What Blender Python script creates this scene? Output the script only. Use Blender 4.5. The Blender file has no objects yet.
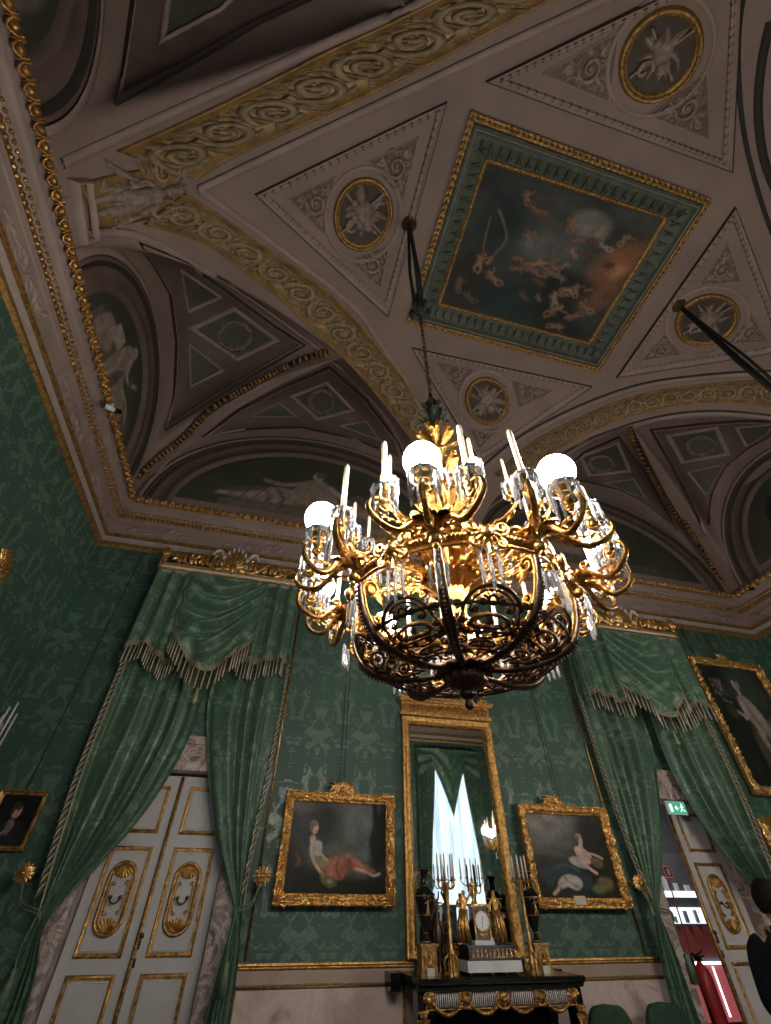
import bpy, bmesh, math, random
from math import pi, sin, cos, sqrt, radians, atan2, hypot, exp, floor
from mathutils import Vector, Matrix, noise
from mathutils.bvhtree import BVHTree
random.seed(7)
V = Vector
SC = bpy.context.scene
COL = SC.collection

# ---------------------------------------------------------------- camera
EYE = V((0, 0, 1.6))
FPX = 426.54
_yaw, _pit, _rol = radians(13.972), radians(43.096), radians(.257)
_fw = V((sin(_yaw)*cos(_pit), cos(_yaw)*cos(_pit), sin(_pit)))
_rt = V((cos(_yaw), -sin(_yaw), 0))
_up = _rt.cross(_fw)
RT = _rt*cos(_rol) + _up*sin(_rol)
UP = -_rt*sin(_rol) + _up*cos(_rol)
cam_d = bpy.data.cameras.new('camera')
cam = bpy.data.objects.new('camera', cam_d)
COL.objects.link(cam)
cam_d.sensor_fit = 'VERTICAL'; cam_d.sensor_height = 24.0
cam_d.lens = 24.0*FPX/1024
cam_d.clip_start = .05; cam_d.clip_end = 100
cam.matrix_world = Matrix(((RT.x, UP.x, -_fw.x, EYE.x), (RT.y, UP.y, -_fw.y, EYE.y), (RT.z, UP.z, -_fw.z, EYE.z), (0, 0, 0, 1)))
SC.camera = cam

def ray(px, py): return RT*(px-385.5) - UP*(py-512) + _fw*FPX
def at_y(px, py, y): d = ray(px, py); return EYE + d*(y/d.y)
def at_x(px, py, x): d = ray(px, py); return EYE + d*(x/d.x)
def at_z(px, py, z): d = ray(px, py); return EYE + d*((z-1.6)/d.z)

# ---------------------------------------------------------------- materials
MATS = {}
def nmat(name):
    m = bpy.data.materials.new(name); m.use_nodes = True
    nt = m.node_tree; b = nt.nodes['Principled BSDF']
    MATS[name] = m
    return m, nt, b
def N(nt, t, **kw):
    n = nt.nodes.new(t)
    for k, v in kw.items():
        if k.startswith('i_'):
            key = k[2:]
            key = int(key) if key.isdigit() else key.replace('_', ' ')
            n.inputs[key].default_value = v
        else: setattr(n, k, v)
    return n
def ramp(nt, fac, stops):
    r = nt.nodes.new('ShaderNodeValToRGB'); e = r.color_ramp.elements
    while len(e) > 1: e.remove(e[-1])
    e[0].position = stops[0][0]; e[0].color = (*stops[0][1], 1)
    for p, c in stops[1:]:
        x = e.new(p); x.color = (*c, 1)
    nt.links.new(fac, r.inputs[0]); return r.outputs[0]
def simple(name, c1, c2=None, rough=.6, metal=0, scale=6, bump=0, bscale=40, lo=.35, hi=.65, spec=.5, detail=4, coat=0):
    m, nt, b = nmat(name)
    tc = N(nt, 'ShaderNodeTexCoord')
    geo = N(nt, 'ShaderNodeNewGeometry')
    c2 = c2 or tuple(x*.75 for x in c1)
    nz = N(nt, 'ShaderNodeTexNoise', i_Scale=scale, i_Detail=detail, i_Roughness=.6)
    nt.links.new(geo.outputs['Position'], nz.inputs['Vector'])
    nt.links.new(ramp(nt, nz.outputs[0], [(lo, c2), (hi, c1)]), b.inputs['Base Color'])
    b.inputs['Roughness'].default_value = rough; b.inputs['Metallic'].default_value = metal
    b.inputs['Specular IOR Level'].default_value = spec
    b.inputs['Coat Weight'].default_value = coat
    if bump:
        n2 = N(nt, 'ShaderNodeTexNoise', i_Scale=bscale, i_Detail=3.0)
        nt.links.new(geo.outputs['Position'], n2.inputs['Vector'])
        bp = N(nt, 'ShaderNodeBump', i_Strength=bump, i_Distance=.01)
        nt.links.new(n2.outputs[0], bp.inputs['Height']); nt.links.new(bp.outputs[0], b.inputs['Normal'])
    return m

PLASTER = simple('mauve_plaster', (.235, .165, .135), (.19, .132, .108), .7, scale=1.3, bump=.15, bscale=30)
PLASTER_L = simple('pale_mauve_moulding', (.30, .215, .185), (.24, .17, .145), .62, scale=3, bump=.15)
PLASTER_D = simple('brown_panel_plaster', (.125, .082, .066), (.095, .062, .05), .7, scale=3, bump=.2)
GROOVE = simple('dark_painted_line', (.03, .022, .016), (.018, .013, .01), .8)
GREEN_PANEL = simple('dull_green_fresco', (.080, .078, .052), (.05, .052, .036), .75, scale=2.5, bump=.1)
GREEN_FRAME = simple('verdigris_painted_moulding', (.060, .072, .045), (.028, .035, .022), .6, scale=9, bump=.3)
TAN_RELIEF = simple('stone_coloured_relief', (.32, .235, .185), (.15, .105, .08), .7, scale=14, bump=.3)
SCROLL_STONE = simple('scroll_relief_ochre_grey', (.30, .215, .115), (.17, .115, .06), .6, scale=9, bump=.3)
SCROLL_GROUND = simple('scroll_band_gold_ground', (.33, .19, .06), (.17, .095, .03), .5, metal=.25, scale=5, bump=.3)
OLDGOLD = simple('aged_gilding', (.66, .38, .12), (.24, .115, .03), .34, metal=.88, scale=26, bump=.7, bscale=70)
DULLGOLD = simple('dull_gold_paint', (.42, .24, .075), (.16, .08, .022), .45, metal=.55, scale=24, bump=.6, bscale=60)
GOLD = simple('bright_gilding', (.88, .54, .19), (.42, .21, .055), .27, metal=.85, scale=34, bump=.6, bscale=90)
ORMOLU = simple('chandelier_gilt_bronze', (.60, .34, .095), (.30, .14, .035), .28, metal=1, scale=40, bump=.3, bscale=110)
BRONZE = simple('dark_bronze', (.15, .09, .06), (.06, .036, .025), .32, metal=.85, scale=30, bump=.3, bscale=90)
ROPE = simple('dark_green_rope', (.012, .016, .012), (.006, .008, .006), .8, bump=.3)
WHITEGILT = simple('white_painted_moulding', (.62, .56, .55), (.45, .4, .4), .45, scale=10, bump=.2)
IVORY = simple('ivory_candle_wax', (.78, .66, .50), (.66, .53, .38), .45, scale=8)
BLACKM = simple('black_marble', (.012, .012, .012), (.004, .004, .005), .12, scale=5)
BLACK = simple('matt_black', (.008, .008, .009), (.005, .005, .006), .7, spec=.15)
CREAM = simple('cream_door_paint', (.52, .485, .47), (.44, .41, .39), .42, scale=3, bump=.1)
DARKWOOD = simple('dark_parquet', (.09, .045, .022), (.05, .025, .012), .35, scale=5)
VELVET = simple('green_velvet', (.02, .06, .03), (.012, .035, .018), .8, scale=12)
REDP = simple('red_enamel', (.42, .02, .02), (.3, .012, .015), .35)
WHITEP = simple('white_plastic', (.75, .75, .75), (.65, .65, .66), .35)
PAPER = simple('pale_label_card', (.55, .5, .4), (.45, .4, .32), .6)
GREYW = simple('grey_room_paint', (.10, .10, .115), (.08, .08, .09), .7)

def emis(name, col, s):
    m, nt, b = nmat(name)
    b.inputs['Base Color'].default_value = (*col, 1)
    b.inputs['Emission Color'].default_value = (*col, 1)
    b.inputs['Emission Strength'].default_value = s
    return m

def glass(name, col=(1, 1, 1), rough=.03, tr=.85):
    m, nt, b = nmat(name)
    b.inputs['Base Color'].default_value = (*col, 1)
    b.inputs['Roughness'].default_value = rough
    b.inputs['Transmission Weight'].default_value = tr
    b.inputs['IOR'].default_value = 1.5
    return m
CRYSTAL = glass('crystal', (.95, .97, 1), .05, .75)

def vcol(name, rough=.5, bump=.1, spec=.5, bscale=60):
    m, nt, b = nmat(name)
    a = N(nt, 'ShaderNodeVertexColor', layer_name='Col')
    geo = N(nt, 'ShaderNodeNewGeometry')
    nz = N(nt, 'ShaderNodeTexNoise', i_Scale=35.0, i_Detail=4.0)
    nt.links.new(geo.outputs['Position'], nz.inputs['Vector'])
    mx = N(nt, 'ShaderNodeMix', data_type='RGBA', blend_type='MULTIPLY'); mx.inputs[0].default_value = .55
    nt.links.new(a.outputs[0], mx.inputs[6])
    nt.links.new(ramp(nt, nz.outputs[0], [(.3, (.55, .55, .55)), (.65, (1.15, 1.15, 1.15))]), mx.inputs[7])
    nt.links.new(mx.outputs[2], b.inputs['Base Color'])
    b.inputs['Roughness'].default_value = rough; b.inputs['Specular IOR Level'].default_value = spec
    if bump:
        n2 = N(nt, 'ShaderNodeTexNoise', i_Scale=float(bscale), i_Detail=3.0)
        nt.links.new(geo.outputs['Position'], n2.inputs['Vector'])
        bp = N(nt, 'ShaderNodeBump', i_Strength=bump, i_Distance=.01)
        nt.links.new(n2.outputs[0], bp.inputs['Height']); nt.links.new(bp.outputs[0], b.inputs['Normal'])
    return m
OILPAINT = vcol('varnished_oil_painting', .40, .2, .12)
FRESCO = vcol('fresco_painting', .7, .15, .3)

def damask(name, dark, light, ud='X', period=.62, rd=.62, rl=.4, sheen=.2):
    """silk damask: mirrored leafy motif, satin figure on a matt ground"""
    m, nt, b = nmat(name)
    L = nt.links.new
    uv = N(nt, 'ShaderNodeUVMap', uv_map='UVMap')
    sp = N(nt, 'ShaderNodeSeparateXYZ'); L(uv.outputs[0], sp.inputs[0])
    def M(op, a, bb=None, c=None):
        n = N(nt, 'ShaderNodeMath', operation=op)
        for i, x in enumerate((a, bb, c)):
            if x is None: continue
            if isinstance(x, (int, float)): n.inputs[i].default_value = x
            else: L(x, n.inputs[i])
        return n.outputs[0]
    u, v = sp.outputs[0], sp.outputs[1]
    row = M('FLOOR', M('DIVIDE', v, period*1.5))
    us = M('ADD', u, M('MULTIPLY', row, period/2))
    pu = M('PINGPONG', us, period/2)
    fv = M('MULTIPLY', M('FRACT', M('DIVIDE', v, period*1.5)), period*1.5)
    cb = N(nt, 'ShaderNodeCombineXYZ'); L(pu, cb.inputs[0]); L(fv, cb.inputs[1])
    vo = N(nt, 'ShaderNodeTexVoronoi', feature='F1', i_Scale=11.0); L(cb.outputs[0], vo.inputs['Vector'])
    nz = N(nt, 'ShaderNodeTexNoise', i_Scale=8.0, i_Detail=3.0, i_Roughness=.55, i_Distortion=2.6); L(cb.outputs[0], nz.inputs['Vector'])
    # ogee frame lines
    cx = M('MULTIPLY', M('COSINE', M('MULTIPLY', fv, 2*pi/(period*1.5))), period*.17)
    og = M('ABSOLUTE', M('SUBTRACT', M('SUBTRACT', pu, period*.25), cx))
    ogm = M('LESS_THAN', og, .016)
    f_in = N(nt, 'ShaderNodeClamp')
    n1 = N(nt, 'ShaderNodeTexNoise', i_Scale=6.5, i_Detail=2.0, i_Roughness=.45, i_Distortion=1.2); L(cb.outputs[0], n1.inputs['Vector'])
    v2 = N(nt, 'ShaderNodeTexVoronoi', feature='DISTANCE_TO_EDGE', i_Scale=16.0); L(cb.outputs[0], v2.inputs['Vector'])
    body = M('MULTIPLY', M('ADD', M('SUBTRACT', n1.outputs[0], .50), M('MULTIPLY', M('SUBTRACT', nz.outputs[0], .5), .35)), 26.0)
    vein = M('MULTIPLY', M('SUBTRACT', v2.outputs['Distance'], .045), 30.0)
    vcl = N(nt, 'ShaderNodeClamp'); L(vein, vcl.inputs[0]); bcl = N(nt, 'ShaderNodeClamp'); L(body, bcl.inputs[0])
    src = M('MULTIPLY', bcl.outputs[0], M('ADD', M('MULTIPLY', vcl.outputs[0], .7), .3))
    L(src, f_in.inputs[0]); fac = f_in.outputs[0]
    geo = N(nt, 'ShaderNodeNewGeometry')
    n2 = N(nt, 'ShaderNodeTexNoise', i_Scale=.9, i_Detail=3.0); L(geo.outputs['Position'], n2.inputs['Vector'])
    mx = N(nt, 'ShaderNodeMix', data_type='RGBA'); L(fac, mx.inputs[0]); mx.inputs[6].default_value = (*dark, 1); mx.inputs[7].default_value = (*light, 1)
    m2 = N(nt, 'ShaderNodeMix', data_type='RGBA', blend_type='MULTIPLY'); m2.inputs[0].default_value = .6
    L(mx.outputs[2], m2.inputs[6]); L(ramp(nt, n2.outputs[0], [(.35, (.7, .7, .7)), (.65, (1.1, 1.1, 1.1))]), m2.inputs[7])
    L(m2.outputs[2], b.inputs['Base Color'])
    rr = N(nt, 'ShaderNodeMix', data_type='FLOAT'); L(fac, rr.inputs[0]); rr.inputs[2].default_value = rd; rr.inputs[3].default_value = rl
    L(rr.outputs[0], b.inputs['Roughness'])
    n3 = N(nt, 'ShaderNodeTexNoise', i_Scale=140.0, i_Detail=2.0); L(geo.outputs['Position'], n3.inputs['Vector'])
    bp = N(nt, 'ShaderNodeBump', i_Strength=.12, i_Distance=.01)
    L(M('ADD', fac, n3.outputs[0]), bp.inputs['Height']); L(bp.outputs[0], b.inputs['Normal'])
    b.inputs['Sheen Weight'].default_value = sheen; b.inputs['Sheen Roughness'].default_value = .4
    b.inputs['Sheen Tint'].default_value = (.6, .9, .7, 1)
    return m
WALLSILK = damask('green_damask_wall_silk', (.036, .080, .054), (.092, .152, .112), rd=.62, rl=.33, sheen=.2)
DRAPESILK = damask('green_damask_drapery', (.056, .110, .066), (.140, .225, .148), period=.42, rd=.48, rl=.30, sheen=.35)

def marble(name, base, vein, dark, scale=3.0, rough=.3):
    m, nt, b = nmat(name)
    L = nt.links.new
    geo = N(nt, 'ShaderNodeNewGeometry')
    nz = N(nt, 'ShaderNodeTexNoise', i_Scale=scale, i_Detail=6.0, i_Roughness=.65, i_Distortion=1.2); L(geo.outputs['Position'], nz.inputs['Vector'])
    L(ramp(nt, nz.outputs[0], [(.3, dark), (.42, base), (.5, vein), (.56, base), (.7, tuple(x*.8 for x in base))]), b.inputs['Base Color'])
    b.inputs['Roughness'].default_value = rough
    return m
BRECCIA = marble('breccia_marble', (.25, .18, .16), (.52, .42, .36), (.045, .028, .034), 5.0)
PINKMARBLE = marble('pink_veined_marble', (.50, .38, .34), (.56, .44, .40), (.30, .20, .18), 2.2, .35)

# ---------------------------------------------------------------- mesh builder
class MB:
    def __init__(s, xf=None): s.v = []; s.f = []; s.c = []; s.uv = None; s.xf = xf
    def add(s, vs, fs, cols=None):
        o = len(s.v)
        if s.xf: vs = [s.xf(*p) for p in vs]
        s.v += [tuple(p) for p in vs]; s.f += [tuple(i+o for i in f) for f in fs]
        if cols: s.c += cols
    def grid(s, rows, closed_u=False, closed_v=False, cols=None):
        nr, nc = len(rows), len(rows[0]); vs = [p for r in rows for p in r]; fs = []
        for i in range(nr if closed_v else nr-1):
            for j in range(nc if closed_u else nc-1):
                a = i*nc+j; b = i*nc+(j+1) % nc; c = ((i+1) % nr)*nc+(j+1) % nc; d = ((i+1) % nr)*nc+j
                fs.append((a, b, c, d))
        s.add(vs, fs, cols)
    def box(s, x0, x1, y0, y1, z0, z1, M=None):
        vs = [(x, y, z) for z in (z0, z1) for y in (y0, y1) for x in (x0, x1)]
        if M: vs = [M @ V(p) for p in vs]
        s.add(vs, [(0, 2, 3, 1), (4, 5, 7, 6), (0, 1, 5, 4), (2, 6, 7, 3), (0, 4, 6, 2), (1, 3, 7, 5)])
    def tube(s, pts, rad, n=8, cap=True, flat=1.0, up=None):
        pts = [V(p) for p in pts]; m = len(pts)
        if m < 2: return
        R = rad if hasattr(rad, '__len__') else [rad]*m
        T = []
        for i in range(m):
            t = pts[min(i+1, m-1)] - pts[max(i-1, 0)]
            T.append(t.normalized() if t.length > 1e-9 else V((0, 0, 1)))
        a = V(up) if up else (V((0, 0, 1)) if abs(T[0].z) < .9 else V((1, 0, 0)))
        rows = []
        nrm = (a - T[0]*a.dot(T[0])).normalized()
        for i in range(m):
            if up: nrm = V(up) - T[i]*V(up).dot(T[i])
            else: nrm = nrm - T[i]*nrm.dot(T[i])
            nrm = nrm.normalized() if nrm.length > 1e-6 else V((1, 0, 0))
            bn = T[i].cross(nrm)
            rows.append([pts[i] + nrm*(cos(2*pi*k/n)*R[i]*flat) + bn*(sin(2*pi*k/n)*R[i]) for k in range(n)])
        s.grid(rows, closed_u=True)
        if cap:
            o = len(s.v) - m*n
            s.f.append(tuple(o+k for k in range(n))[::-1]); s.f.append(tuple(o+(m-1)*n+k for k in range(n)))
    def lathe(s, prof, n=20, c=(0, 0, 0), M=None):
        rows = []
        for r, z in prof:
            row = [V((c[0]+r*cos(2*pi*k/n), c[1]+r*sin(2*pi*k/n), c[2]+z)) for k in range(n)]
            if M: row = [M @ p for p in row]
            rows.append(row)
        s.grid(rows, closed_u=True)
    def flute(s, prof, n=24, lob=8, amp=.1, c=(0, 0, 0)):
        rows = []
        for r, z in prof:
            rows.append([V((c[0]+r*(1+amp*cos(lob*2*pi*k/n))*cos(2*pi*k/n), c[1]+r*(1+amp*cos(lob*2*pi*k/n))*sin(2*pi*k/n), c[2]+z)) for k in range(n)])
        s.grid(rows, closed_u=True)
    def ball(s, c, r, n=10, m=7, sc=(1, 1, 1)):
        rows = []
        for i in range(m+1):
            t = pi*i/m
            rows.append([V((c[0]+r*sc[0]*sin(t)*cos(2*pi*k/n), c[1]+r*sc[1]*sin(t)*sin(2*pi*k/n), c[2]-r*sc[2]*cos(t))) for k in range(n)])
        s.grid(rows, closed_u=True)
    def poly(s, outline, y0, y1):
        """outline of (x,z) extruded from y0 to y1"""
        n = len(outline)
        vs = [(x, y0, z) for x, z in outline] + [(x, y1, z) for x, z in outline]
        fs = [tuple(range(n)), tuple(range(2*n-1, n-1, -1))] + [(i, i+n, (i+1) % n+n, (i+1) % n) for i in range(n)]
        s.add(vs, fs)
    def build(s, name, mat, parent=None, smooth=True, uv=None, sharp=None):
        me = bpy.data.meshes.new(name)
        me.from_pydata(s.v, [], s.f); me.update()
        if smooth: me.polygons.foreach_set('use_smooth', [True]*len(me.polygons))
        if s.c:
            ca = me.color_attributes.new('Col', 'FLOAT_COLOR', 'POINT')
            flat = []
            for c in s.c: flat += [c[0], c[1], c[2], 1]
            ca.data.foreach_set('color', flat)
        if uv:
            l = me.uv_layers.new(name='UVMap'); dat = [0]*(2*len(me.loops))
            for i, lp in enumerate(me.loops):
                q = uv[lp.vertex_index] if isinstance(uv, list) else uv(s.v[lp.vertex_index])
                dat[2*i], dat[2*i+1] = q[0], q[1]
            l.data.foreach_set('uv', dat)
        bm = bmesh.new(); bm.from_mesh(me); bmesh.ops.recalc_face_normals(bm, faces=bm.faces) if len(bm.faces) < 60000 else None
        bm.to_mesh(me); bm.free()
        if sharp is not None and smooth: me.set_sharp_from_angle(angle=radians(sharp))
        me.materials.append(mat)
        o = bpy.data.objects.new(name, me); COL.objects.link(o)
        if parent: attach(o, parent)
        return o
def wloc(o):
    p = V(o.location)
    while o.parent: o = o.parent; p += V(o.location)
    return p
def attach(o, parent):
    o.parent = parent; o.location = V(o.location) - wloc(parent)
    return o

def empty(name, loc=(0, 0, 0)):
    o = bpy.data.objects.new(name, None); COL.objects.link(o); o.location = loc; o.empty_display_size = .1
    return o
def tag(o, label=None, cat=None, group=None, kind=None):
    if label: o['label'] = label
    if cat: o['category'] = cat
    if group: o['group'] = group
    if kind: o['kind'] = kind
    return o
def thing(name, label, cat, loc=(0, 0, 0), group=None): return tag(empty(name, loc), label, cat, group)
def struct(o): o['kind'] = 'structure'; return o
def copy_tree(o, parent=None, keep=lambda ob: True):
    c = o.copy(); COL.objects.link(c)
    if parent: c.parent = parent
    for ch in list(o.children):
        if keep(ch): copy_tree(ch, c, keep)
    return c

# ---------------------------------------------------------------- ornament helpers (local u, v, h mapped by xf)
def spiral(cx, cy, r0, r1, turns, a0, dirn=1, n=22):
    out = []
    for i in range(n+1):
        t = i/n; a = a0 + dirn*turns*2*pi*t; r = r0 + (r1-r0)*t**.8
        out.append((cx+r*cos(a), cy+r*sin(a)))
    return out
def otube(mb, pts, r, n=6, h=0.0, flat=1.0):
    """tube following 2-D ornament points, in local (u,v,h)"""
    m = len(pts); R = r if hasattr(r, '__len__') else [r]*m
    rows = []
    for i in range(m):
        x0, y0 = pts[max(i-1, 0)]; x1, y1 = pts[min(i+1, m-1)]
        dx, dy = x1-x0, y1-y0; l = hypot(dx, dy) or 1; nx, ny = -dy/l, dx/l
        rows.append([(pts[i][0]+nx*cos(2*pi*k/n)*R[i], pts[i][1]+ny*cos(2*pi*k/n)*R[i], h+sin(2*pi*k/n)*R[i]*flat) for k in range(n)])
    mb.grid(rows, closed_u=True)
def oleaf(mb, x, y, a, L, W, h=0.0, ht=.02, curl=0.0, lob=3):
    """lobed leaf lying in the ornament plane, raised along its midrib"""
    rows = []; n = 7
    for i in range(n+1):
        t = i/n; w = W*sin(pi*min(1, t*.93+.07))**.7*(1-.25*abs(sin(lob*pi*t)))*(1-t*.35)
        ca, sa = cos(a+curl*t), sin(a+curl*t); px, py = x+L*t*ca, y+L*t*sa
        z = h+ht*sin(pi*min(1, t+.15))
        rows.append([(px-sa*w*k, py+ca*w*k, z*(1-abs(k)*.75) if abs(k) > .1 else z) for k in (-1, -.5, 0, .5, 1)])
    mb.grid(rows)
def oball(mb, x, y, r, h=0.0, ht=None, n=8):
    ht = ht or r*.8; rows = []
    for i in range(5):
        t = pi/2*i/4
        rows.append([(x+r*cos(t)*cos(2*pi*k/n), y+r*cos(t)*sin(2*pi*k/n), h+ht*sin(t)) for k in range(n)])
    mb.grid(rows, closed_u=True)
def oshell(mb, x, y, a, R, h=0.0, ht=.03, ribs=9, spread=2.6, r0=.12):
    for k in range(ribs):
        b = a + (k/(ribs-1)-.5)*spread
        n = 6; rows = []
        for i in range(n+1):
            t = i/n; rr = R*(r0+(1-r0)*t); w = R*spread/ribs*.55*t*.9+R*.02
            px, py = x+rr*cos(b), y+rr*sin(b); z = h+ht*(.35+.65*sin(pi*t*.75+.3))
            rows.append([(px-sin(b)*w*q, py+cos(b)*w*q, z*(1-.6*abs(q))+h*.6*abs(q)) for q in (-1, -.4, .4, 1)])
        mb.grid(rows)

def smoothstep(a, b, x):
    t = max(0, min(1, (x-a)/(b-a))); return t*t*(3-2*t)
def catmull(P, n=8, closed=False):
    out = []; m = len(P)
    rng = m if closed else m-1
    for i in range(rng):
        p0 = P[(i-1) % m] if closed or i > 0 else P[0]; p1 = P[i]; p2 = P[(i+1) % m]; p3 = P[(i+2) % m] if closed or i+2 < m else P[-1]
        for k in range(n):
            t = k/n
            out.append(tuple(.5*((2*b)+(-a+c)*t+(2*a-5*b+4*c-d)*t*t+(-a+3*b-3*c+d)*t**3) for a, b, c, d in zip(p0, p1, p2, p3)))
    if not closed: out.append(tuple(P[-1]))
    return out
def inpoly(x, y, P):
    c = False; j = len(P)-1
    for i in range(len(P)):
        if (P[i][1] > y) != (P[j][1] > y) and x < (P[j][0]-P[i][0])*(y-P[i][1])/(P[j][1]-P[i][1])+P[i][0]: c = not c
        j = i
    return c
def pdist(x, y, P, closed=True):
    best = 1e9; m = len(P)
    for i in range(m if closed else m-1):
        ax, ay = P[i]; bx, by = P[(i+1) % m]; dx, dy = bx-ax, by-ay; q = dx*dx+dy*dy or 1e-9
        t = max(0, min(1, ((x-ax)*dx+(y-ay)*dy)/q)); d = hypot(x-ax-t*dx, y-ay-t*dy)
        if d < best: best = d
    return best

# ---------------------------------------------------------------- painting helper
def paint(shapes, u, v, bg):
    """colour at (u,v): bg(u,v), then soft-edged shapes over it"""
    c = list(bg(u, v))
    for sh in shapes:
        k, col, soft = sh[0], sh[1], sh[2]
        if k == 'e':
            cx, cy, rx, ry, rot = sh[3]
            dx, dy = u-cx, v-cy; ca, sa = cos(rot), sin(rot)
            X, Y = (dx*ca+dy*sa)/rx, (-dx*sa+dy*ca)/ry
            d = (hypot(X, Y)-1)*min(rx, ry)
        elif k == 'p':
            P, bb = sh[3], sh[4]
            if not (bb[0]-soft < u < bb[2]+soft and bb[1]-soft < v < bb[3]+soft): continue
            d = pdist(u, v, P); d = -d if inpoly(u, v, P) else d
        else:
            P, w, bb = sh[3], sh[4], sh[5]
            if not (bb[0]-w-soft < u < bb[2]+w+soft and bb[1]-w-soft < v < bb[3]+w+soft): continue
            d = pdist(u, v, P, False)-w
        if d >= soft: continue
        a = 1-smoothstep(-soft, soft, d)
        mod = 1.0+.35*noise.noise(V((u*9, v*9, 3.1)))
        for i in range(3): c[i] += (col[i]*mod-c[i])*a
    return c
def bbox(P): return (min(p[0] for p in P), min(p[1] for p in P), max(p[0] for p in P), max(p[1] for p in P))
def E_(col, cx, cy, rx, ry, rot=0, soft=.015): return ('e', col, soft, (cx, cy, rx, ry, rot))
def P_(col, pts, soft=.012, smooth=True):
    P = [p for p in (catmull(pts, 5, True) if smooth else pts)]
    return ('p', col, soft, P, bbox(P))
def L_(col, pts, w, soft=.01):
    P = catmull(pts, 4); return ('l', col, soft, P, w, bbox(P))
def canvas(name, mat, f, nu, nv, colf, parent=None):
    """f(u,v)->point, colf(u,v)->rgb"""
    mb = MB(); rows = []; cols = []
    for j in range(nv+1):
        rows.append([f(i/nu, j/nv) for i in range(nu+1)])
        cols += [colf(i/nu, j/nv) for i in range(nu+1)]
    mb.grid(rows, cols=cols)
    return mb.build(name, mat, parent)
# ================================================================ ROOM SHELL
XL, XR, YB, YF = -3.01, 9.27, 6.0, -2.6
CX, CY = 3.13, 1.70
ZB, HC = 6.62, 2.62          # vault springing and rise
VX, VY = CX-XL-.12, YB-CY-.12  # vault half spans
ZCOR = 5.66

def wallmesh(name, f, nu=2, nv=2, W=1, H=1, mat=None, holes=None):
    pass

def wall_rects(name, axis, c, t, rects, mat, uvf):
    """wall as boxes with thickness t outward; rects = list of (a0,a1,z0,z1)"""
    mb = MB()
    for a0, a1, z0, z1 in rects:
        if axis == 'y': mb.box(a0, a1, min(c, c+t), max(c, c+t), z0, z1)
        else: mb.box(min(c, c+t), max(c, c+t), a0, a1, z0, z1)
    o = mb.build(name, mat, smooth=False, uv=uvf)
    return struct(o)
def with_holes(a0, a1, z0, z1, holes):
    out = []; x = a0
    for h0, h1, b0, b1 in sorted(holes):
        out.append((x, h0, z0, z1))
        if b0 > z0: out.append((h0, h1, z0, b0))
        out.append((h0, h1, b1, z1)); x = h1
    out.append((x, a1, z0, z1)); return out

DL0, DL1, DTOP = -1.52, -.18, 2.80      # left doorway
MIR = 2.42
DR0, DR1 = 2*MIR-DL1, 2*MIR-DL0          # right doorway, mirrored about the chimneypiece
wall_rects('wall_back', 'y', YB, .35, with_holes(XL-.3, XR+.3, 0, 6.9, [(DL0, DL1, 0, DTOP), (5.03, DR1, 0, DTOP)]), WALLSILK, lambda p: (p[0], p[2]))
wall_rects('wall_left', 'x', XL, -.3, [(YF-.3, YB, 0, 6.9)], WALLSILK, lambda p: (p[1], p[2]))
wall_rects('wall_right', 'x', XR, .3, [(YF-.3, YB, 0, 6.9)], WALLSILK, lambda p: (p[1], p[2]))
WINS = [(-1.9, -.1), (4.75, 6.55)]
wall_rects('wall_front', 'y', YF, -.3, with_holes(XL, XR, 0, 6.9, [(a, b, .75, 5.35) for a, b in WINS]), WALLSILK, lambda p: (p[0], p[2]))
mb = MB(); mb.box(XL-.3, XR+.3, YF-.3, YB, -.1, 0)
struct(mb.build('floor', DARKWOOD, smooth=False))

# upper wall behind the lunettes
mb = MB()
# ================================================================ VAULT
def z_central(x, y):
    u, v = abs(x-CX)/VX, abs(y-CY)/VY
    s = u**3+v**3
    return ZB+HC*sqrt(max(0, 1-s))
LB = dict(c=.12, a=2.83, z0=6.62, h=2.25)     # lunette on the long walls (x centre offset from the left end)
LL = dict(c=3.87, a=1.62, z0=6.62, h=1.72)    # lunette on the short walls (y centre)
def z_long(x):
    d = abs(x-CX); c = CX-LB['c']; t = (d-c)/LB['a']
    return ZB+(LB['h']*sqrt(1-t*t) if abs(t) < 1 else 0)
def z_short(y):
    d = abs(y-CY); c = LL['c']-CY; t = (d-c)/LL['a']
    return ZB+(LL['h']*sqrt(1-t*t) if abs(t) < 1 else 0)
NV = 72
vault = MB(); vault_tri = []
rows = []
for j in range(-NV, NV+1):
    row = []
    for i in range(-NV, NV+1):
        # square parameter -> diamond
        a, b = i/NV, j/NV
        p, q = (a+b)/2, (a-b)/2
        row.append(V((CX+p*VX, CY+q*VY, z_central(CX+p*VX, CY+q*VY))))
    rows.append(row)
vault.grid(rows)
def arch_pt(t, sx, sy):
    """half diagonal arch, t=0 at the short-wall pendentive, 1 at the long-wall pendentive"""
    p = V((CX+sx*VX*(1-t), CY+sy*VY*t, 0)); p.z = z_central(p.x, p.y); return p
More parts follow.
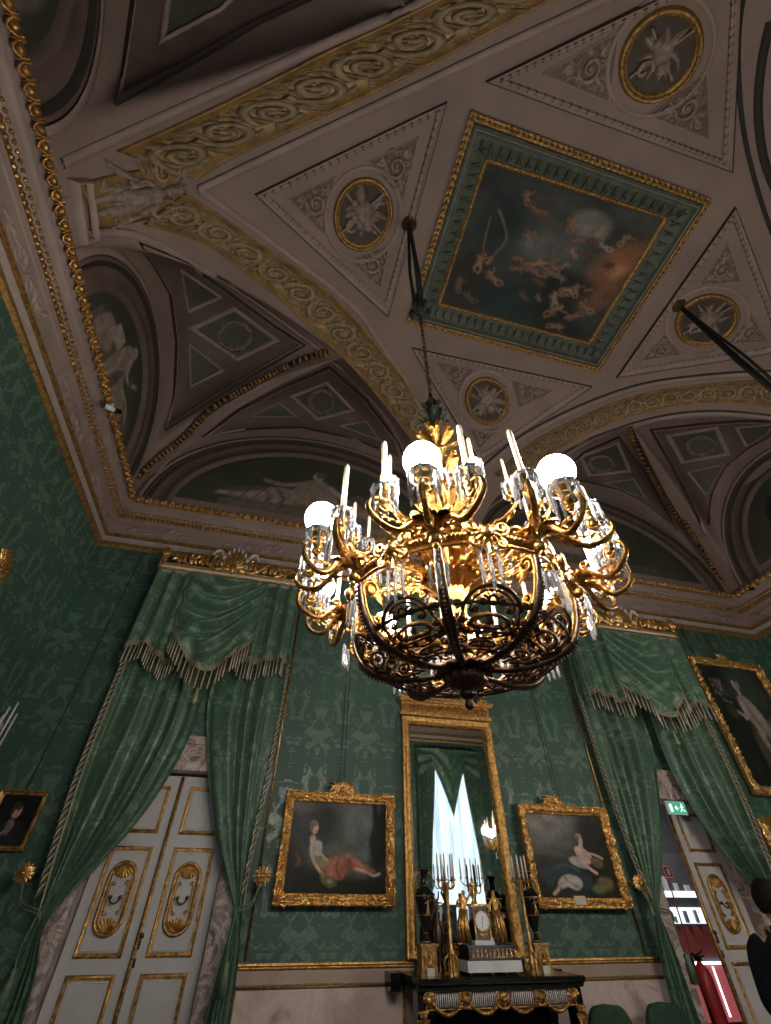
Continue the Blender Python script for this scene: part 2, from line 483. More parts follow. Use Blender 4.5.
def coons(sx, sy, kind):
    corner = V((CX+sx*VX, CY+sy*VY, ZB)); crown = arch_pt(.5, sx, sy)
    n = 40; rows = []
    def rib(v):
        p = corner.lerp(crown, v); p.z = ZB+(crown.z-ZB)*sqrt(max(0, 1-(1-v)**2.0)); return p
    def bot(u):
        if kind == 'long': x = CX+sx*VX*(1-u); return V((x, CY+sy*VY, z_long(x)))
        y = CY+sy*VY*(1-u); return V((CX+sx*VX, y, z_short(y)))
    def side(v): return arch_pt(1-v*.5, sx, sy) if kind == 'long' else arch_pt(v*.5, sx, sy)
    P0, P1 = bot(0), bot(1)
    for j in range(n+1):
        v = j/n; vv = 1-(1-v)**1.0; row = []
        for i in range(n+1):
            u = .5-.5*cos(pi*i/n)
            p = bot(u)*(1-v)+crown*v+rib(v)*(1-u)+side(v)*u-(P0*(1-u)*(1-v)+P1*u*(1-v)+crown*v)
            row.append(p)
        rows.append(row)
    return rows, rib
RIBS = {}
for sx in (-1, 1):
    for sy in (-1, 1):
        for kind in ('long', 'short'):
            r_, rib = coons(sx, sy, kind); vault.grid(r_)
        RIBS[(sx, sy)] = rib
BVH = BVHTree.FromPolygons([V(p) for p in vault.v], vault.f)
ceiling = struct(vault.build('ceiling', PLASTER))

def cs(px, py, lift=0.0):
    d = ray(px, py).normalized()
    h = BVH.ray_cast(EYE, d, 40)
    if h[0] is None:
        # fall back to the plane of the vault's edge
        t = (ZB-EYE.z)/max(d.z, .05); return EYE+d*min(t, 12), -d
    nrm = h[1] if h[1].dot(d) < 0 else -h[1]
    return h[0]+nrm*lift, nrm
def resample(P, step):
    out = [P[0]]; acc = 0
    for a, b in zip(P, P[1:]):
        L = hypot(b[0]-a[0], b[1]-a[1]); n = max(1, int(L/step))
        for k in range(1, n+1): out.append((a[0]+(b[0]-a[0])*k/n, a[1]+(b[1]-a[1])*k/n))
    return out
def trace(P, step=5, closed=False, smooth=False):
    if smooth: P = catmull(P, 6, closed)
    if closed: P = list(P)+[P[0]]
    return [cs(*p) for p in resample(P, step)]
def strip(mb, tr, prof, closed=False, skip=True):
    """sweep a profile [(side, height)] along traced surface points"""
    n = len(tr); rows = []
    for i in range(n):
        p, nr = tr[i]
        if closed: a, b = tr[(i-1) % (n-1)][0], tr[(i+1) % (n-1)][0]
        else: a, b = tr[max(i-1, 0)][0], tr[min(i+1, n-1)][0]
        t = (b-a).normalized() if (b-a).length > 1e-6 else V((1, 0, 0))
        s = nr.cross(t).normalized()
        rows.append([p+s*q+nr*h for q, h in prof])
    mb.grid(rows)
def miter(mb, corners, prof, step=5):
    """closed polygon moulding with mitred corners (pixel corners)"""
    n = len(corners); cen = V((0, 0, 0)); C3 = [cs(*c) for c in corners]
    for c in C3: cen += c[0]/n
    off = []
    for i in range(n):
        p, nr = C3[i]; a = (C3[i-1][0]-p).normalized(); b = (C3[(i+1) % n][0]-p).normalized()
        bis = (a+b); bis = bis.normalized() if bis.length > 1e-4 else (cen-p).normalized()
        s = abs(bis.cross(a).length) or 1
        off.append(bis/s)
    for i in range(n):
        j = (i+1) % n; A, B = corners[i], corners[j]
        L = hypot(A[0]-B[0], A[1]-B[1]); m = max(2, int(L/step)); rows = []
        e = (C3[j][0]-C3[i][0]).normalized()
        for k in range(m+1):
            t = k/m; p, nr = cs(A[0]+(B[0]-A[0])*t, A[1]+(B[1]-A[1])*t)
            o = off[i]*(1-t)+off[j]*t
            if 0 < k < m:
                ia = off[i]-e*off[i].dot(e); ib = off[j]-e*off[j].dot(e)
                o = (ia*(1-t)+ib*t)
            rows.append([p+o*q+nr*h for q, h in prof])
        mb.grid(rows)
def qpatch(mb, quad, lift, n=10):
    """bilinear pixel quad (or triangle as degenerate quad) laid on the vault"""
    A, B, C_, D = quad; rows = []
    for j in range(n+1):
        v = j/n; row = []
        for i in range(n+1):
            u = i/n
            x = (A[0]*(1-u)+B[0]*u)*(1-v)+(D[0]*(1-u)+C_[0]*u)*v
            y = (A[1]*(1-u)+B[1]*u)*(1-v)+(D[1]*(1-u)+C_[1]*u)*v
            row.append(cs(x, y, lift)[0])
        rows.append(row)
    mb.grid(rows)
def inset(P, k, c=None):
    c = c or (sum(p[0] for p in P)/len(P), sum(p[1] for p in P)/len(P))
    return [(c[0]+(p[0]-c[0])*k, c[1]+(p[1]-c[1])*k) for p in P]
def fan(mb, P, lift, rings=6, c=None):
    P = resample(list(P)+[P[0]], 6)
    rows = []
    for r in range(rings+1):
        k = max(.001, r/rings); rows.append([cs(*p, lift)[0] for p in inset(P, k, c)])
    mb.grid(rows)

MOULD = [(-.05, 0), (-.045, .03), (-.02, .045), (0, .02), (.02, .03), (.04, .012), (.05, 0)]
def mould(s): return [(a*s, b*s) for a, b in MOULD]
def lift_(prof, l): return [(a, b+l) for a, b in prof]
# ================================================================ VAULT DECORATION
def pxframe(mb, outer, inner, prof, step=7):
    n = len(outer)
    for i in range(n):
        j = (i+1) % n
        L = hypot(outer[i][0]-outer[j][0], outer[i][1]-outer[j][1]); m = max(2, int(L/step)); rows = []
        for k in range(m+1):
            t = k/m; ox, oy = outer[i][0]*(1-t)+outer[j][0]*t, outer[i][1]*(1-t)+outer[j][1]*t
            ix, iy = inner[i][0]*(1-t)+inner[j][0]*t, inner[i][1]*(1-t)+inner[j][1]*t
            rows.append([cs(ox*(1-q)+ix*q, oy*(1-q)+iy*q, l)[0] for q, l in prof])
        mb.grid(rows)
def part(mb, name, mat, parent, label=None, stuff=False):
    o = mb.build(name, mat, parent)
    if label: o['label'] = label
    if stuff: o['kind'] = 'stuff'
    return o

class Band:
    """maps (s metres along, t metres across, h lift) onto the vault between two traced edges"""
    def __init__(b, e1, e2, n=60):
        c1, c2 = catmull(e1, 10), catmull(e2, 10)
        def samp(c, t):
            L = [0]
            for p, q in zip(c, c[1:]): L.append(L[-1]+hypot(p[0]-q[0], p[1]-q[1]))
            d = t*L[-1]
            for i in range(len(L)-1):
                if L[i+1] >= d: k = (d-L[i])/max(1e-6, L[i+1]-L[i]); return (c[i][0]+(c[i+1][0]-c[i][0])*k, c[i][1]+(c[i+1][1]-c[i][1])*k)
            return c[-1]
        b.A = []; b.B = []
        for i in range(n+1):
            b.A.append(cs(*samp(c1, i/n))); b.B.append(cs(*samp(c2, i/n)))
        b.L = [0]
        for i in range(n): b.L.append(b.L[-1]+((b.A[i+1][0]+b.B[i+1][0])/2-(b.A[i][0]+b.B[i][0])/2).length)
        b.n = n; b.len = b.L[-1]; b.w = sum((b.A[i][0]-b.B[i][0]).length for i in range(n+1))/(n+1)
    def at(b, s, t, h):
        s = max(0, min(b.len-1e-5, s)); lo = 0
        for i in range(b.n):
            if b.L[i+1] >= s: lo = i; break
        k = (s-b.L[lo])/max(1e-6, b.L[lo+1]-b.L[lo])
        A = b.A[lo][0].lerp(b.A[lo+1][0], k); B = b.B[lo][0].lerp(b.B[lo+1][0], k)
        nr = b.A[lo][1].lerp(b.B[lo][1], .5)
        w = (A-B).length/b.w
        return B.lerp(A, .5+t)+nr*(h*w)
def scroll_band(name, e1, e2, s0=0.0):
    B = Band(e1, e2)
    g = MB()
    for i in range(1):
        rows = []
        for k in range(B.n*1+1):
            s = B.L[k]; rows.append([B.at(s, t, h) for t, h in ((-.56, 0), (-.555, .05), (-.5, .05), (-.49, .015), (-.2, .012), (.2, .012), (.49, .015), (.5, .05), (.555, .05), (.56, 0))])
        g.grid(rows)
    go = part(g, name, SCROLL_GROUND, ceiling)
    o = MB(); W = B.w; o.xf = lambda u, v, h: B.at(u, v/W, h)
    pitch = W*.80; n = int((B.len-s0)/pitch)
    for k in range(n):
        cx = s0+(k+.5)*pitch; sg = 1 if k % 2 else -1
        a0 = pi if sg > 0 else pi
        otube(o, spiral(cx, sg*W*.02, W*.40, W*.08, 1.55, a0-sg*.35, sg, 26), [W*.080*(1-.4*i/26) for i in range(27)], 6, .035, 1.1)
        oball(o, cx, sg*W*.02, W*.095, .03, .05)
        for q in range(6): oball(o, cx+W*.12*cos(q*pi/3), sg*W*.02+W*.12*sin(q*pi/3), W*.05, .025, .04, 6)
        # linking stem and acanthus leaves wrapping the volute
        for q in range(9):
            a = a0+sg*(.5+q*.72); r = W*.36-W*.012*q
            oleaf(o, cx+r*cos(a), sg*W*.02+r*sin(a), a+sg*(1.15 if q % 2 else .55), W*.27, W*.10, .03, .04, sg*.9)
        for q in range(5):
            a = a0+sg*(.9+q*1.15); r = W*.22
            oleaf(o, cx+r*cos(a), sg*W*.02+r*sin(a), a+sg*1.3, W*.18, W*.065, .03, .03, sg*1.1)
        oleaf(o, cx-pitch*.5, -sg*W*.33, sg*.5, W*.3, W*.09, .025, .035, sg*1.0)
        for q in range(4):
            oleaf(o, cx-pitch*.5+W*.05*q, sg*W*(.42-.05*q), pi/2*sg+.5*q, W*.17, W*.06, .02, .03, sg*.8); oleaf(o, cx-pitch*.5-W*.04*q, -sg*W*(.44-.04*q), -pi/2*sg+.4*q, W*.16, W*.055, .02, .03, -sg*.8)
        oleaf(o, cx-pitch*.42, sg*W*.40, -sg*.2, W*.24, W*.07, .02, .03, -sg*.8)
    ro = part(o, 'acanthus_relief', SCROLL_STONE, go)
    return B
def line(mb, P, w, lift=.01, smooth=True, prof=None):
    tr = trace(P, 6, smooth=smooth)
    strip(mb, tr, prof or [(-w/2, 0), (-w/2, lift), (w/2, lift), (w/2, 0)])

scroll_band('scroll_frieze', [(120, 152), (185, 123), (255, 90), (331, 52), (395, 22), (439, 0), (500, -30), (580, -70)],
            [(190, 178), (215, 163), (255, 143), (334, 108), (418, 67), (510, 18), (570, -14), (640, -50)])
scroll_band('scroll_frieze', [(182, 194), (232, 225), (262, 247), (302, 274), (341, 306), (389, 362), (421, 406), (440, 438), (452, 470)],
            [(145, 222), (202, 241), (240, 266), (281, 297), (321, 335), (357, 370), (389, 407), (409, 433), (424, 470)])
scroll_band('scroll_frieze', [(496, 476), (531, 444), (588, 414), (640, 395), (693, 386), (739, 382), (771, 381), (830, 384)],
            [(505, 490), (535, 461), (570, 441), (605, 424), (648, 410), (693, 402), (739, 401), (771, 405), (825, 412)])

# flat margins and painted lines along the arches
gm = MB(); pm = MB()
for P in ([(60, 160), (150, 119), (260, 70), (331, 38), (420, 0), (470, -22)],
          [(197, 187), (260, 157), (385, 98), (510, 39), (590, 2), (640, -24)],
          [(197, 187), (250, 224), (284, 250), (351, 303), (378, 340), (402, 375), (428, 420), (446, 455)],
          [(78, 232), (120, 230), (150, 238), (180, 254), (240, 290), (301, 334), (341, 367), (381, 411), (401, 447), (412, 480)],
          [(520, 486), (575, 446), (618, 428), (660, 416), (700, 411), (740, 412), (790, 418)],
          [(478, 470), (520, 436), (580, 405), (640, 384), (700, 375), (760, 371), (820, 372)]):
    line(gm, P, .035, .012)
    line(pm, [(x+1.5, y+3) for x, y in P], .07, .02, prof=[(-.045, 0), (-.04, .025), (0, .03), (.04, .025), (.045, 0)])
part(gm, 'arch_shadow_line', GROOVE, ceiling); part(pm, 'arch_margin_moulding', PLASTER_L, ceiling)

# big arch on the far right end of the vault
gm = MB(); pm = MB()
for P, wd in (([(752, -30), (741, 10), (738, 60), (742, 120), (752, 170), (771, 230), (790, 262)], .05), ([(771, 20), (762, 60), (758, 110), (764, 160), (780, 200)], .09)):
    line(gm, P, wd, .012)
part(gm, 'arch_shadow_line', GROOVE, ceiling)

MEDGROUND = simple('dark_brown_ground', (.055, .036, .026), (.035, .023, .017), .7, scale=8)
# ---- triangular panels with medallions round the central picture
def tri_panel(outer, med, fields, big=True):
    inn = inset(outer, .93); inn2 = inset(outer, .87)
    m = MB(); pxframe(m, outer, inn2, [(0, .0), (.04, .045), (.28, .05), (.32, .02), (.62, .02), (.68, .05), (.92, .035), (1, .0)])
    fr = part(m, 'triangular_panel', PLASTER_L, ceiling)
    # bead course
    m = MB()
    for i in range(3):
        a, b = inset(outer, .90)[i], inset(outer, .90)[(i+1) % 3]
        tr = trace([a, b], 3); 
        d = 0; pts = [tr[0]]
        for p in tr:
            if (p[0]-pts[-1][0]).length > .085: pts.append(p)
        for p, nr in pts:
            m.ball(p+nr*.02, .028, 6, 4)
    part(m, 'bead_course', PLASTER_D, fr, 'brown painted bead course')
    m = MB(); c = (sum(p[0] for p in outer)/3, sum(p[1] for p in outer)/3)
    qpatch(m, [inn2[0], inn2[1], inn2[2], inn2[2]], .006, 8); part(m, 'sunk_field', PLASTER, fr)
    m = MB(); pxframe(m, outer, inset(outer, .985), [(0, .0), (.2, .055), (1, .058)]); part(m, 'dark_outline', GROOVE, fr)
    cx, cy, ra, rb, rot = med
    def ell(k): return [(cx+k*(ra*cos(t)*cos(rot)-rb*sin(t)*sin(rot)), cy+k*(ra*cos(t)*sin(rot)+rb*sin(t)*cos(rot))) for t in [2*pi*i/40 for i in range(40)]]
    def ring(mb, k1, k2, prof):
        A, B = ell(k1), ell(k2); rows = []
        for i in range(41):
            a, b = A[i % 40], B[i % 40]; rows.append([cs(a[0]*(1-q)+b[0]*q, a[1]*(1-q)+b[1]*q, l)[0] for q, l in prof])
        mb.grid(rows)
    m = MB(); ring(m, 1.30, 1.2, [(0, .0), (.1, .03), (1, .03)]); part(m, 'medallion_surround', PLASTER_L, fr)
    m = MB(); ring(m, 1.0, .78, [(0, 0), (.12, .05), (.4, .07), (.6, .045), (.8, .05), (1, .015)])
    E = ell(.88)
    for i in range(40):
        for q in (0, .5):
            a = (E[i][0]*(1-q)+E[(i+1) % 40][0]*q, E[i][1]*(1-q)+E[(i+1) % 40][1]*q)
            p, nr = cs(*a); m.ball(p+nr*.06, .016, 6, 4)
    part(m, 'medallion_ring', DULLGOLD, fr, 'gilded medallion ring')
    m = MB(); fan(m, ell(.80), .012, 4, (cx, cy)); part(m, 'medallion_ground', MEDGROUND, fr, 'dark brown medallion ground')
    # trophy: crossed leaves, shield, wings
    P0, nr0 = cs(cx, cy); ex = (cs(cx+ra*.3, cy)[0]-P0).normalized(); ey = nr0.cross(ex)
    sc = (cs(cx+ra*cos(rot)*.5, cy+ra*sin(rot)*.5)[0]-P0).length*2.75
    m = MB(xf=lambda u, v, h: P0+ex*u+ey*v+nr0*h)
    rr = random.Random(int(cx))
    for q in range(13):
        a = q*2*pi/13+rr.uniform(-.2, .2); oleaf(m, .08*sc*cos(a), .08*sc*sin(a), a, sc*rr.uniform(.3, .6), sc*rr.uniform(.06, .13), .02, .05, rr.uniform(-1, 1))
    oball(m, 0, sc*.05, sc*.22, .02, .09, 10); oball(m, sc*.1, -sc*.2, sc*.14, .02, .1); oball(m, -sc*.2, sc*.2, sc*.1, .02, .09)
    otube(m, [(-sc*.5, -sc*.35), (sc*.45, sc*.4)], sc*.03, 6, .05); otube(m, [(sc*.45, -sc*.4), (-sc*.42, sc*.42)], sc*.03, 6, .05)
    otube(m, spiral(-sc*.25, -sc*.25, sc*.2, sc*.04, 1, 0, 1, 12), sc*.04, 6, .04)
    part(m, 'trophy_relief', TAN_RELIEF, fr, 'pale stone-coloured trophy in relief')
    for F in fields:
        m = MB(); o2 = inset(F, 1.0)
        qpatch(m, [F[0], F[1], F[2], F[2]], .010, 5); ff = part(m, 'corner_field', PLASTER_D, fr)
        m = MB(); pxframe(m, inset(F, 1.12), F, [(0, .0), (.3, .03), (.7, .03), (1, .0)], 9); part(m, 'field_moulding', PLASTER_L, ff)
        cxx, cyy = sum(p[0] for p in F)/3, sum(p[1] for p in F)/3
        Pc, nc = cs(cxx, cyy); e1 = (cs(*F[0])[0]-Pc); R = e1.length; e1 = (e1-nc*e1.dot(nc)).normalized(); e2 = nc.cross(e1)
        r2 = min(R, min((cs(*f)[0]-Pc).length for f in F))
        m = MB(xf=lambda u, v, h: Pc+e1*u+e2*v+nc*h)
        otube(m, spiral(0, 0, r2*.42, r2*.1, 1.4, 0, 1, 16), [r2*.09*(1-.4*i/16) for i in range(17)], 5, .02)
        oball(m, 0, 0, r2*.1, .02)
        for f in F:
            g = cs(*f)[0]-Pc; a = atan2(g.dot(e2), g.dot(e1)); l = g.length
            oleaf(m, r2*.35*cos(a), r2*.35*sin(a), a, l*.5, r2*.16, .015, .03)
            otube(m, spiral(l*.52*cos(a), l*.52*sin(a), r2*.17, r2*.04, 1.2, a, -1, 10), r2*.05, 5, .02)
            oleaf(m, r2*.3*cos(a+.8), r2*.3*sin(a+.8), a+.9, r2*.4, r2*.13, .015, .03, .8)
            for q_ in (-1, 1):
                oleaf(m, r2*.45*cos(a+.35*q_), r2*.45*sin(a+.35*q_), a-.3*q_, l*.35, r2*.09, .012, .025, q_)
                otube(m, spiral(l*.36*cos(a+.5*q_), l*.36*sin(a+.5*q_), r2*.12, r2*.03, 1.2, a, q_, 9), r2*.035, 4, .018)
        part(m, 'corner_arabesque', TAN_RELIEF, ff)
    return fr

tri_panel([(254, 194), (447, 101), (388, 317)], (363, 214, 38, 30, 1.75),
          [[(290, 199), (334, 178), (324, 233)], [(370, 162), (417, 139), (402, 199)], [(350, 260), (388, 246), (380, 287)]])
tri_panel([(485, 81), (744, -46), (732, 172)], (661, 54, 54, 38, -1.0),
          [[(546, 73), (618, 32), (608, 100)], [(649, 114), (706, 72), (708, 137)]])
tri_panel([(735, 206), (789, 350), (616, 377)], (707, 320, 34, 26, -.35),
          [[(727, 244), (740, 281), (700, 284)], [(642, 360), (664, 334), (680, 354)], [(751, 315), (767, 341), (729, 343)]])
tri_panel([(411, 347), (592, 386), (479, 462)], (487, 401, 25, 22, 1.2),
          [[(437, 362), (472, 370), (459, 392)], [(513, 381), (552, 391), (519, 407)], [(470, 430), (498, 428), (480, 448)]])

# ---- coffered green panels in the corner webs
def web_panel(outer, fields, wreath, smooth=True):
    out = catmull(outer, 4, True) if False else outer
    c = (sum(p[0] for p in out)/len(out), sum(p[1] for p in out)/len(out))
    m = MB(); fan(m, out, .006, 7, c); wp = part(m, 'web_panel', PLASTER_D, ceiling)
    m = MB(); pxframe(m, inset(out, 1.015, c), inset(out, .955, c), [(0, 0), (.1, .05), (.4, .055), (.6, .03), (.9, .03), (1, 0)], 8); part(m, 'panel_moulding', PLASTER_L, wp)
    m = MB(); pxframe(m, inset(out, 1.03, c), inset(out, 1.008, c), [(0, 0), (.2, .03), (1, .055)], 8); part(m, 'dark_outline', GROOVE, wp)
    for F in fields:
        n = len(F)
        m = MB(); pxframe(m, F, inset(F, .80), [(0, .0), (.15, .045), (.55, .05), (.8, .02), (1, .012)], 8); ff = part(m, 'coffer_moulding', PLASTER_L, wp)
        G = inset(F, .82); m = MB()
        if n == 3: qpatch(m, [G[0], G[1], G[2], G[2]], .014, 5)
        else: qpatch(m, G, .014, 6)
        part(m, 'green_field', GREEN_PANEL, ff)
    if wreath:
        cx, cy, rx, ry = wreath; m = MB()
        P0, nr0 = cs(cx, cy); 
        for i in range(30):
            t = 2*pi*i/30; p, nr = cs(cx+rx*cos(t), cy+ry*sin(t)); q, _ = cs(cx+rx*cos(t+.25), cy+ry*sin(t+.25))
            d = (q-p).normalized(); s = nr.cross(d)
            for sg in (-1, 1):
                a = p+nr*.02; m.add([a-s*.008, a+s*.008, a+d*.05+s*(sg*.05)+nr*.03, a+d*.10+s*(sg*.045)+nr*.005, a+d*.04+s*(sg*.012)], [(0, 1, 4), (1, 2, 4), (0, 4, 2), (2, 3, 4)])
        ring = [cs(cx+rx*cos(2*pi*i/30), cy+ry*sin(2*pi*i/30), .02)[0] for i in range(31)]
        m.tube(ring, .014, 5)
        part(m, 'laurel_wreath', TAN_RELIEF, wp, 'pale laurel wreath in relief')

web_panel([(140, 244), (188, 263), (239, 300), (274, 326), (304, 345), (268, 366), (228, 390), (167, 429), (174, 394), (176, 343), (170, 295)],
          [[(179, 267), (223, 297), (187, 313)], [(188, 328), (234, 306), (281, 341), (237, 362)], [(188, 342), (225, 371), (189, 389)]], (236, 336, 16, 14))
web_panel([(204, 437), (240, 409), (285, 386), (329, 367), (365, 399), (398, 443), (403, 462), (380, 450), (353, 439), (301, 428), (245, 430)],
          [[(248, 417), (279, 401), (299, 418)], [(289, 396), (327, 381), (356, 411), (317, 421)], [(339, 426), (366, 420), (382, 442)]], (322, 401, 12, 12))
web_panel([(119, 104), (124, 60), (132, 0), (140, -40), (300, -30), (312, 0), (260, 24), (190, 66)],
          [[(158, 46), (166, -20), (262, -26), (222, 12)]], None)
web_panel([(555, 478), (585, 452), (619, 437), (645, 472), (676, 529), (655, 508), (620, 490), (585, 482)],
          [[(578, 456), (619, 441), (632, 472), (588, 477)], [(602, 483), (634, 478), (648, 500)]], (601, 463, 12, 8))
web_panel([(651, 430), (700, 424), (740, 421), (780, 421), (771, 437), (748, 449), (725, 468), (713, 492), (709, 511), (706, 534), (690, 503), (672, 467)],
          [[(665, 435), (718, 426), (731, 455), (681, 464)], [(686, 472), (726, 463), (706, 497)], [(734, 427), (775, 423), (768, 433), (746, 448)]], (700, 445, 14, 9))

# garland ribs on the groins
def garland(P):
    tr = trace(P, 3, smooth=True); m = MB()
    strip(m, tr, [(-.07, 0), (-.06, .03), (.06, .03), (.07, 0)]); g = part(m, 'groin_rib', GROOVE, ceiling)
    m = MB(); last = None; k = 0
    for i, (p, nr) in enumerate(tr):
        if last is not None and (p-last).length < .07: continue
        t = (tr[min(i+1, len(tr)-1)][0]-tr[max(0, i-1)][0]).normalized(); s = nr.cross(t)
        for q in (-1, 1, 0): m.ball(p+s*(q*.035)+nr*(.04+.02*(q == 0)), .033+.008*sin(k*1.7+q), 6, 4)
        last = p; k += 1
    part(m, 'gilt_garland', DULLGOLD, g, 'gilded fruit garland')
garland([(137, 476), (158, 456), (180, 439), (200, 419), (220, 404), (260, 382), (301, 361), (329, 352)])
garland([(722, 586), (711, 567), (683, 522), (658, 483), (641, 452), (631, 428)])

# ---- lunettes: rims follow the real arches; painted tympana stand in the wall plane
def lunette(axis, wallc, inward, c, a, h, fig, label):
    """axis 'y': arch in a plane y=wallc, runs along x"""
    def pt(s, z, d):   # s along, d depth toward room
        return V((s, wallc+inward*d, z)) if axis == 'y' else V((wallc+inward*d, s, z))
    m = MB(); rows = []
    prof = [(0.0, .02, 1.0), (.02, .07, 1), (.06, .075, 1), (.09, .03, 0), (.30, .0, 0), (.34, .04, 1), (.40, .04, 1), (.43, -.03, 1)]
    n = 56
    for i in range(n+1):
        t = pi*i/n; rows.append([pt(c-(a-q)*cos(t), ZB+(h-q)*sin(t), d) for q, d, _ in prof])
    m.grid(rows); lu = struct_part(m, 'lunette_rim', PLASTER_D)
    m = MB(); rows = []
    for i in range(n+1):
        t = pi*i/n; rows.append([pt(c-(a-q)*cos(t), ZB+(h-q)*sin(t), d) for q, d in ((.07, .078), (.10, .07), (.13, .035))])
    m.grid(rows); part(m, 'dark_rim_line', GROOVE, lu)
    m = MB(); rows = []
    for i in range(n+1):
        t = pi*i/n; rows.append([pt(c-(a-q)*cos(t), ZB+(h-q)*sin(t), d) for q, d in ((-.10, .03), (-.09, .065), (-.02, .08), (.0, .07))])
    m.grid(rows); part(m, 'pale_rim_moulding', PLASTER_L, lu)
    a2, h2 = a-.42, h-.42
    def f(u, v):
        s = (u*2-1); z = ZB+.1+v*(h2-.1); lim = sqrt(max(0, 1-((z-ZB)/h2)**2)); return pt(c+s*a2*lim, z, -.03)
    def colf(u, v):
        s = (u*2-1); z = .1+v*(h2-.1); lim = sqrt(max(0, 1-(z/h2)**2)); X = s*a2*lim
        return paint(fig, X, z, lambda x, y: tuple(q*(1+.35*noise.noise(V((x*1.5, y*1.5, c)))) for q in (.056, .056, .038)))
    o = canvas('painted_tympanum', FRESCO, f, 150, 50, colf, lu)
    o['label'] = label
    return lu
def struct_part(m, name, mat): return part(m, name, mat, ceiling)
ST = (.25, .19, .15); SH = (.12, .088, .07); HL = (.34, .27, .22)
rec_fig = [P_((.10, .078, .062), [(-1.5, .1), (-1.45, .42), (.0, .36), (1.6, .32), (1.9, .1)], .02, False),
    P_(SH, [(-1.0, .38), (-.3, .42), (.2, .3), (1.0, .3), (1.2, .6), (.7, .75), (.0, .78), (-.6, .62)], .03),
    P_(ST, [(-.95, .42), (-.4, .55), (.1, .78), (.55, .72), (.6, .45), (.1, .36), (-.5, .36)], .03),
    P_(ST, [(.35, .6), (.5, .98), (.75, 1.15), (1.05, 1.08), (1.25, .7), (1.2, .45), (.8, .4)], .03),
    E_(HL, .82, 1.25, .10, .13, .1, .02), E_(SH, .88, 1.32, .11, .09, .3, .02),
    L_(ST, [(.55, 1.0), (.2, .88), (-.15, .92)], .05, .02), L_(HL, [(1.1, 1.0), (1.4, .72), (1.55, .5)], .055, .02),
    L_(HL, [(-.9, .42), (-.4, .48), (.0, .62)], .04, .03), L_(SH, [(.1, .74), (.25, .5), (.2, .38)], .03, .02),
    L_(SH, [(-.15, .7), (.0, .5), (-.05, .38)], .03, .02), L_(HL, [(.0, .74), (.12, .55), (.1, .4)], .02, .02), L_(HL, [(.4, .7), (.42, .5)], .02, .02),
    P_(SH, [(1.45, .35), (1.5, .8), (1.7, .95), (1.85, .7), (1.8, .35)], .03), P_(ST, [(1.5, .4), (1.62, .7), (1.75, .6), (2.1, .34)], .03),
    ] + [L_((.05, .066, .048), [(-2.1+.22*i, .3), (-1.75+.22*i, .9)], .012, .02) for i in range(9)]
def shift_fig(fig, dx, dz):
    out = []
    for f_ in fig:
        if f_[0] == 'e': c_ = f_[3]; out.append(('e', f_[1], f_[2], (c_[0]+dx, c_[1]+dz, c_[2], c_[3], c_[4])))
        else:
            P_2 = [(a_+dx, b_+dz) for a_, b_ in f_[3]]
            out.append((f_[0], f_[1], f_[2], P_2, bbox(P_2)) if f_[0] == 'p' else (f_[0], f_[1], f_[2], P_2, f_[4], bbox(P_2)))
    return out
rec_fig = [P_((.15, .115, .09), [(-1.7, .12), (-1.68, .36), (-.5, .44), (.9, .42), (1.5, .34), (1.6, .12)], .02, False)] + shift_fig(rec_fig[1:], -.85, .05)
lunette('y', YB-.12, -1, LB['c'], LB['a'], LB['h'], rec_fig, 'dark green lunette with a reclining draped figure in grey')
rec2 = [P_((.10, .078, .062), [(-2.2, .1), (-2.2, .4), (-.6, .36), (1.3, .42), (1.5, .1)], .02, False)] + rec_fig[1:8]
lunette('y', YB-.12, -1, 2*CX-LB['c'], LB['a'], LB['h'], rec2, 'dark green lunette at the right end of the long wall')
# short wall left: u runs toward the back wall
seat_fig = [P_(SH, [(-1.0, .1), (-.95, .5), (-.6, .62), (.9, .5), (1.0, .1)], .03, False),
    P_(ST, [(-.85, .2), (-.8, .62), (-.65, .7), (-.45, .62), (-.4, .3)], .03), P_(HL, [(-.62, .55), (-.55, .86), (-.28, .88), (-.25, .6)], .02, False),
    P_(ST, [(-.3, .3), (-.2, .9), (.0, 1.08), (.12, .98), (.18, .6), (.5, .45), (.6, .2), (-.2, .15)], .03),
    E_(HL, .02, 1.08, .08, .10, 0, .02), L_(HL, [(.05, .95), (.2, .7), (.35, .75), (.5, .9)], .035, .02), P_(SH, [(-.1, .2), (.0, .55), (.1, .6), (.08, .2)], .02),
    L_(HL, [(-.2, .8), (-.1, .5), (-.15, .2)], .02, .02), L_(HL, [(.3, .5), (.55, .5), (.75, .35)], .03, .02), E_(SH, .33, .78, .06, .07, 0, .02)]
lunette('x', XL+.12, 1, LL['c'], LL['a'], LL['h'], seat_fig, 'dark green lunette with a seated draped figure')
lunette('x', XL+.12, 1, 2*CY-LL['c'], LL['a'], LL['h'], [P_((.13, .10, .08), [(.3, .1), (.25, .9), (.55, 1.2), (.9, .6), (.9, .1)], .04), P_((.06, .075, .045), [(-1.0, .1), (-.9, .8), (-.2, .9), (.1, .1)], .1)], 'dark green lunette on the near part of the left wall')
lunette('x', XR-.12, -1, LL['c'], LL['a'], LL['h']+.3, [P_((.24, .14, .11), [(-.75, .1), (-.7, .8), (-.5, .95), (-.3, .7), (-.2, .1)], .03), P_((.02, .02, .02), [(.1, .1), (.0, 1.0), (.25, 1.25), (.5, .9), (.55, .1)], .03)], 'dark green lunette on the right wall')

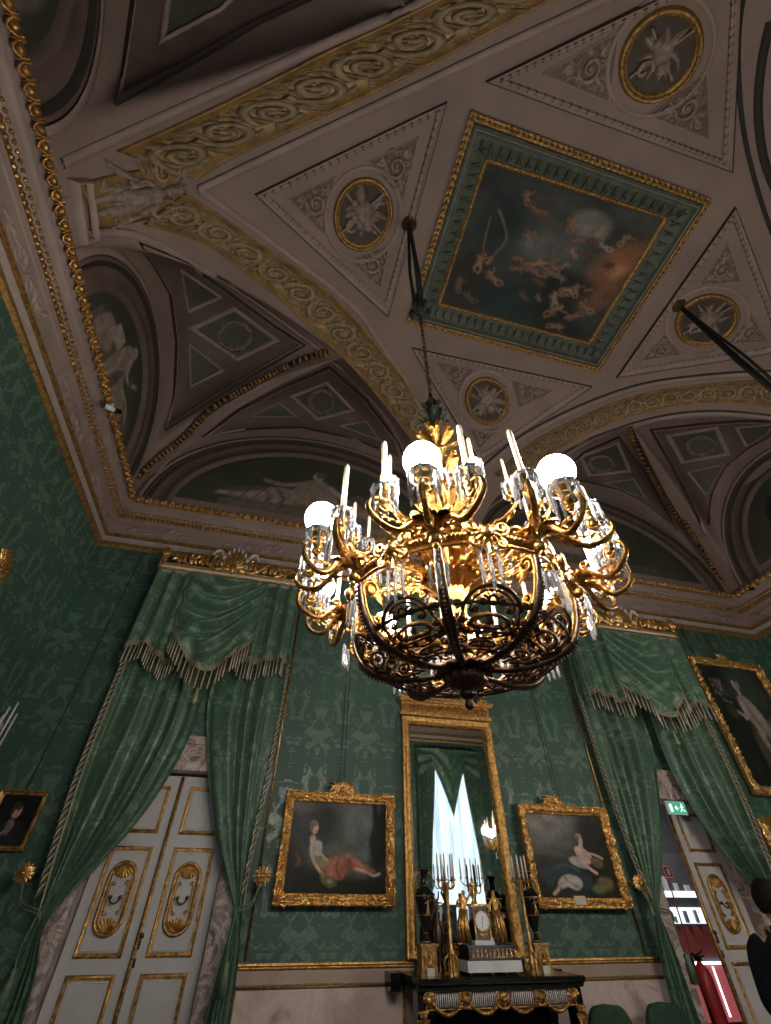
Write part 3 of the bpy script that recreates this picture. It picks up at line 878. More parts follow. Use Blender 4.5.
# ---- pendentive figure
def herm():
    base = MB(); pxframe(base, [(66, 178), (84, 178), (92, 240), (76, 244)], [(70, 182), (82, 181), (89, 236), (79, 238)], [(0, 0), (.2, .10), (.8, .12), (1, .04)])
    b = part(base, 'pendentive_bracket', PLASTER_L, ceiling)
    P0, nr = cs(84, 208); tip, _ = cs(188, 186); ex = tip-P0; L = ex.length; ex.normalize(); ey = nr.cross(ex)
    if ey.dot(cs(110, 150)[0]-P0) < 0: ey = -ey
    def xf(u, v, h):
        base = P0+ex*(u*L)+ey*(v*L)
        d = (base-EYE).normalized(); hit = BVH.ray_cast(EYE, d, 40)
        q, n_ = (hit[0], hit[1]) if hit[0] is not None else (base, nr)
        if n_.dot(d) > 0: n_ = -n_
        return q+n_*(h*L)
    g = MB(xf=xf)
    otube(g, [(.02, .0), (.3, .0), (.6, .0), (.9, .0)], [.17, .2, .2, .1], 12, 0, .12)
    part(g, 'pendentive_ground', SCROLL_GROUND, b)
    m = MB(xf=xf)
    H = .03
    def limb(pts, r): otube(m, pts, r, 10, H, 1.0)
    limb([(.04, .045), (.2, .055), (.3, .045), (.42, .04)], [.022, .035, .045, .055])      # leg
    limb([(.04, -.05), (.18, -.045), (.3, -.05), (.42, -.035)], [.022, .034, .048, .055])
    limb([(.36, .0), (.45, .0), (.55, .0), (.64, .0), (.68, 0)], [.06, .078, .07, .085, .05])
    limb([(.66, 0), (.72, 0)], [.03, .03]); 
    oball(m, .765, .0, .045, H, .06, 10); limb([(.78, 0), (.84, 0), (.9, 0)], [.05, .045, .05])
    for a in (-.8, -.3, .2, .7): oleaf(m, .86, 0, a, .12, .03, H, .04)
    limb([(.64, -.075), (.56, -.14), (.62, -.19), (.70, -.16)], [.03, .028, .024, .02])
    limb([(.63, .075), (.55, .12), (.45, .10), (.40, .15)], [.03, .026, .022, .02])
    # drapery
    for k, (x, y, a, l, w, c) in enumerate([(.60, .10, 3.0, .3, .05, .3), (.5, .14, 2.9, .3, .05, -.4), (.4, .11, 3.1, .3, .05, .3), (.62, -.08, 3.3, .3, .04, .2),
                                 (.5, -.12, 3.2, .36, .045, .2), (.36, -.08, 3.15, .32, .04, -.1), (.45, .0, 3.14, .38, .03, 0), (.3, .11, 2.8, .22, .05, .5)]):
        oleaf(m, x, y, a, l, w, H, .05, c, 2)
    part(m, 'figure_relief', TAN_RELIEF, b, 'stone-coloured draped figure carrying a basket on its head')
    m = MB(xf=xf)
    for sg in (-1, 1):
        otube(m, spiral(.75, sg*.16, .10, .02, 1.4, 2, sg, 20), [.022*(1-.4*i/20) for i in range(21)], 6, H)
        otube(m, spiral(.22, sg*.13, .05, .01, 1.4, 2, sg, 16), [.014*(1-.4*i/16) for i in range(17)], 6, H)
        for q in range(10): oleaf(m, .55+.04*q, sg*(.17-.004*q), sg*(1.2-.15*q), .1, .03, H, .03, sg*.8)
    part(m, 'acanthus_relief', SCROLL_STONE, b)
herm()

# ---- central ceiling picture in its green and gilt frame
cp = thing('ceiling_painting', 'large dark allegorical picture in a green and gilt frame at the crown of the vault', 'painting', tuple(cs(560, 240)[0]))
OUT = [(471, 113), (710, 200), (598, 371), (407, 321)]; IN = [(487, 163), (662, 219), (588, 341), (441, 302)]
m = MB(); pxframe(m, OUT, IN, [(0, .0), (.03, .06), (.08, .07), (.13, .06), (.15, .05)], 6)
fr = part(m, 'outer_gilt_frame', DULLGOLD, cp)
m = MB()
for i in range(4):
    a, b = inset(OUT, .985)[i], inset(OUT, .985)[(i+1) % 4]
    tr = trace([a, b], 2); last = None; k = 0
    for j, (p, nr) in enumerate(tr):
        if last is not None and (p-last).length < .075: continue
        t = (tr[min(j+1, len(tr)-1)][0]-tr[max(0, j-1)][0]).normalized(); s = nr.cross(t)
        for q in (-1, 1): m.add([p+nr*.06+s*q*.0, p+nr*.07+s*q*.035-t*.02, p+nr*.06+s*q*.05+t*.05, p+nr*.09+s*q*.02+t*.05, p+nr*.06+t*.08], [(0, 1, 3), (1, 2, 3), (2, 4, 3), (4, 0, 3)])
        m.ball(p+nr*.085, .02, 6, 4); last = p
part(m, 'leaf_course', DULLGOLD, cp)
m = MB(); pxframe(m, OUT, IN, [(.15, .05), (.17, .085), (.23, .09), (.30, .07), (.34, .09), (.5, .075), (.66, .05), (.86, .035)], 6); part(m, 'green_frame', GREEN_FRAME, cp)
m = MB(); pxframe(m, OUT, IN, [(.27, .112), (.29, .112)], 6); part(m, 'silver_fillet', PLASTER_L, cp)
m = MB()
for i in range(4):
    for kk in range(1):
        o_, i_ = OUT, IN; j = (i+1) % 4
        A = [(o_[i][0]*.42+i_[i][0]*.58, o_[i][1]*.42+i_[i][1]*.58), (o_[j][0]*.42+i_[j][0]*.58, o_[j][1]*.42+i_[j][1]*.58)]
        tr = trace(A, 2); last = None
        for jx, (p, nr) in enumerate(tr):
            if last is not None and (p-last).length < .13: continue
            t = (tr[min(jx+1, len(tr)-1)][0]-tr[max(0, jx-1)][0]).normalized(); s = nr.cross(t)
            m.tube([p+nr*.06-s*.10, p+nr*.085+t*.02, p+nr*.05+s*.10], [.008, .02, .008], 5); m.tube([p+nr*.06-s*.08+t*.06, p+nr*.07+t*.02, p+nr*.05+s*.08+t*.06], .008, 4); last = p
part(m, 'leaf_relief', GREEN_FRAME, cp)
m = MB(); pxframe(m, OUT, IN, [(.86, .035), (.88, .06), (.96, .06), (1, .02)], 6)
for i in range(4):
    a, b = inset(IN, 1.03)[i], inset(IN, 1.03)[(i+1) % 4]; last = None
    for p, nr in trace([a, b], 2):
        if last is not None and (p-last).length < .05: continue
        m.ball(p+nr*.055, .018, 5, 3); last = p
part(m, 'inner_gilt_slip', DULLGOLD, cp)
def cpt(u, v):
    A, B, C_, D = inset(IN, 1.01); x = (A[0]*(1-u)+B[0]*u)*(1-v)+(D[0]*(1-u)+C_[0]*u)*v; y = (A[1]*(1-u)+B[1]*u)*(1-v)+(D[1]*(1-u)+C_[1]*u)*v
    return cs(x, y, .02)[0]
FL = (.21, .115, .065); FD = (.10, .055, .035)
cfig = [E_((.08, .085, .075), .45, .40, .28, .16, .2, .12), E_((.055, .05, .04), .3, .2, .18, .12, 0, .1), E_((.15, .135, .115), .66, .19, .11, .10, 0, .03), E_((.20, .17, .14), .69, .23, .07, .05, .3, .03),
        E_((.26, .11, .045), .92, .38, .09, .15, .5, .08), E_((.18, .075, .035), .88, .62, .11, .14, .3, .09), E_((.33, .15, .06), .93, .45, .035, .06, .3, .03), E_((.02, .018, .014), .865, .43, .016, .03, .9, .008), E_((.10, .05, .03), .865, .43, .008, .016, .9, .004),
        E_((.010, .022, .022), .2, .35, .14, .25, 0, .12), E_((.012, .03, .028), .45, .85, .25, .14, 0, .08), E_((.10, .11, .105), .45, .47, .10, .07, .3, .06), E_((.02, .018, .012), .12, .78, .12, .18, 0, .06), P_((.012, .014, .012), [(.55, .58), (.72, .55), (.85, .62), (.8, .8), (.9, .98), (.62, .98), (.56, .8)], .06)]
rr = random.Random(5)
def cherub(x, y, s, a, c=FL):
    ca, sa = cos(a), sin(a)
    T = lambda p: (x+s*(p[0]*ca-p[1]*sa), y+s*(p[0]*sa+p[1]*ca))
    return [L_(FD, [T((-.4, .2)), T((.3, .35)), T((1.1, .2))], .25*s, .02), L_(c, [T((0, 0)), T((.5, .1)), T((1, 0))], .26*s, .012), L_(c, [T((1, 0)), T((1.5, .35)), T((2.0, .1))], .12*s, .008), L_(c, [T((1, -.1)), T((1.5, -.4)), T((2.1, -.3))], .11*s, .008),
            E_(c, *T((-.35, -.05)), .2*s, .2*s, 0, .006), L_(c, [T((.1, -.1)), T((-.1, -.6)), T((-.5, -.9))], .08*s, .006), L_(c, [T((.2, .2)), T((.1, .7))], .08*s, .006)]
for x, y, s, a, c in [(.16, .62, .055, 1.7, (.24, .13, .06)), (.24, .72, .05, .6, FL), (.50, .55, .055, 2.6, (.25, .14, .09)), (.56, .52, .045, 1.0, FL), (.44, .6, .05, .3, (.2, .09, .07)), (.66, .74, .05, 1.2, (.24, .17, .12)), (.72, .82, .05, 2.3, FL),
                      (.80, .86, .045, -.6, FL), (.84, .75, .045, .5, (.26, .15, .09)), (.76, .64, .04, 1.4, FL), (.56, .2, .045, 1.5, FL), (.27, .12, .04, 1.3, FL), (.33, .2, .04, .2, (.2, .1, .06)), (.36, .38, .04, 1.2, (.2, .12, .1)), (.76, .3, .04, .4, (.25, .2, .16)), (.6, .38, .035, 2.2, FD), (.88, .2, .04, 1.9, (.2, .14, .08)), (.08, .82, .04, 1.5, (.09, .08, .06)), (.15, .9, .04, .5, (.08, .07, .05)), (.78, .95, .04, 3.0, FL)]:
    cfig += cherub(x, y, s, a, c)
for k in range(34):
    x, y = rr.gauss(.62, .2), rr.gauss(.55, .25)
    if .04 < x < .96 and .05 < y < .95: cfig += cherub(x, y, rr.uniform(.018, .034), rr.uniform(0, 6.28), rr.choice([FL, FD, (.16, .10, .07), (.13, .11, .09), (.24, .14, .09), (.10, .04, .035), (.05, .065, .06)]))
cfig += [L_((.12, .08, .04), [(.12, .35), (.14, .55), (.17, .62)], .006, .005), L_((.10, .08, .05), [(.15, .28), (.25, .45), (.22, .58)], .008, .006)]
o = canvas('painted_canvas', FRESCO, cpt, 190, 130, lambda u, v: paint(cfig, u, v, lambda x, y: tuple(max(.004, q*(1+.9*noise.noise(V((x*4, y*4, 2)))+.5*noise.noise(V((x*13, y*13, 5))))) for q in (.034, .036, .03))), cp)
# ================================================================ CORNICE
def sweep_room(mb, prof, d=(XL, XR, YF, YB)):
    """profile [(projection, z)] mitred round the room"""
    x0, x1, y0, y1 = d; rows = []
    for cx, cy, sx, sy in ((x0, y1, 1, -1), (x1, y1, -1, -1), (x1, y0, -1, 1), (x0, y0, 1, 1), (x0, y1, 1, -1)):
        rows.append([V((cx+sx*p, cy+sy*p, z)) for p, z in prof])
    mb.grid(rows)
def trim(prof, name, mat, closed=True):
    m = MB(); sweep_room(m, prof); return struct(m.build(name, mat, smooth=False))
PB = .10
trim([(-0.020, 5.64), (0.010, 5.64), (0.035, 5.68), (0.030, 5.73), (0.010, 5.74)], 'trim_1', DULLGOLD)
trim([(0.010, 5.74), (0.035, 5.745), (0.035, 5.83), (0.020, 5.84)], 'trim_2', simple('pale_grey_fascia', (.40, .33, .29), (.33, .27, .24), .5))
trim([(0.020, 5.84), (0.055, 5.85), (0.060, 5.885), (0.020, 5.90)], 'trim_3', DULLGOLD)
trim([(0.020, 5.90), (0.020, 6.17), (0.035, 6.18)], 'trim_4', PLASTER_L)
trim([(0.035, 6.18), (0.080, 6.19), (0.060, 6.20), (0.060, 6.26), (0.090, 6.28), (0.100, 6.30), (0.070, 6.31), (0.090, 6.34), (0.109, 6.39), (0.142, 6.41), (0.147, 6.42)], 'trim_5', PLASTER_L)
trim([(0.147, 6.42), (0.153, 6.45), (0.175, 6.50), (0.220, 6.53), (0.220, 6.545), (0.093, 6.56)], 'trim_6', PLASTER_L)
trim([(0.098, 6.56), (0.098, 6.78), (0.090, 6.80), (-0.020, 6.80)], 'trim_7', PLASTER)
def walls_iter():
    """(origin, along, inward, length) for the two walls in view plus the right one"""
    yield V((XL, YB, 0)), V((1, 0, 0)), V((0, -1, 0)), XR-XL, 'back'
    yield V((XL, YB, 0)), V((0, -1, 0)), V((1, 0, 0)), YB-YF, 'left'
    yield V((XR, YB, 0)), V((0, -1, 0)), V((-1, 0, 0)), YB-YF, 'right'
for O, A, I, L, nm in walls_iter():
    dk = MB(); beads = MB(); eggs = MB(); fz = MB(); key = MB()
    s = .11
    while s < L-.1:
        P = O+A*s+I*.075+V((0, 0, 6.23)); beads.ball(P, .031, 7, 5, (1, 1, 1)); beads.ball(P+A*.033+I*.028+V((0, 0, .062)), .020, 6, 4); s += .066
    s = .3; k = 0
    while s < L-.3:
        P = O+A*s+I*.235+V((0, 0, 6.475))
        # egg within a leaf cup
        rows = []
        xf = lambda u, v, h: P+A*u+(I*.6+V((0, 0, .8)))*v+(I*.8-V((0, 0, .6)))*h
        eggs.xf = xf; oball(eggs, 0, 0, .040, .0, .045, 8)
        otube(eggs, [(-.048, .05), (-.05, 0), (-.025, -.04), (0, -.055), (.025, -.04), (.05, 0), (.048, .05)], .010, 5, .008)
        oleaf(eggs, .06, -.05, pi/2, .09, .012, 0, .02)
        eggs.xf = None; s += .12; k += 1
    # scroll clusters on the frieze
    s = .7
    rr = random.Random(3)
    while s < L-.5:
        fz.xf = lambda u, v, h, s=s: O+A*(s+u)+V((0, 0, 6.035+v))+I*(.02+h)
        for sg in (-1, 1):
            otube(fz, spiral(sg*.16, 0, .10, .02, 1.4, 0 if sg < 0 else pi, sg, 14), .019, 5, 0)
            otube(fz, spiral(sg*.36, .0, .07, .02, 1.2, 0 if sg > 0 else pi, -sg, 12), .017, 5, 0)
            for q in range(4): oleaf(fz, sg*(.06+.11*q), 0, (0 if sg > 0 else pi)+rr.uniform(-.9, .9),   .17, .042, 0, .035, rr.uniform(-1, 1))
        oshell(fz, 0, -.06, pi/2, .14, 0, .02, 7); s += 1.55
    s = .35
    if nm == 'back':
        while s < L-.3:
            key.xf = lambda u, v, h, s=s: O+A*(s+u)+V((0, 0, 6.68+v))+I*(.085+h)
            for a, b in (((-.06, -.06), (-.06, .06)), ((-.06, .06), (.05, .06)), ((.05, .06), (.05, -.02)), ((.05, -.02), (-.01, -.02)), ((-.06, -.06), (.09, -.06))):
                otube(key, [a, b], .009, 4, .002)
            s += .15
        key.xf = None; struct(key.build('trim_8', GREEN_FRAME))
    dk.grid([[O+A*q+I*.066+V((0, 0, 6.19)), O+A*q+I*.072+V((0, 0, 6.27)), O+A*q+I*.098+V((0, 0, 6.32))] for q in (.06, L-.06)]); struct(dk.build('trim_12', DULLGOLD)); struct(beads.build('trim_9', OLDGOLD)); struct(eggs.build('trim_10', OLDGOLD)); fz.xf = None; struct(fz.build('trim_11', PLASTER_L))
# ================================================================ DADO
def dado_run(x0, x1, n):
    m = MB(); 
    for p0, p1, z0, z1 in ((.0, .035, 1.19, 1.20),): m.box(x0, x1, YB-p1, YB, z0, z1)
    rows = []
    prof = [(0, 1.235), (.055, 1.235), (.06, 1.22), (.045, 1.21), (.045, 1.20), (.03, 1.19), (.02, 1.185), (0, 1.185)]
    m = MB(); m.grid([[V((x, YB-p, z)) for p, z in prof] for x in (x0, x1)])
    struct(m.build('trim_%d' % (12+n), OLDGOLD, smooth=False))
    m = MB(); m.box(x0, x1, YB-.02, YB, .2, 1.19)
    fr = struct(m.build('trim_%d' % (14+n), simple('dado_brown_paint', (.36, .26, .20), (.30, .21, .165), .5, scale=3), smooth=False) if 'dado_brown_paint' not in MATS else m.build('trim_%d' % (14+n), MATS['dado_brown_paint'], smooth=False))
    m = MB(); m.box(x0+.12, x1-.12, YB-.03, YB-.019, .30, 1.07); m.build('marble_panel', PINKMARBLE, fr, smooth=False)
    m = MB(); x = x0+.12
    m.box(x0+.10, x1-.10, YB-.045, YB-.02, 1.07, 1.085); m.box(x0+.10, x0+.125, YB-.045, YB-.02, .3, 1.085); m.box(x1-.125, x1-.10, YB-.045, YB-.02, .3, 1.085)
    while x < x1-.12: m.ball((x, YB-.04, 1.092), .009, 6, 4); x += .024
    m.build('gilt_fillet', DULLGOLD, fr)
    m = MB(); m.grid([[V((x, YB-p, z)) for p, z in ((0, .22), (.03, .22), (.05, .18), (.05, 0), (0, 0))] for x in (x0, x1)]); m.build('plinth_moulding', MATS['dado_brown_paint'], fr, smooth=False)
dado_run(-.02, 1.80, 0); dado_run(3.02, 4.86, 1)
m = MB(); m.box(XL, XL+.03, YF, YB, 0, 1.2); struct(m.build('baseboard_left', MATS['dado_brown_paint'], smooth=False))

# ================================================================ DOORS
DRL = 5.03
def bar_frame(mb, x0, x1, z0, z1, w, y, d=.02):
    """mitred raised moulding frame on a plane facing -Y"""
    def prof(q): return [(0, 0), (w*.15, d*.7), (w*.35, d), (w*.55, d*.5), (w*.8, d*.7), (w, 0)]
    rows = []
    for cx, cz, sx, sz in ((x0, z0, 1, 1), (x1, z0, -1, 1), (x1, z1, -1, -1), (x0, z1, 1, -1), (x0, z0, 1, 1)):
        rows.append([V((cx+sx*a, y-h, cz+sz*a)) for a, h in prof(0)])
    mb.grid(rows)
def door_leaf(x0, x1, y, parent, handle_side):
    m = MB(); m.box(x0, x1, y, y+.05, .02, 2.74); lf = m.build('leaf', CREAM, parent, smooth=False)
    g = MB(); w = x1-x0
    a, b = x0+.10, x1-.10
    for z0, z1 in ((2.2, 2.64), (1.27, 2.09), (.35, 1.17)): bar_frame(g, a, b, z0, z1, .038, y, .022)
    fr = g.build('gilt_panel_moulding', OLDGOLD, lf)
    g = MB()
    for z0, z1 in ((2.2, 2.64), (1.27, 2.09), (.35, 1.17)): bar_frame(g, a+.045, b-.045, z0+.045, z1-.045, .012, y, .008)
    g.build('panel_bead', CREAM, lf)
    # cartouche
    cx, cz, R, H = (x0+x1)/2, 1.69, .12, .27
    c = MB(xf=lambda u, v, h: V((cx+u, y-.004-h, cz+v)))
    out = []
    for i in range(41):
        t = 2*pi*i/40; out.append((R*cos(t), (H-R)*(1 if sin(t) > 0 else -1)+R*sin(t)))
    out = [(R*cos(t), (H-R)+R*sin(t)) for t in [pi*i/16 for i in range(17)]]+[(R*cos(t), -(H-R)+R*sin(t)) for t in [pi+pi*i/16 for i in range(17)]]; out.append(out[0])
    otube(c, out, .016, 6, .012)
    otube(c, [(x*.80, v*.9) for x, v in out], .007, 5, .01)
    P = resample(out, .02)
    for q in P: oball(c, q[0]*.9, q[1]*.96, .010, .012, .012, 6)
    oshell(c, 0, H-.02, -pi/2, .105, .006, .022, 7, 1.9); oshell(c, 0, -H+.02, pi/2, .105, .006, .022, 7, 1.9)
    for sg in (-1, 1):
        otube(c, [(sg*.075, -.11), (sg*.075, .11)], .006, 5, .01)
        for z in (-.11, .11): otube(c, spiral(sg*.06, z, .022, .006, 1.1, 0, sg, 8), .006, 5, .012)
    ca = c.build('gilt_cartouche', OLDGOLD, lf)
    hx = cx+.01*handle_side
    h = MB(xf=lambda u, v, h: V((cx+u, y-.01-h, cz+v)))
    for sg in (-1, 1): h.xf = None; h.ball((cx+sg*.045, y-.035, cz), .018, 8, 6); h.tube([(cx+sg*.045, y, cz), (cx+sg*.045, y-.035, cz)], .01, 6)
    h.tube([(cx+.045*cos(t), y-.04-.012*sin(t), cz-.045*sin(t)) for t in [pi*i/10 for i in range(11)]], .008, 6)
    h.build('handle', BRONZE, lf)
    return lf
def doorway(n, x0, x1, label_leaf=True, leaves=(True, True)):
    m = MB(); xm = (x0+x1)/2
    # marble architrave, mitred
    prof = [(-.008, .30), (-.008, .0), (.0, -.04), (.03, -.045), (.10, -.04), (.13, -.03), (.16, -.03), (.19, -.01), (.19, .0)]
    rows = []
    for cx, cz, sx, sz in ((x0, 0, -1, 0), (x0, 2.77, -1, 1), (x1, 2.77, 1, 1), (x1, 0, 1, 0)):
        rows.append([V((cx+sx*a, YB+d, cz+sz*a*1.6)) for a, d in prof])
    m.grid(rows); st = m.build('door_%d' % n, BRECCIA, smooth=False); struct(st)
    m = MB(); m.box(x0-.17, x1+.17, YB-.06, YB, 3.08, 3.12); m.box(x0-.15, x1+.15, YB-.05, YB, 3.04, 3.08); m.build('lintel_shelf', BRECCIA, st, smooth=False)
    y = YB+.15
    xs = x0+.02, xm+.0, x1-.02
    if leaves[0]: door_leaf(xs[0], xm-.004, y, st, 1)
    if leaves[1]: door_leaf(xm+.004, xs[2], y, st, -1)
    g = MB(); cxm = xm if all(leaves) else xm-.012
    g.box(cxm-.018, cxm+.018, y-.022, y+.01, .02, 2.73)
    z = .05
    while z < 2.7: g.ball((cxm, y-.024, z), .010, 6, 4, (1, .6, 1.7)); z += .034
    g.build('gilt_meeting_bead', OLDGOLD, st)
    g = MB()
    for z in (1.36, 1.24): g.box(cxm+.02, cxm+.035, y-.03, y, z-.03, z+.03); 
    g.lathe([(.001, 0), (.02, .005), (.022, .02), (.008, .035), (.001, .035)], 10, (0, 0, 0), Matrix.Translation((cxm+.03, y-.005, 1.42)) @ Matrix.Rotation(pi/2, 4, 'X'))
    g.build('lock', BRONZE, st)
    return st
d1 = doorway(1, DL0, DL1-.06)
d2 = doorway(2, DRL, DR1, leaves=(False, True))
# the open left leaf, swung into the next room
lf = MB(); hx = DRL+.03
lf.box(hx-.0, hx+.05, YB+.2, YB+.80, .02, 2.74); o = lf.build('leaf', CREAM, d2, smooth=False)
g = MB()
for z0, z1 in ((2.2, 2.64), (1.27, 2.09), (.35, 1.17)):
    for a, b in ((z0, z0+.03), (z1-.03, z1)): g.box(hx+.05, hx+.065, YB+.28, YB+.72, a, b)
    for a, b in ((.28, .31), (.69, .72)): g.box(hx+.05, hx+.065, YB+a, YB+b, z0, z1)
g.build('gilt_panel_moulding', OLDGOLD, o)

# ================================================================ CURTAINS
TRIM = simple('silk_trimming', (.34, .30, .19), (.16, .14, .08), .5, metal=.2, scale=60, bump=.4)
FRINGE = simple('bullion_fringe', (.12, .105, .06), (.045, .038, .02), .55, metal=.2, scale=60, bump=.3)
FRINGE_L = simple('bullion_fringe_pale', (.55, .50, .40), (.36, .32, .24), .5, metal=.2, scale=40)
def interp(T, z):
    """T: list of (z, x) with z falling"""
    if z >= T[0][0]: return T[0][1]
    for (z0, a), (z1, b) in zip(T, T[1:]):
        if z >= z1:
            t = (z0-z)/(z0-z1); return a+(b-a)*t
    return T[-1][1]
def sm(T, k=6):
    P = catmull(T, k); return P
def drape(name, mx, outer, inner, nf, label, group, ph, y0=5.86, gather=1.55, amp0=.075):
    O, I = sm(outer), sm(inner); nz, nu = 110, nf*22; rows = []; uv = []; edge_o = []
    for j in range(nz+1):
        z = 5.13-(5.08)*j/nz; a, b = interp(O, z), interp(I, z); w = abs(b-a)
        amp = amp0*min(1, w/.55+.15); row = []
        for i in range(nu+1):
            u = i/nu; f = 2*pi*nf*(u+.07*sin(u*9+ph)+.05*noise.noise(V((u*4, z*.5, ph))))+ph+.6*sin(z*.9+ph)
            sh = sin(f)+.28*sin(2*f+1.3*z)+.18*sin(3.1*f+ph)
            x = a+(b-a)*u+.014*sin(f+1.2)*min(1, w/.5)
            y = y0-amp*sh*.8-.05*exp(-((z-gather)/.35)**2)
            row.append(V((mx(x), y, z))); uv.append((u*1.6*(1 if ph < 3 else 1)+ph, z))
        rows.append(row); edge_o.append(row[0])
    m = MB(); m.grid(rows); o = m.build(name, DRAPESILK, uv=uv)
    tag(o, label, 'curtain', group)
    # braid and tassels down the outer edge
    t = MB(); t2 = MB(); last = None; k = 0
    m1 = MB()
    br = [[r[0]+V((0, -.012, 0)), r[1]+V((0, -.02, 0)), r[1]+V((mxs(mx)*.012, -.02, 0)), r[1]+V((mxs(mx)*.016, -.012, 0))] for r in rows[20:78]]
    m1.grid(br); b_ = m1.build('braid', TRIM, o)
    for r in rows[22:74:1]:
        p = r[0]
        for q in range(2):
            pz = p+V((0, -.03, -q*.024)); k += 1
            (t2 if k % 3 else t).tube([pz, pz+V((mxs(mx)*-.03, -.01, -.05)), pz+V((mxs(mx)*-.035, -.01, -.10))], [.006, .009, .006], 5)
    f_ = t.build('fringe', FRINGE_L, o); f_['kind'] = 'stuff'
    g_ = t2.build('fringe', FRINGE, o); g_['kind'] = 'stuff'
    return o
def mxs(mx): return 1 if mx(1) > mx(0) else -1

def pelmet(mx, label, group):
    x0, x1 = -1.91, .06; X0, X1 = sorted((mx(x0), mx(x1))); xc = (X0+X1)/2
    t = thing('curtain_pelmet', label, 'pelmet', (xc, 5.8, 5.14), group)
    m = MB(); m.box(X0+.02, X1-.02, 5.60, 5.99, 5.155, 5.215); m.build('white_rail', WHITEGILT, t, smooth=False)
    m = MB(); m.grid([[V((x, y, z)) for y, z in ((5.60, 5.14), (5.575, 5.142), (5.57, 5.16), (5.595, 5.17))] for x in (X0, X1)])
    m.grid([[V((x, y, z)) for y, z in ((5.60, 5.21), (5.57, 5.215), (5.565, 5.24), (5.60, 5.255), (5.7, 5.255))] for x in (X0, X1)])
    for x in (X0, X1): m.box(x-.02, x+.02, 5.57, 5.99, 5.14, 5.255)
    m.build('gilt_moulding', GOLD, t, smooth=False)
    xf = lambda u, v, h: V((xc+u*hw, 5.585-h*1.4, 5.245+v*1.95))
    hw = (X1-X0)/2.01
    c = MB(xf=xf)
    oshell(c, 0, .0, pi/2, .165, .01, .05, 11, 3.0)
    oball(c, 0, .01, .05, .02, .05)
    for sg in (-1, 1):
        A = lambda a: a if sg > 0 else pi-a
        otube(c, spiral(sg*.26, .065, .075, .018, 1.3, A(-pi/2), sg, 20), [.02*(1-.4*i/20) for i in range(21)], 6, .02)
        otube(c, [(sg*x, v) for x, v in catmull([(.12, .02), (.2, .0), (.3, .0), (.42, .05), (.5, .09), (.58, .05)], 5)], .017, 6, .02)
        otube(c, spiral(sg*.60, .045, .05, .012, 1.2, A(pi/2), -sg, 16), [.016*(1-.4*i/16) for i in range(17)], 6, .02)
        otube(c, [(sg*x, v) for x, v in catmull([(.62, .0), (.72, .02), (.80, .05), (.86, .03)], 5)], .014, 6, .02)
        otube(c, spiral(sg*.80, .04, .035, .01, 1.2, A(0), sg, 12), .011, 6, .02)
        for q in range(9):
            x = .15+.075*q; oleaf(c, sg*x, .015, A(1.1-.12*q), .13-.006*q, .035, .015, .04, sg*.9)
        for q in range(6): oball(c, sg*(.34+.05*q), .02+.01*(q % 2), .018, .02, .025, 7)
        # corner finial
        x = (X1-xc)*sg/hw
        otube(c, spiral(x-sg*.035, .03, .045, .01, 1.3, A(-pi/2), sg, 14), .014, 6, .01)
        for q in range(5): oleaf(c, x-sg*.02, .04, pi/2+(q-2)*.45, .11, .03, .02, .04)
        oball(c, x-sg*.02, .06, .03, .03, .04)
    c.build('shell_and_scroll_crest', GOLD, t)
    c = MB(xf=xf)
    for k in range(9):
        b = pi/2+(k-4)*.36; oball(c, .185*cos(b), .02+.175*sin(b), .020, .02, .028)
    for sg in (-1, 1): otube(c, spiral(sg*.255, .085, .085, .07, .45, .3 if sg > 0 else pi-.3, sg, 10), .013, 6, .03)
    c.build('white_pearls', WHITEGILT, t, )
    return t
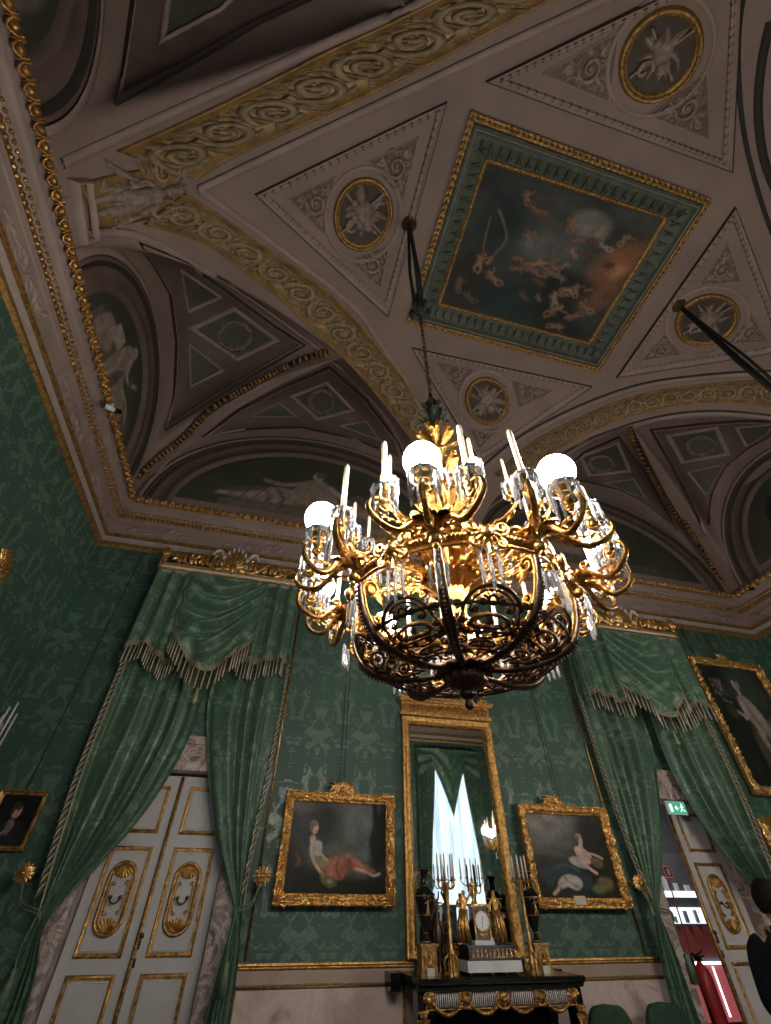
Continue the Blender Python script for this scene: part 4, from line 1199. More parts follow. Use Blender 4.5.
def valance(mx, label, group):
    t = thing('swag_valance', label, 'valance', (mx(-.94), 5.66, 5.17), group)
    def piece(name, x0, x1, botf, fold, y0, nu=70, nv=44, fr=.19):
        rows = []; uv = []
        for j in range(nv+1):
            v = j/nv; row = []
            for i in range(nu+1):
                u = i/nu; x = x0+(x1-x0)*u; zb = botf(x); z = 5.135+(zb-5.135)*v
                dx, dy = fold(u, v, x, z); row.append(V((mx(x+dx), y0+dy, z))); uv.append((x*1.25, z))
            rows.append(row)
        m = MB(); m.grid(rows); o = m.build(name, DRAPESILK, t, uv=uv)
        # braid along the hem, fringe below
        hem = rows[-1]; m = MB()
        m.grid([[p+V((0, -.008, .075)) for p in rows[-1]], [p+V((0, -.014, .04)) for p in rows[-1]], [p+V((0, -.012, 0)) for p in rows[-1]]])
        # vermicelli on the braid
        for i in range(0, nu-1):
            p, q = hem[i], hem[i+1]
            for k in range(3):
                c = p.lerp(q, k/3)+V((0, -.02, .012+.02*(k % 3)+.01*sin(i*2.1+k))); m.ball(c, .007, 5, 3)
        m.build('braid', TRIM, o)
        a = MB(); b = MB(); L = 0; k = 0; last = None
        for i in range(nu):
            p, q = hem[i], hem[i+1]; n = max(1, int((q-p).length/.011))
            for kk in range(n):
                c = p.lerp(q, kk/n)+V((0, -.01, 0)); k += 1; big = k % 5 == 0
                (a if big else b).tube([c+V((0, -.006*big, 0)), c+V((0, -.008*big, -fr*(.9 if not big else .5))), c+V((.0, -.008*big, -fr*(1.0 if not big else 1.12)))], [.004+.003*big]*2+[.003+.005*big], 4)
        fo = a.build('fringe', FRINGE_L, o); fo['kind'] = 'stuff'; fo = b.build('fringe', FRINGE, o); fo['kind'] = 'stuff'
        return o
    def jab(c0, c1, hi, lo):
        return lambda x: lo+(hi-lo)*abs(2*(x-c0)/(c1-c0)-1)**1.3
    vf = lambda n, ph: (lambda u, v, x, z: (.02*sin(2*pi*n*u+ph)*v, -.05*sin(2*pi*n*u+ph)-.018*sin(4.3*pi*n*u+v)))
    piece('left_tail' if mx(1) > mx(0) else 'right_tail', -1.93, -1.22, lambda x: 3.95+.10*sin((x+1.93)*9)+.12*(1 if x > -1.35 else 0)*(x+1.35)/.1*.8, vf(3.5, .6), 5.66)
    piece('right_tail' if mx(1) > mx(0) else 'left_tail', -.62, .07, lambda x: 3.98-.05*sin((x+.62)*8)+.25*max(0, (-.50-x)/.12), vf(3.5, 1.9), 5.65)
    def sb(x):
        s = (x+.92)/.50; return 3.70+.52*min(1, abs(s))**1.55
    def sf(u, v, x, z):
        s = 2*u-1; k = 1-s*s; env = smoothstep(0, .06, v)
        # U-shaped folds converge on the two upper corners
        q = v+.22*s*s*(1-v); ph = 2*pi*5.5*q**.8*(1+.25*s)+.8*s
        fold = max(-.6, sin(ph))
        dy = -.05-.12*k*v-.10*fold*env*(.25+.75*k)*(1-.75*smoothstep(.62, .95, v))-.05*sin(s*10+2*v)*smoothstep(.55, 1, v)
        return (.02*s*fold, dy)
    piece('centre_swag', -1.45, -.40, sb, sf, 5.63, 80, 90, .20)
    m = MB(); cx = mx(-.92); z0 = 3.55
    m.lathe([(.004, .02), (.022, .0), (.026, -.03), (.016, -.045), (.024, -.06), (.03, -.16), (.026, -.19), (.0, -.19)], 14, (cx, 5.56, z0)); m.build('tassel', TRIM, t)
    return t
def holdback(mx, x, z, label, group, cord_to):
    t = thing('curtain_holdback', label, 'holdback', (mx(x), 5.95, z), group)
    m = MB(); X = mx(x)
    m.tube([(X, 6.0, z), (X, 5.70, z)], .018, 8); m.build('stem', OLDGOLD, t)
    c = MB(xf=lambda u, v, h: V((X+u, 5.69-h, z+v)))
    for k in range(12): oleaf(c, 0, 0, 2*pi*k/12, .085, .028, .0, .02)
    for k in range(8): oleaf(c, 0, 0, 2*pi*(k+.5)/8, .05, .02, .015, .025)
    oball(c, 0, 0, .025, .025, .03); c.build('rosette', GOLD, t)
    m = MB(); gx, gz = cord_to
    for q in (-.012, .012):
        m.tube(catmull([(X, 5.72, z-.01), (X+(mx(gx)-X)*.3, 5.66, z-.20+q), (mx(gx), 5.60, gz+.06+q), (mx(gx)+.03, 5.62, gz+q)], 6), .009, 6)
    m.tube(catmull([(mx(gx), 5.60, gz+.04), (mx(gx)-.02, 5.58, gz-.15), (mx(gx), 5.58, gz-.28)], 5), .008, 6)
    m.flute([(.01, .0), (.03, -.02), (.02, -.05), (.035, -.08), (.04, -.22), (.0, -.23)], 16, 8, .1, (mx(gx), 5.58, gz-.26))
    m.build('tie_cord', simple('green_silk_cord', (.10, .16, .09), (.04, .07, .04), .5) if 'green_silk_cord' not in MATS else MATS['green_silk_cord'], t)
    return t
LO = [(5.25, -1.93), (4.4, -1.92), (3.74, -1.90), (2.76, -1.86), (2.01, -1.78), (1.55, -1.72), (1.2, -1.74), (.6, -1.80), (0, -1.82)]
LI = [(5.25, -1.0), (4.2, -.94), (3.5, -.90), (3.02, -.92), (2.44, -1.09), (1.95, -1.36), (1.62, -1.58), (1.45, -1.63), (1.18, -1.56), (.6, -1.50), (0, -1.48)]
RO = [(5.25, .06), (4.4, .12), (3.69, .13), (2.88, .10), (2.22, .06), (1.62, .035), (1.3, .08), (.9, .10), (0, .12)]
RI = [(5.25, -.80), (4.2, -.84), (3.5, -.82), (2.9, -.66), (2.46, -.50), (2.05, -.31), (1.65, -.07), (1.5, -.05), (1.2, -.10), (.9, -.12), (0, -.16)]
for mx, where, g in ((lambda x: x, 'left', 0), (lambda x: 2*MIR-x-.16*max(0, x+.9), 'right', 1)):
    door = 'the closed cream door' if g == 0 else 'the doorway with the exit sign'
    sides = ('left', 'right') if g == 0 else ('right', 'left')
    pelmet(mx, 'gilt and white pelmet with a shell crest above '+door, 'curtain pelmets')
    valance(mx, 'green damask swag valance with bullion fringe hung over '+door, 'swag valances')
    drape('door_curtain', mx, LO, LI, 4, 'green damask curtain drawn to the %s of %s' % (sides[0], door), 'door curtains', .4)
    drape('door_curtain', mx, RO, RI, 4, 'green damask curtain drawn to the %s of %s' % (sides[1], door), 'door curtains', 2.2)
    holdback(mx, -1.93, 1.84, 'gilt rosette holdback on the %s of %s' % (sides[0], door), 'curtain holdbacks', (-1.66, 1.52))
    holdback(mx, .17, 1.85, 'gilt rosette holdback on the %s of %s' % (sides[1], door), 'curtain holdbacks', (-.02, 1.54))
    # slim gilt batten beside the drapery
    m = MB(); xb = mx(.14); m.tube([(xb, 5.985, 1.25), (xb, 5.985, 5.6)], .014, 6); tag(m.build('wall_batten', OLDGOLD), 'thin gilt batten on the wall beside the curtain of '+door, 'batten', 'gilt wall battens')
# ================================================================ FRAMES AND PICTURES ON THE BACK WALL
def carved_frame(mb, x0, x1, z0, z1, w, y, d, prof, amp=.012, freq=55, seed=0, seg=.012):
    """mitred frame facing -Y whose surface is cut with leaf-like relief"""
    C4 = [(x0, z0, 1, 1), (x1, z0, -1, 1), (x1, z1, -1, -1), (x0, z1, 1, -1)]
    for i in range(4):
        a, b = C4[i], C4[(i+1) % 4]; L = hypot(a[0]-b[0], a[1]-b[1]); n = max(4, int(L/seg)); rows = []
        for k in range(n+1):
            t = k/n; row = []
            for q, h in prof:
                ax, az = a[0]+a[2]*q*w, a[1]+a[3]*q*w; bx, bz = b[0]+b[2]*q*w, b[1]+b[3]*q*w
                s = t*L; e = min(s, L-s)
                r = abs(sin(freq*s*.5+q*5))*abs(cos(q*7+freq*.21*s))+.7*noise.noise(V((s*freq*.5, q*w*freq*.9, seed+i)))
                hh = h*d+(amp*r if 0 < q < 1 and h > 0 else 0)
                row.append(V((ax+(bx-ax)*t, y-hh, az+(bz-az)*t)))
            rows.append(row)
        mb.grid(rows)
ORN = [(0, 0), (0, .6), (.06, .85), (.14, .95), (.24, .75), (.34, .6), (.46, .75), (.58, .9), (.70, .8), (.80, .5), (.86, .45), (.91, .6), (.96, .35), (1, .1)]
def picture(label, x0, x1, z0, z1, w, y, d, figs, bg, crest=None, tilt=0.0, corner=True, cols=(110, 86), mat=None, plain=False, cat='painting', wires=True, group=None):
    t = thing('framed_painting', label, cat, ((x0+x1)/2, y, z0), group)
    m = MB()
    if plain: carved_frame(m, x0, x1, z0, z1, w, y, d, [(0, 0), (0, .8), (.1, 1), (.3, .8), (.5, .45), (.7, .6), (.85, .5), (1, .1)], .002, 30)
    else: carved_frame(m, x0, x1, z0, z1, w, y, d, ORN, .030, 62, x0, .009)
    xf = lambda u, v, h: V((u, y-d*.7-h, v))
    m.xf = xf
    if corner:
        for cx, cz in ((x0, z0), (x1, z0), (x1, z1), (x0, z1)):
            sx = 1 if cx == x0 else -1; sz = 1 if cz == z0 else -1; px, pz = cx+sx*w*.5, cz+sz*w*.5
            oshell(m, px-sx*w*.2, pz-sz*w*.2, atan2(sz, sx), w*1.0, .01, .04, 7, 2.2)
            for k in range(9): oleaf(m, px, pz, 2*pi*k/9, w*.55, w*.14, .0, .022, .6)
            for s_ in (0, 1):
                ux, uz = (sx, 0) if s_ else (0, sz)
                for q in range(3): oleaf(m, px+ux*w*(.6+q*.7), pz+uz*w*(.6+q*.7), atan2(uz, ux)+(.5 if q % 2 else -.5), w*.7, w*.17, .005, .032, .6)
        for cx, cz, a in (((x0+x1)/2, z0+w*.5, 0), (x0+w*.5, (z0+z1)/2, pi/2), (x1-w*.5, (z0+z1)/2, pi/2)):
            for k in range(8): oleaf(m, cx, cz, 2*pi*k/8, w*.5, w*.15, .0, .022, .5)
            for q in (-1, 1):
                for k in range(3): oleaf(m, cx+cos(a)*q*w*(.4+.6*k), cz+sin(a)*q*w*(.4+.6*k), a+(0 if q > 0 else pi)+(.4 if k % 2 else -.4), w*.6, w*.15, 0, .022, .4)
    m.build('carved_gilt_frame' if not plain else 'gilt_frame', GOLD if not plain else OLDGOLD, t)
    if crest:
        c = MB(xf=lambda u, v, h: V((crest[0]+u, y-d*.5-h, z1+v-.01))); s = crest[1]
        oshell(c, 0, .0, pi/2, .11*s, .0, .04, 7, 2.2); oball(c, 0, .03*s, .03*s, .02, .04)
        for sg in (-1, 1):
            for q in range(4): oleaf(c, sg*.02*s, .02*s, pi/2-sg*(.35+.38*q), (.15-.012*q)*s, .026*s, .01, .03, -sg*.5)
            otube(c, spiral(sg*.09*s, .02*s, .035*s, .01*s, 1.2, pi/2, -sg, 12), .009*s, 5, .01)
        c.build('crest', GOLD, t)
    iw = w*.96
    def f(u, v): return V((x0+iw+(x1-x0-2*iw)*u, y-d*.12, z1-iw-(z1-z0-2*iw)*v))
    canvas('painted_canvas', mat or OILPAINT, f, cols[0], cols[1], lambda u, v: paint(figs, u, v, bg), t)
    if wires:
        wm = MB()
        for q in (-.02, .02)[:1 if plain else 2]: wm.tube([((x0+x1)/2+q*(x1-x0), y-.0, z1-.02), ((x0+x1)/2+q*(x1-x0)*.9, 5.985, 5.62)], .004, 5)
        wm.build('hanging_wire', GROOVE, t)
    return t
def nbg(base, amp=.5, sc=3, off=0): return lambda u, v: tuple(max(.002, q*(1+amp*noise.noise(V((u*sc, v*sc, off))))) for q in base)
SK = (.50, .33, .25)
def bgL(u, v):
    s = smoothstep(.95, .2, hypot((u-.68)*1.2, (v-.35)*1.1)); n = 1+.5*noise.noise(V((u*6, v*6, 1)))
    c = [(.012+.10*s)*n, (.013+.115*s)*n, (.010+.105*s)*n]
    if v > .75: k = smoothstep(.75, .9, v); c = [x*(1-k)+y*k for x, y in zip(c, (.012, .013, .007))]
    return tuple(c)
left_fig = [E_((.12, .12, .10), .28, .05, .3, .12, .1, .09), E_((.016, .018, .013), .34, .22, .2, .28, 0, .14), E_((.008, .009, .007), .95, .4, .10, .5, .1, .05), L_((.01, .011, .009), [(.88, 0), (.9, .25), (.86, .45), (.9, .6)], .03, .02),
    E_((.10, .085, .05), .62, .52, .10, .05, .1, .04), L_((.14, .06, .012), [(.09, .6), (.12, .68), (.10, .72)], .02, .02), E_((.01, .012, .006), .15, .85, .25, .12, 0, .08),
    P_((.30, .10, .065), [(.37, .67), (.44, .62), (.54, .61), (.62, .60), (.68, .65), (.78, .70), (.90, .76), (.84, .80), (.72, .78), (.66, .76), (.60, .79), (.56, .85), (.46, .86), (.37, .79)], .02),
    P_((.42, .15, .10), [(.40, .68), (.50, .62), (.56, .66), (.50, .80), (.42, .82)], .02), L_((.20, .06, .04), [(.52, .62), (.50, .74), (.54, .84)], .012, .012), L_((.20, .06, .04), [(.62, .62), (.64, .72), (.6, .8)], .012, .012), L_((.36, .14, .09), [(.6, .6), (.72, .68), (.84, .76)], .018, .015),
    L_(SK, [(.70, .74), (.80, .77), (.88, .81), (.94, .79)], .014, .008),
    P_((.42, .38, .34), [(.22, .46), (.27, .44), (.33, .47), (.335, .56), (.30, .66), (.24, .64), (.215, .56)], .012), L_((.25, .22, .20), [(.25, .48), (.26, .58), (.28, .64)], .008, .01),
    P_((.24, .20, .10), [(.28, .62), (.36, .64), (.40, .68), (.38, .76), (.30, .70)], .015), L_(SK, [(.24, .58), (.26, .66), (.31, .74), (.36, .80)], .016, .008), L_(SK, [(.30, .52), (.34, .60), (.40, .66)], .013, .008),
    P_((.10, .10, .04), [(.34, .80), (.42, .82), (.52, .9), (.44, .94), (.36, .88)], .015), E_((.30, .16, .10), .37, .82, .025, .02, 0, .01), E_((.25, .20, .12), .44, .88, .03, .02, 0, .012),
    E_(SK, .235, .43, .03, .045, 0, .008), E_((.52, .36, .28), .25, .31, .033, .062, .05, .007), E_((.16, .13, .09), .232, .255, .045, .04, -.3, .010), E_((.14, .11, .08), .215, .30, .018, .05, 0, .008), E_((.3, .12, .09), .268, .335, .008, .004, 0, .003), E_((.10, .06, .05), .262, .298, .006, .004, 0, .003), E_((.10, .06, .05), .240, .298, .006, .004, 0, .003)]
picture('framed painting of a reclining woman in white and coral, left of the tall mirror', .31, 1.585, 1.63, 2.62, .105, 5.93, .075, left_fig, bgL, (.95, 1.15))
def bgR(u, v):
    s = smoothstep(.9, .1, hypot((u-.15)*.9, (v-.08)*1.5)); n = 1+.5*noise.noise(V((u*5, v*7, 4)))
    c = [(.022+.16*s)*n, (.020+.145*s)*n, (.014+.13*s)*n]
    return tuple(c)
right_fig = [E_((.10, .085, .06), .2, .50, .22, .04, .05, .05), E_((.03, .034, .02), .15, .62, .2, .12, 0, .06), E_((.014, .014, .009), .85, .3, .22, .35, 0, .12), E_((.012, .012, .007), .8, .75, .25, .2, 0, .09),
    P_((.022, .040, .045), [(.10, .76), (.22, .66), (.36, .56), (.50, .62), (.62, .68), (.70, .80), (.60, .92), (.44, .80), (.30, .76), (.16, .88)], .02), L_((.05, .08, .085), [(.25, .68), (.4, .62), (.55, .7)], .012, .02),
    P_((.42, .38, .34), [(.26, .84), (.34, .76), (.44, .74), (.54, .78), (.56, .86), (.48, .92), (.38, .88), (.30, .90)], .014), L_((.24, .20, .18), [(.36, .78), (.42, .84), (.50, .88)], .01, .012),
    L_(SK, [(.30, .84), (.24, .92), (.19, .96)], .018, .01), P_((.34, .30, .26), [(.46, .56), (.54, .52), (.62, .56), (.68, .66), (.60, .66), (.50, .62)], .014),
    P_((.48, .34, .28), [(.56, .44), (.60, .40), (.68, .42), (.76, .50), (.76, .58), (.68, .62), (.60, .56)], .012), L_(SK, [(.58, .46), (.62, .58), (.70, .66), (.78, .72)], .018, .008), L_(SK, [(.72, .48), (.82, .50), (.90, .54)], .015, .008),
    P_((.15, .10, .06), [(.74, .54), (.84, .54), (.90, .60), (.84, .66), (.76, .62)], .015), E_((.16, .11, .05), .86, .84, .10, .08, 0, .03), E_((.22, .16, .08), .82, .80, .03, .025, 0, .01), E_((.20, .10, .05), .90, .84, .03, .025, 0, .01), E_((.12, .14, .06), .76, .90, .08, .05, 0, .03),
    E_(SK, .655, .40, .028, .04, 0, .008), E_((.50, .35, .28), .665, .315, .032, .058, -.1, .007), E_((.30, .18, .16), .655, .262, .040, .03, -.2, .010), E_((.14, .10, .08), .64, .30, .016, .05, 0, .008), E_((.3, .12, .09), .682, .338, .008, .004, 0, .003), E_((.10, .06, .05), .678, .305, .006, .004, 0, .003), E_((.10, .06, .05), .657, .305, .006, .004, 0, .003)]
pr_ = picture('framed painting of a seated woman in white and dark blue, right of the tall mirror', 3.20, 4.46, 1.62, 2.61, .105, 5.93, .075, right_fig, bgR, (3.72, 1.1))
m = MB(); m.box(3.70, 3.84, 5.845, 5.855, 1.66, 1.735); tg = m.build('label_plate', PAPER, pr_, smooth=False)

port_fig = [P_((.02, .022, .02), [(.1, 1), (.15, .6), (.35, .5), (.6, .5), (.85, .6), (.95, 1)], .03), P_((.16, .13, .10), [(.40, .52), (.52, .5), (.6, .62), (.5, .8), (.42, .7)], .02), E_((.42, .24, .17), .52, .34, .10, .14, .2, .012), E_((.05, .03, .02), .48, .22, .12, .08, .2, .02), E_((.05, .03, .02), .40, .32, .04, .12, .1, .015),
            E_((.30, .15, .10), .57, .42, .022, .010, .2, .008), E_((.12, .06, .05), .55, .32, .02, .008, .2, .006), L_((.34, .18, .12), [(.42, .74), (.3, .85)], .03, .02)]
picture('small dark portrait in a plain gilt frame at the far left of the wall', -2.56, -2.12, 2.01, 2.50, .045, 5.97, .04, port_fig, nbg((.012, .011, .009)), None, corner=False, cols=(60, 60), plain=True)
big_fig = [E_((.045, .062, .045), .65, .2, .3, .25, 0, .12), E_((.05, .045, .05), .25, .22, .10, .08, 0, .05)]
rr = random.Random(9)
for k in range(26): big_fig.append(E_([(.20, .13, .13), (.16, .15, .17), (.12, .12, .08), (.22, .18, .14)][k % 4], .20+rr.uniform(-.09, .09), .24+rr.uniform(-.10, .10), .016, .012, rr.uniform(0, 3), .008))
big_fig += [E_((.06, .045, .03), .25, .42, .08, .05, 0, .03), P_((.075, .062, .045), [(.42, .55), (.75, .50), (1.02, .56), (1.02, 1.0), (.42, 1.0), (.36, .8)], .04), P_((.15, .12, .08), [(.72, .50), (.9, .46), (1.02, .55), (1.0, .8), (.8, .72)], .04),
    P_((.30, .24, .20), [(.42, .30), (.52, .26), (.62, .32), (.70, .46), (.68, .60), (.56, .62), (.48, .54), (.42, .42)], .02), L_((.38, .32, .27), [(.46, .34), (.44, .44), (.40, .46)], .025, .012), L_((.34, .26, .20), [(.40, .45), (.33, .42)], .015, .01), L_((.15, .11, .08), [(.52, .36), (.56, .50), (.60, .6)], .01, .015), L_((.30, .25, .2), [(.50, .6), (.56, .8), (.7, .98)], .03, .03), L_((.22, .18, .14), [(.64, .58), (.78, .75), (.9, .95)], .03, .03), L_((.05, .04, .03), [(.58, .62), (.68, .8), (.8, .98)], .02, .03),
    E_((.46, .34, .27), .50, .17, .036, .050, .1, .008), E_((.26, .21, .18), .535, .155, .04, .055, .2, .012), E_((.05, .04, .035), .535, .11, .035, .03, .2, .012), E_(SK, .51, .235, .022, .035, 0, .008), E_((.10, .06, .05), .492, .165, .006, .004, 0, .003)]
picture('large dark portrait of a lady in a pale dress, high up beside the right-hand curtain', 7.12, 8.72, 2.87, 5.02, .13, 5.94, .07, big_fig, nbg((.016, .017, .013), .7, 4), (7.95, 1.1), cols=(120, 150))
picture('carved gilt frame cut by the right edge, below the large portrait', 6.90, 7.95, 1.72, 2.60, .17, 5.95, .09, [], nbg((.015, .016, .012), .6, 3), None, cols=(20, 20))

# ================================================================ PIER MIRROR
pm_ = thing('pier_mirror', 'tall rectangular pier mirror in a gilt frame above the chimneypiece', 'mirror', (2.365, 5.95, 1.19))
MX0, MX1 = 1.71, 3.01
m = MB(); m.box(MX0+.05, MX1-.05, 5.95, 5.99, 1.3, 3.6); m.build('backboard', DARKWOOD, pm_, smooth=False)
mm, nt, b = nmat('silvered_glass'); b.inputs['Metallic'].default_value = 1; b.inputs['Base Color'].default_value = (.72, .78, .76, 1); b.inputs['Roughness'].default_value = .02
m = MB(); m.add([(MX0+.09, 5.945, 1.34), (MX1-.09, 5.945, 1.34), (MX1-.09, 5.945, 3.47), (MX0+.09, 5.945, 3.47)], [(0, 1, 2, 3)]); m.build('mirror_glass', mm, pm_, smooth=False)
m = MB(); carved_frame(m, MX0, MX1, 1.24, 3.56, .12, 5.95, .06, [(0, 0), (0, .9), (.12, 1.0), (.3, .9), (.5, .6), (.62, .62), (.7, .8), (.8, .7), (.9, .4), (1, .1)], .002, 40, 3, .03)
def beads_line(mb, a, b, step, r, y):
    L = hypot(a[0]-b[0], a[1]-b[1]); n = int(L/step)
    for k in range(n+1): t = k/n; mb.ball((a[0]+(b[0]-a[0])*t, y, a[1]+(b[1]-a[1])*t), r, 6, 4)
beads_line(m, (MX0+.09, 1.34), (MX0+.09, 3.47), .032, .013, 5.91); beads_line(m, (MX1-.09, 1.34), (MX1-.09, 3.47), .032, .013, 5.91); beads_line(m, (MX0+.09, 3.47), (MX1-.09, 3.47), .032, .013, 5.91)
m.build('gilt_frame', OLDGOLD, pm_)
m = MB(); m.box(MX0-.02, MX1+.02, 5.87, 5.99, 3.56, 3.60); m.box(MX0, MX1, 5.90, 5.99, 3.60, 3.74); m.box(MX0-.04, MX1+.04, 5.85, 5.99, 3.74, 3.77); m.box(MX0-.06, MX1+.06, 5.83, 5.99, 3.77, 3.80)
e = m.build('entablature', OLDGOLD, pm_, smooth=False)
m = MB(); x = MX0+.04
while x < MX1-.02:
    m.xf = lambda u, v, h, x=x: V((x+u, 5.895-h, 3.67+v)); oleaf(m, 0, -.06, pi/2, .125, .018, 0, .02); otube(m, [(-.022, -.05), (-.022, .03), (0, .055), (.022, .03), (.022, -.05)], .005, 5, .004); x += .052
m.build('leaf_frieze', OLDGOLD, e)
c = MB(xf=lambda u, v, h: V((2.36+u, 5.88-h, 3.80+v)))
for sg in (-1, 1):
    for k in range(4):
        x = sg*(.12+.13*k); otube(c, spiral(x, .05-.006*k, .045-.005*k, .01, 1.3, -pi/2 if k % 2 else pi/2, sg*(1 if k % 2 else -1), 14), .012, 6, .01); oleaf(c, x, .02, (0 if sg > 0 else pi)+sg*.6, .14, .03, .0, .03, -sg*.7)
    oball(c, sg*.60, .03, .03, 0, .04); oball(c, sg*.60, .07, .015, 0, .03)
oshell(c, 0, 0, pi/2, .10, 0, .04, 7, 2.6); c.build('openwork_cresting', OLDGOLD, pm_)
# ================================================================ CHIMNEYPIECE
MC = 2.405
TOPZ = 1.172
cp_ = thing('chimneypiece', 'black marble chimneypiece with a gilt and fluted frieze under the tall mirror', 'fireplace', (MC, 5.6, 0))
m = MB(); sl = [(5.2, TOPZ), (5.185, TOPZ-.008), (5.185, TOPZ-.03), (5.2, TOPZ-.038), (5.225, TOPZ-.05), (5.24, TOPZ-.065), (5.24, TOPZ-.075)]
X0, X1 = 1.60, 3.21
m.box(X0+.01, X1-.01, 5.2, 5.99, TOPZ-.04, TOPZ)
m.grid([[V((x, y, z)) for y, z in sl] for x in (X0, X1)]); m.box(X0+.03, X1-.03, 5.23, 5.99, TOPZ-.075, TOPZ-.04)
m.build('mantel_shelf', BLACKM, cp_, smooth=False)
for a_, b_ in ((1.50, 1.60), (3.21, 3.31)):
    m = MB(); m.box(a_, b_, 5.75, 5.99, TOPZ-.12, TOPZ-.002); m.build('back_ledge', BLACKM, cp_, smooth=False)
# fluted frieze
FZ0, FZ1 = .985, TOPZ-.075
m = MB(); m.box(1.68, 3.13, 5.28, 5.45, FZ0, FZ1); fz = m.build('frieze', BLACKM, cp_, smooth=False)
m = MB(); x = 1.72
while x < 3.10:
    m.tube([(x, 5.275, FZ0+.012), (x, 5.275, FZ1-.012)], .0065, 5); x += .0195
m.build('white_fluting', WHITEGILT, fz)
m = MB(xf=lambda u, v, h: V((MC+u, 5.27-h, (FZ0+FZ1)/2+v)))
otube(m, [(-.72, .055), (.72, .055)], .008, 6); otube(m, [(-.72, -.055), (.72, -.055)], .006, 6)
for x in (-.36, .0, .36):
    big = 1.25 if x == 0 else 1
    otube(m, [(x+.062*big*cos(t), .05*big*sin(t)) for t in [2*pi*i/24 for i in range(25)]], .010, 6, .01)
    oball(m, x, 0, .035*big, .0, .03, 10); oball(m, x, -.005, .018*big, .02, .03)
    for q in range(8): oleaf(m, x, 0, 2*pi*q/8, .055*big, .014, 0, .02)
for x in (-.69, .69):
    oball(m, x, 0, .04, 0, .03); oshell(m, x, .0, pi/2, .06, .01, .02, 7)
    for q in range(6): oleaf(m, x, 0, 2*pi*q/6, .06, .02, 0, .02)
xs = [-.69, -.36, 0, .36, .69]
for a, b in zip(xs, xs[1:]):
    n = 17
    for i in range(n+1):
        t = i/n; x = a+(b-a)*t; v = .02-.105*(1-(2*t-1)**2); oball(m, x, v, .013+.006*(1-abs(2*t-1)), .005, .022, 7)
m.build('gilt_swags', OLDGOLD, fz)
for x in (1.66, 3.15):
    lg = MB(); lg.box(x-.045, x+.045, 5.28, 5.42, .1, FZ1); lg.box(x-.06, x+.06, 5.26, 5.44, 0, .12); o = lg.build('pilaster', BLACKM, cp_, smooth=False)
    g = MB(xf=lambda u, v, h, x=x: V((x+u, 5.275-h, v)))
    for z, s in ((.94, 1.0), (.90, .8), (.86, .9), (.80, .6)):
        oshell(g, 0, z, -pi/2, .055*s, 0, .03, 7, 2.6); oball(g, 0, z+.01, .02, .01, .03)
    otube(g, [(-.045, .975), (.045, .975)], .012, 6, .01); otube(g, [(-.03, .955), (.03, .955)], .014, 6, .01)
    for z in (.7, .5, .3): oleaf(g, 0, z, pi/2, .16, .02, 0, .01)
    g.build('gilt_console', OLDGOLD, o)
m = MB(); m.box(1.75, 3.06, 5.55, 5.60, 0, 1.0); m.build('firebox_screen', BLACK, cp_, smooth=False)
for x in (1.80, 2.98):
    m = MB(); m.lathe([(.05, 0), (.05, .05), (.03, .08), (.035, .5), (.03, .85), (.05, .88), (.06, .93), (.06, .985)], 14, (x, 5.5, 0)); m.build('inner_column', BLACKM, cp_)

# --- pedestals and vases
def pedestal(x, side):
    t = thing('vase_pedestal', 'small gilt pedestal with an arched niche under the %s black vase' % side, 'pedestal', (x, 5.5, TOPZ), 'gilt pedestals on the mantel shelf')
    m = MB(); w = .075
    m.box(x-w-.012, x+w+.012, 5.42, 5.58, TOPZ, TOPZ+.02); m.box(x-w, x+w, 5.43, 5.57, TOPZ+.02, TOPZ+.185); m.box(x-w-.015, x+w+.015, 5.415, 5.585, TOPZ+.185, TOPZ+.205)
    m.build('block', DULLGOLD, t, smooth=False)
    g = MB(xf=lambda u, v, h: V((x+u, 5.428-h, TOPZ+.095+v)))
    otube(g, [(-.045, -.07), (-.045, .02)]+[(.045*cos(a), .02+.045*sin(a)) for a in [pi-pi*i/10 for i in range(11)]]+[(.045, -.07)], .006, 5, .003)
    oball(g, 0, -.02, .028, 0, .02); oball(g, 0, .025, .014, 0, .02); g.build('niche_relief', OLDGOLD, t)
    m = MB(); m.box(x-.035, x+.035, 5.40, 5.412, TOPZ, TOPZ+.05); tag(m.build('label_card', PAPER, smooth=False), 'tiny pale label card in front of the %s pedestal' % side, 'label', 'label cards on the mantel shelf')
    return t
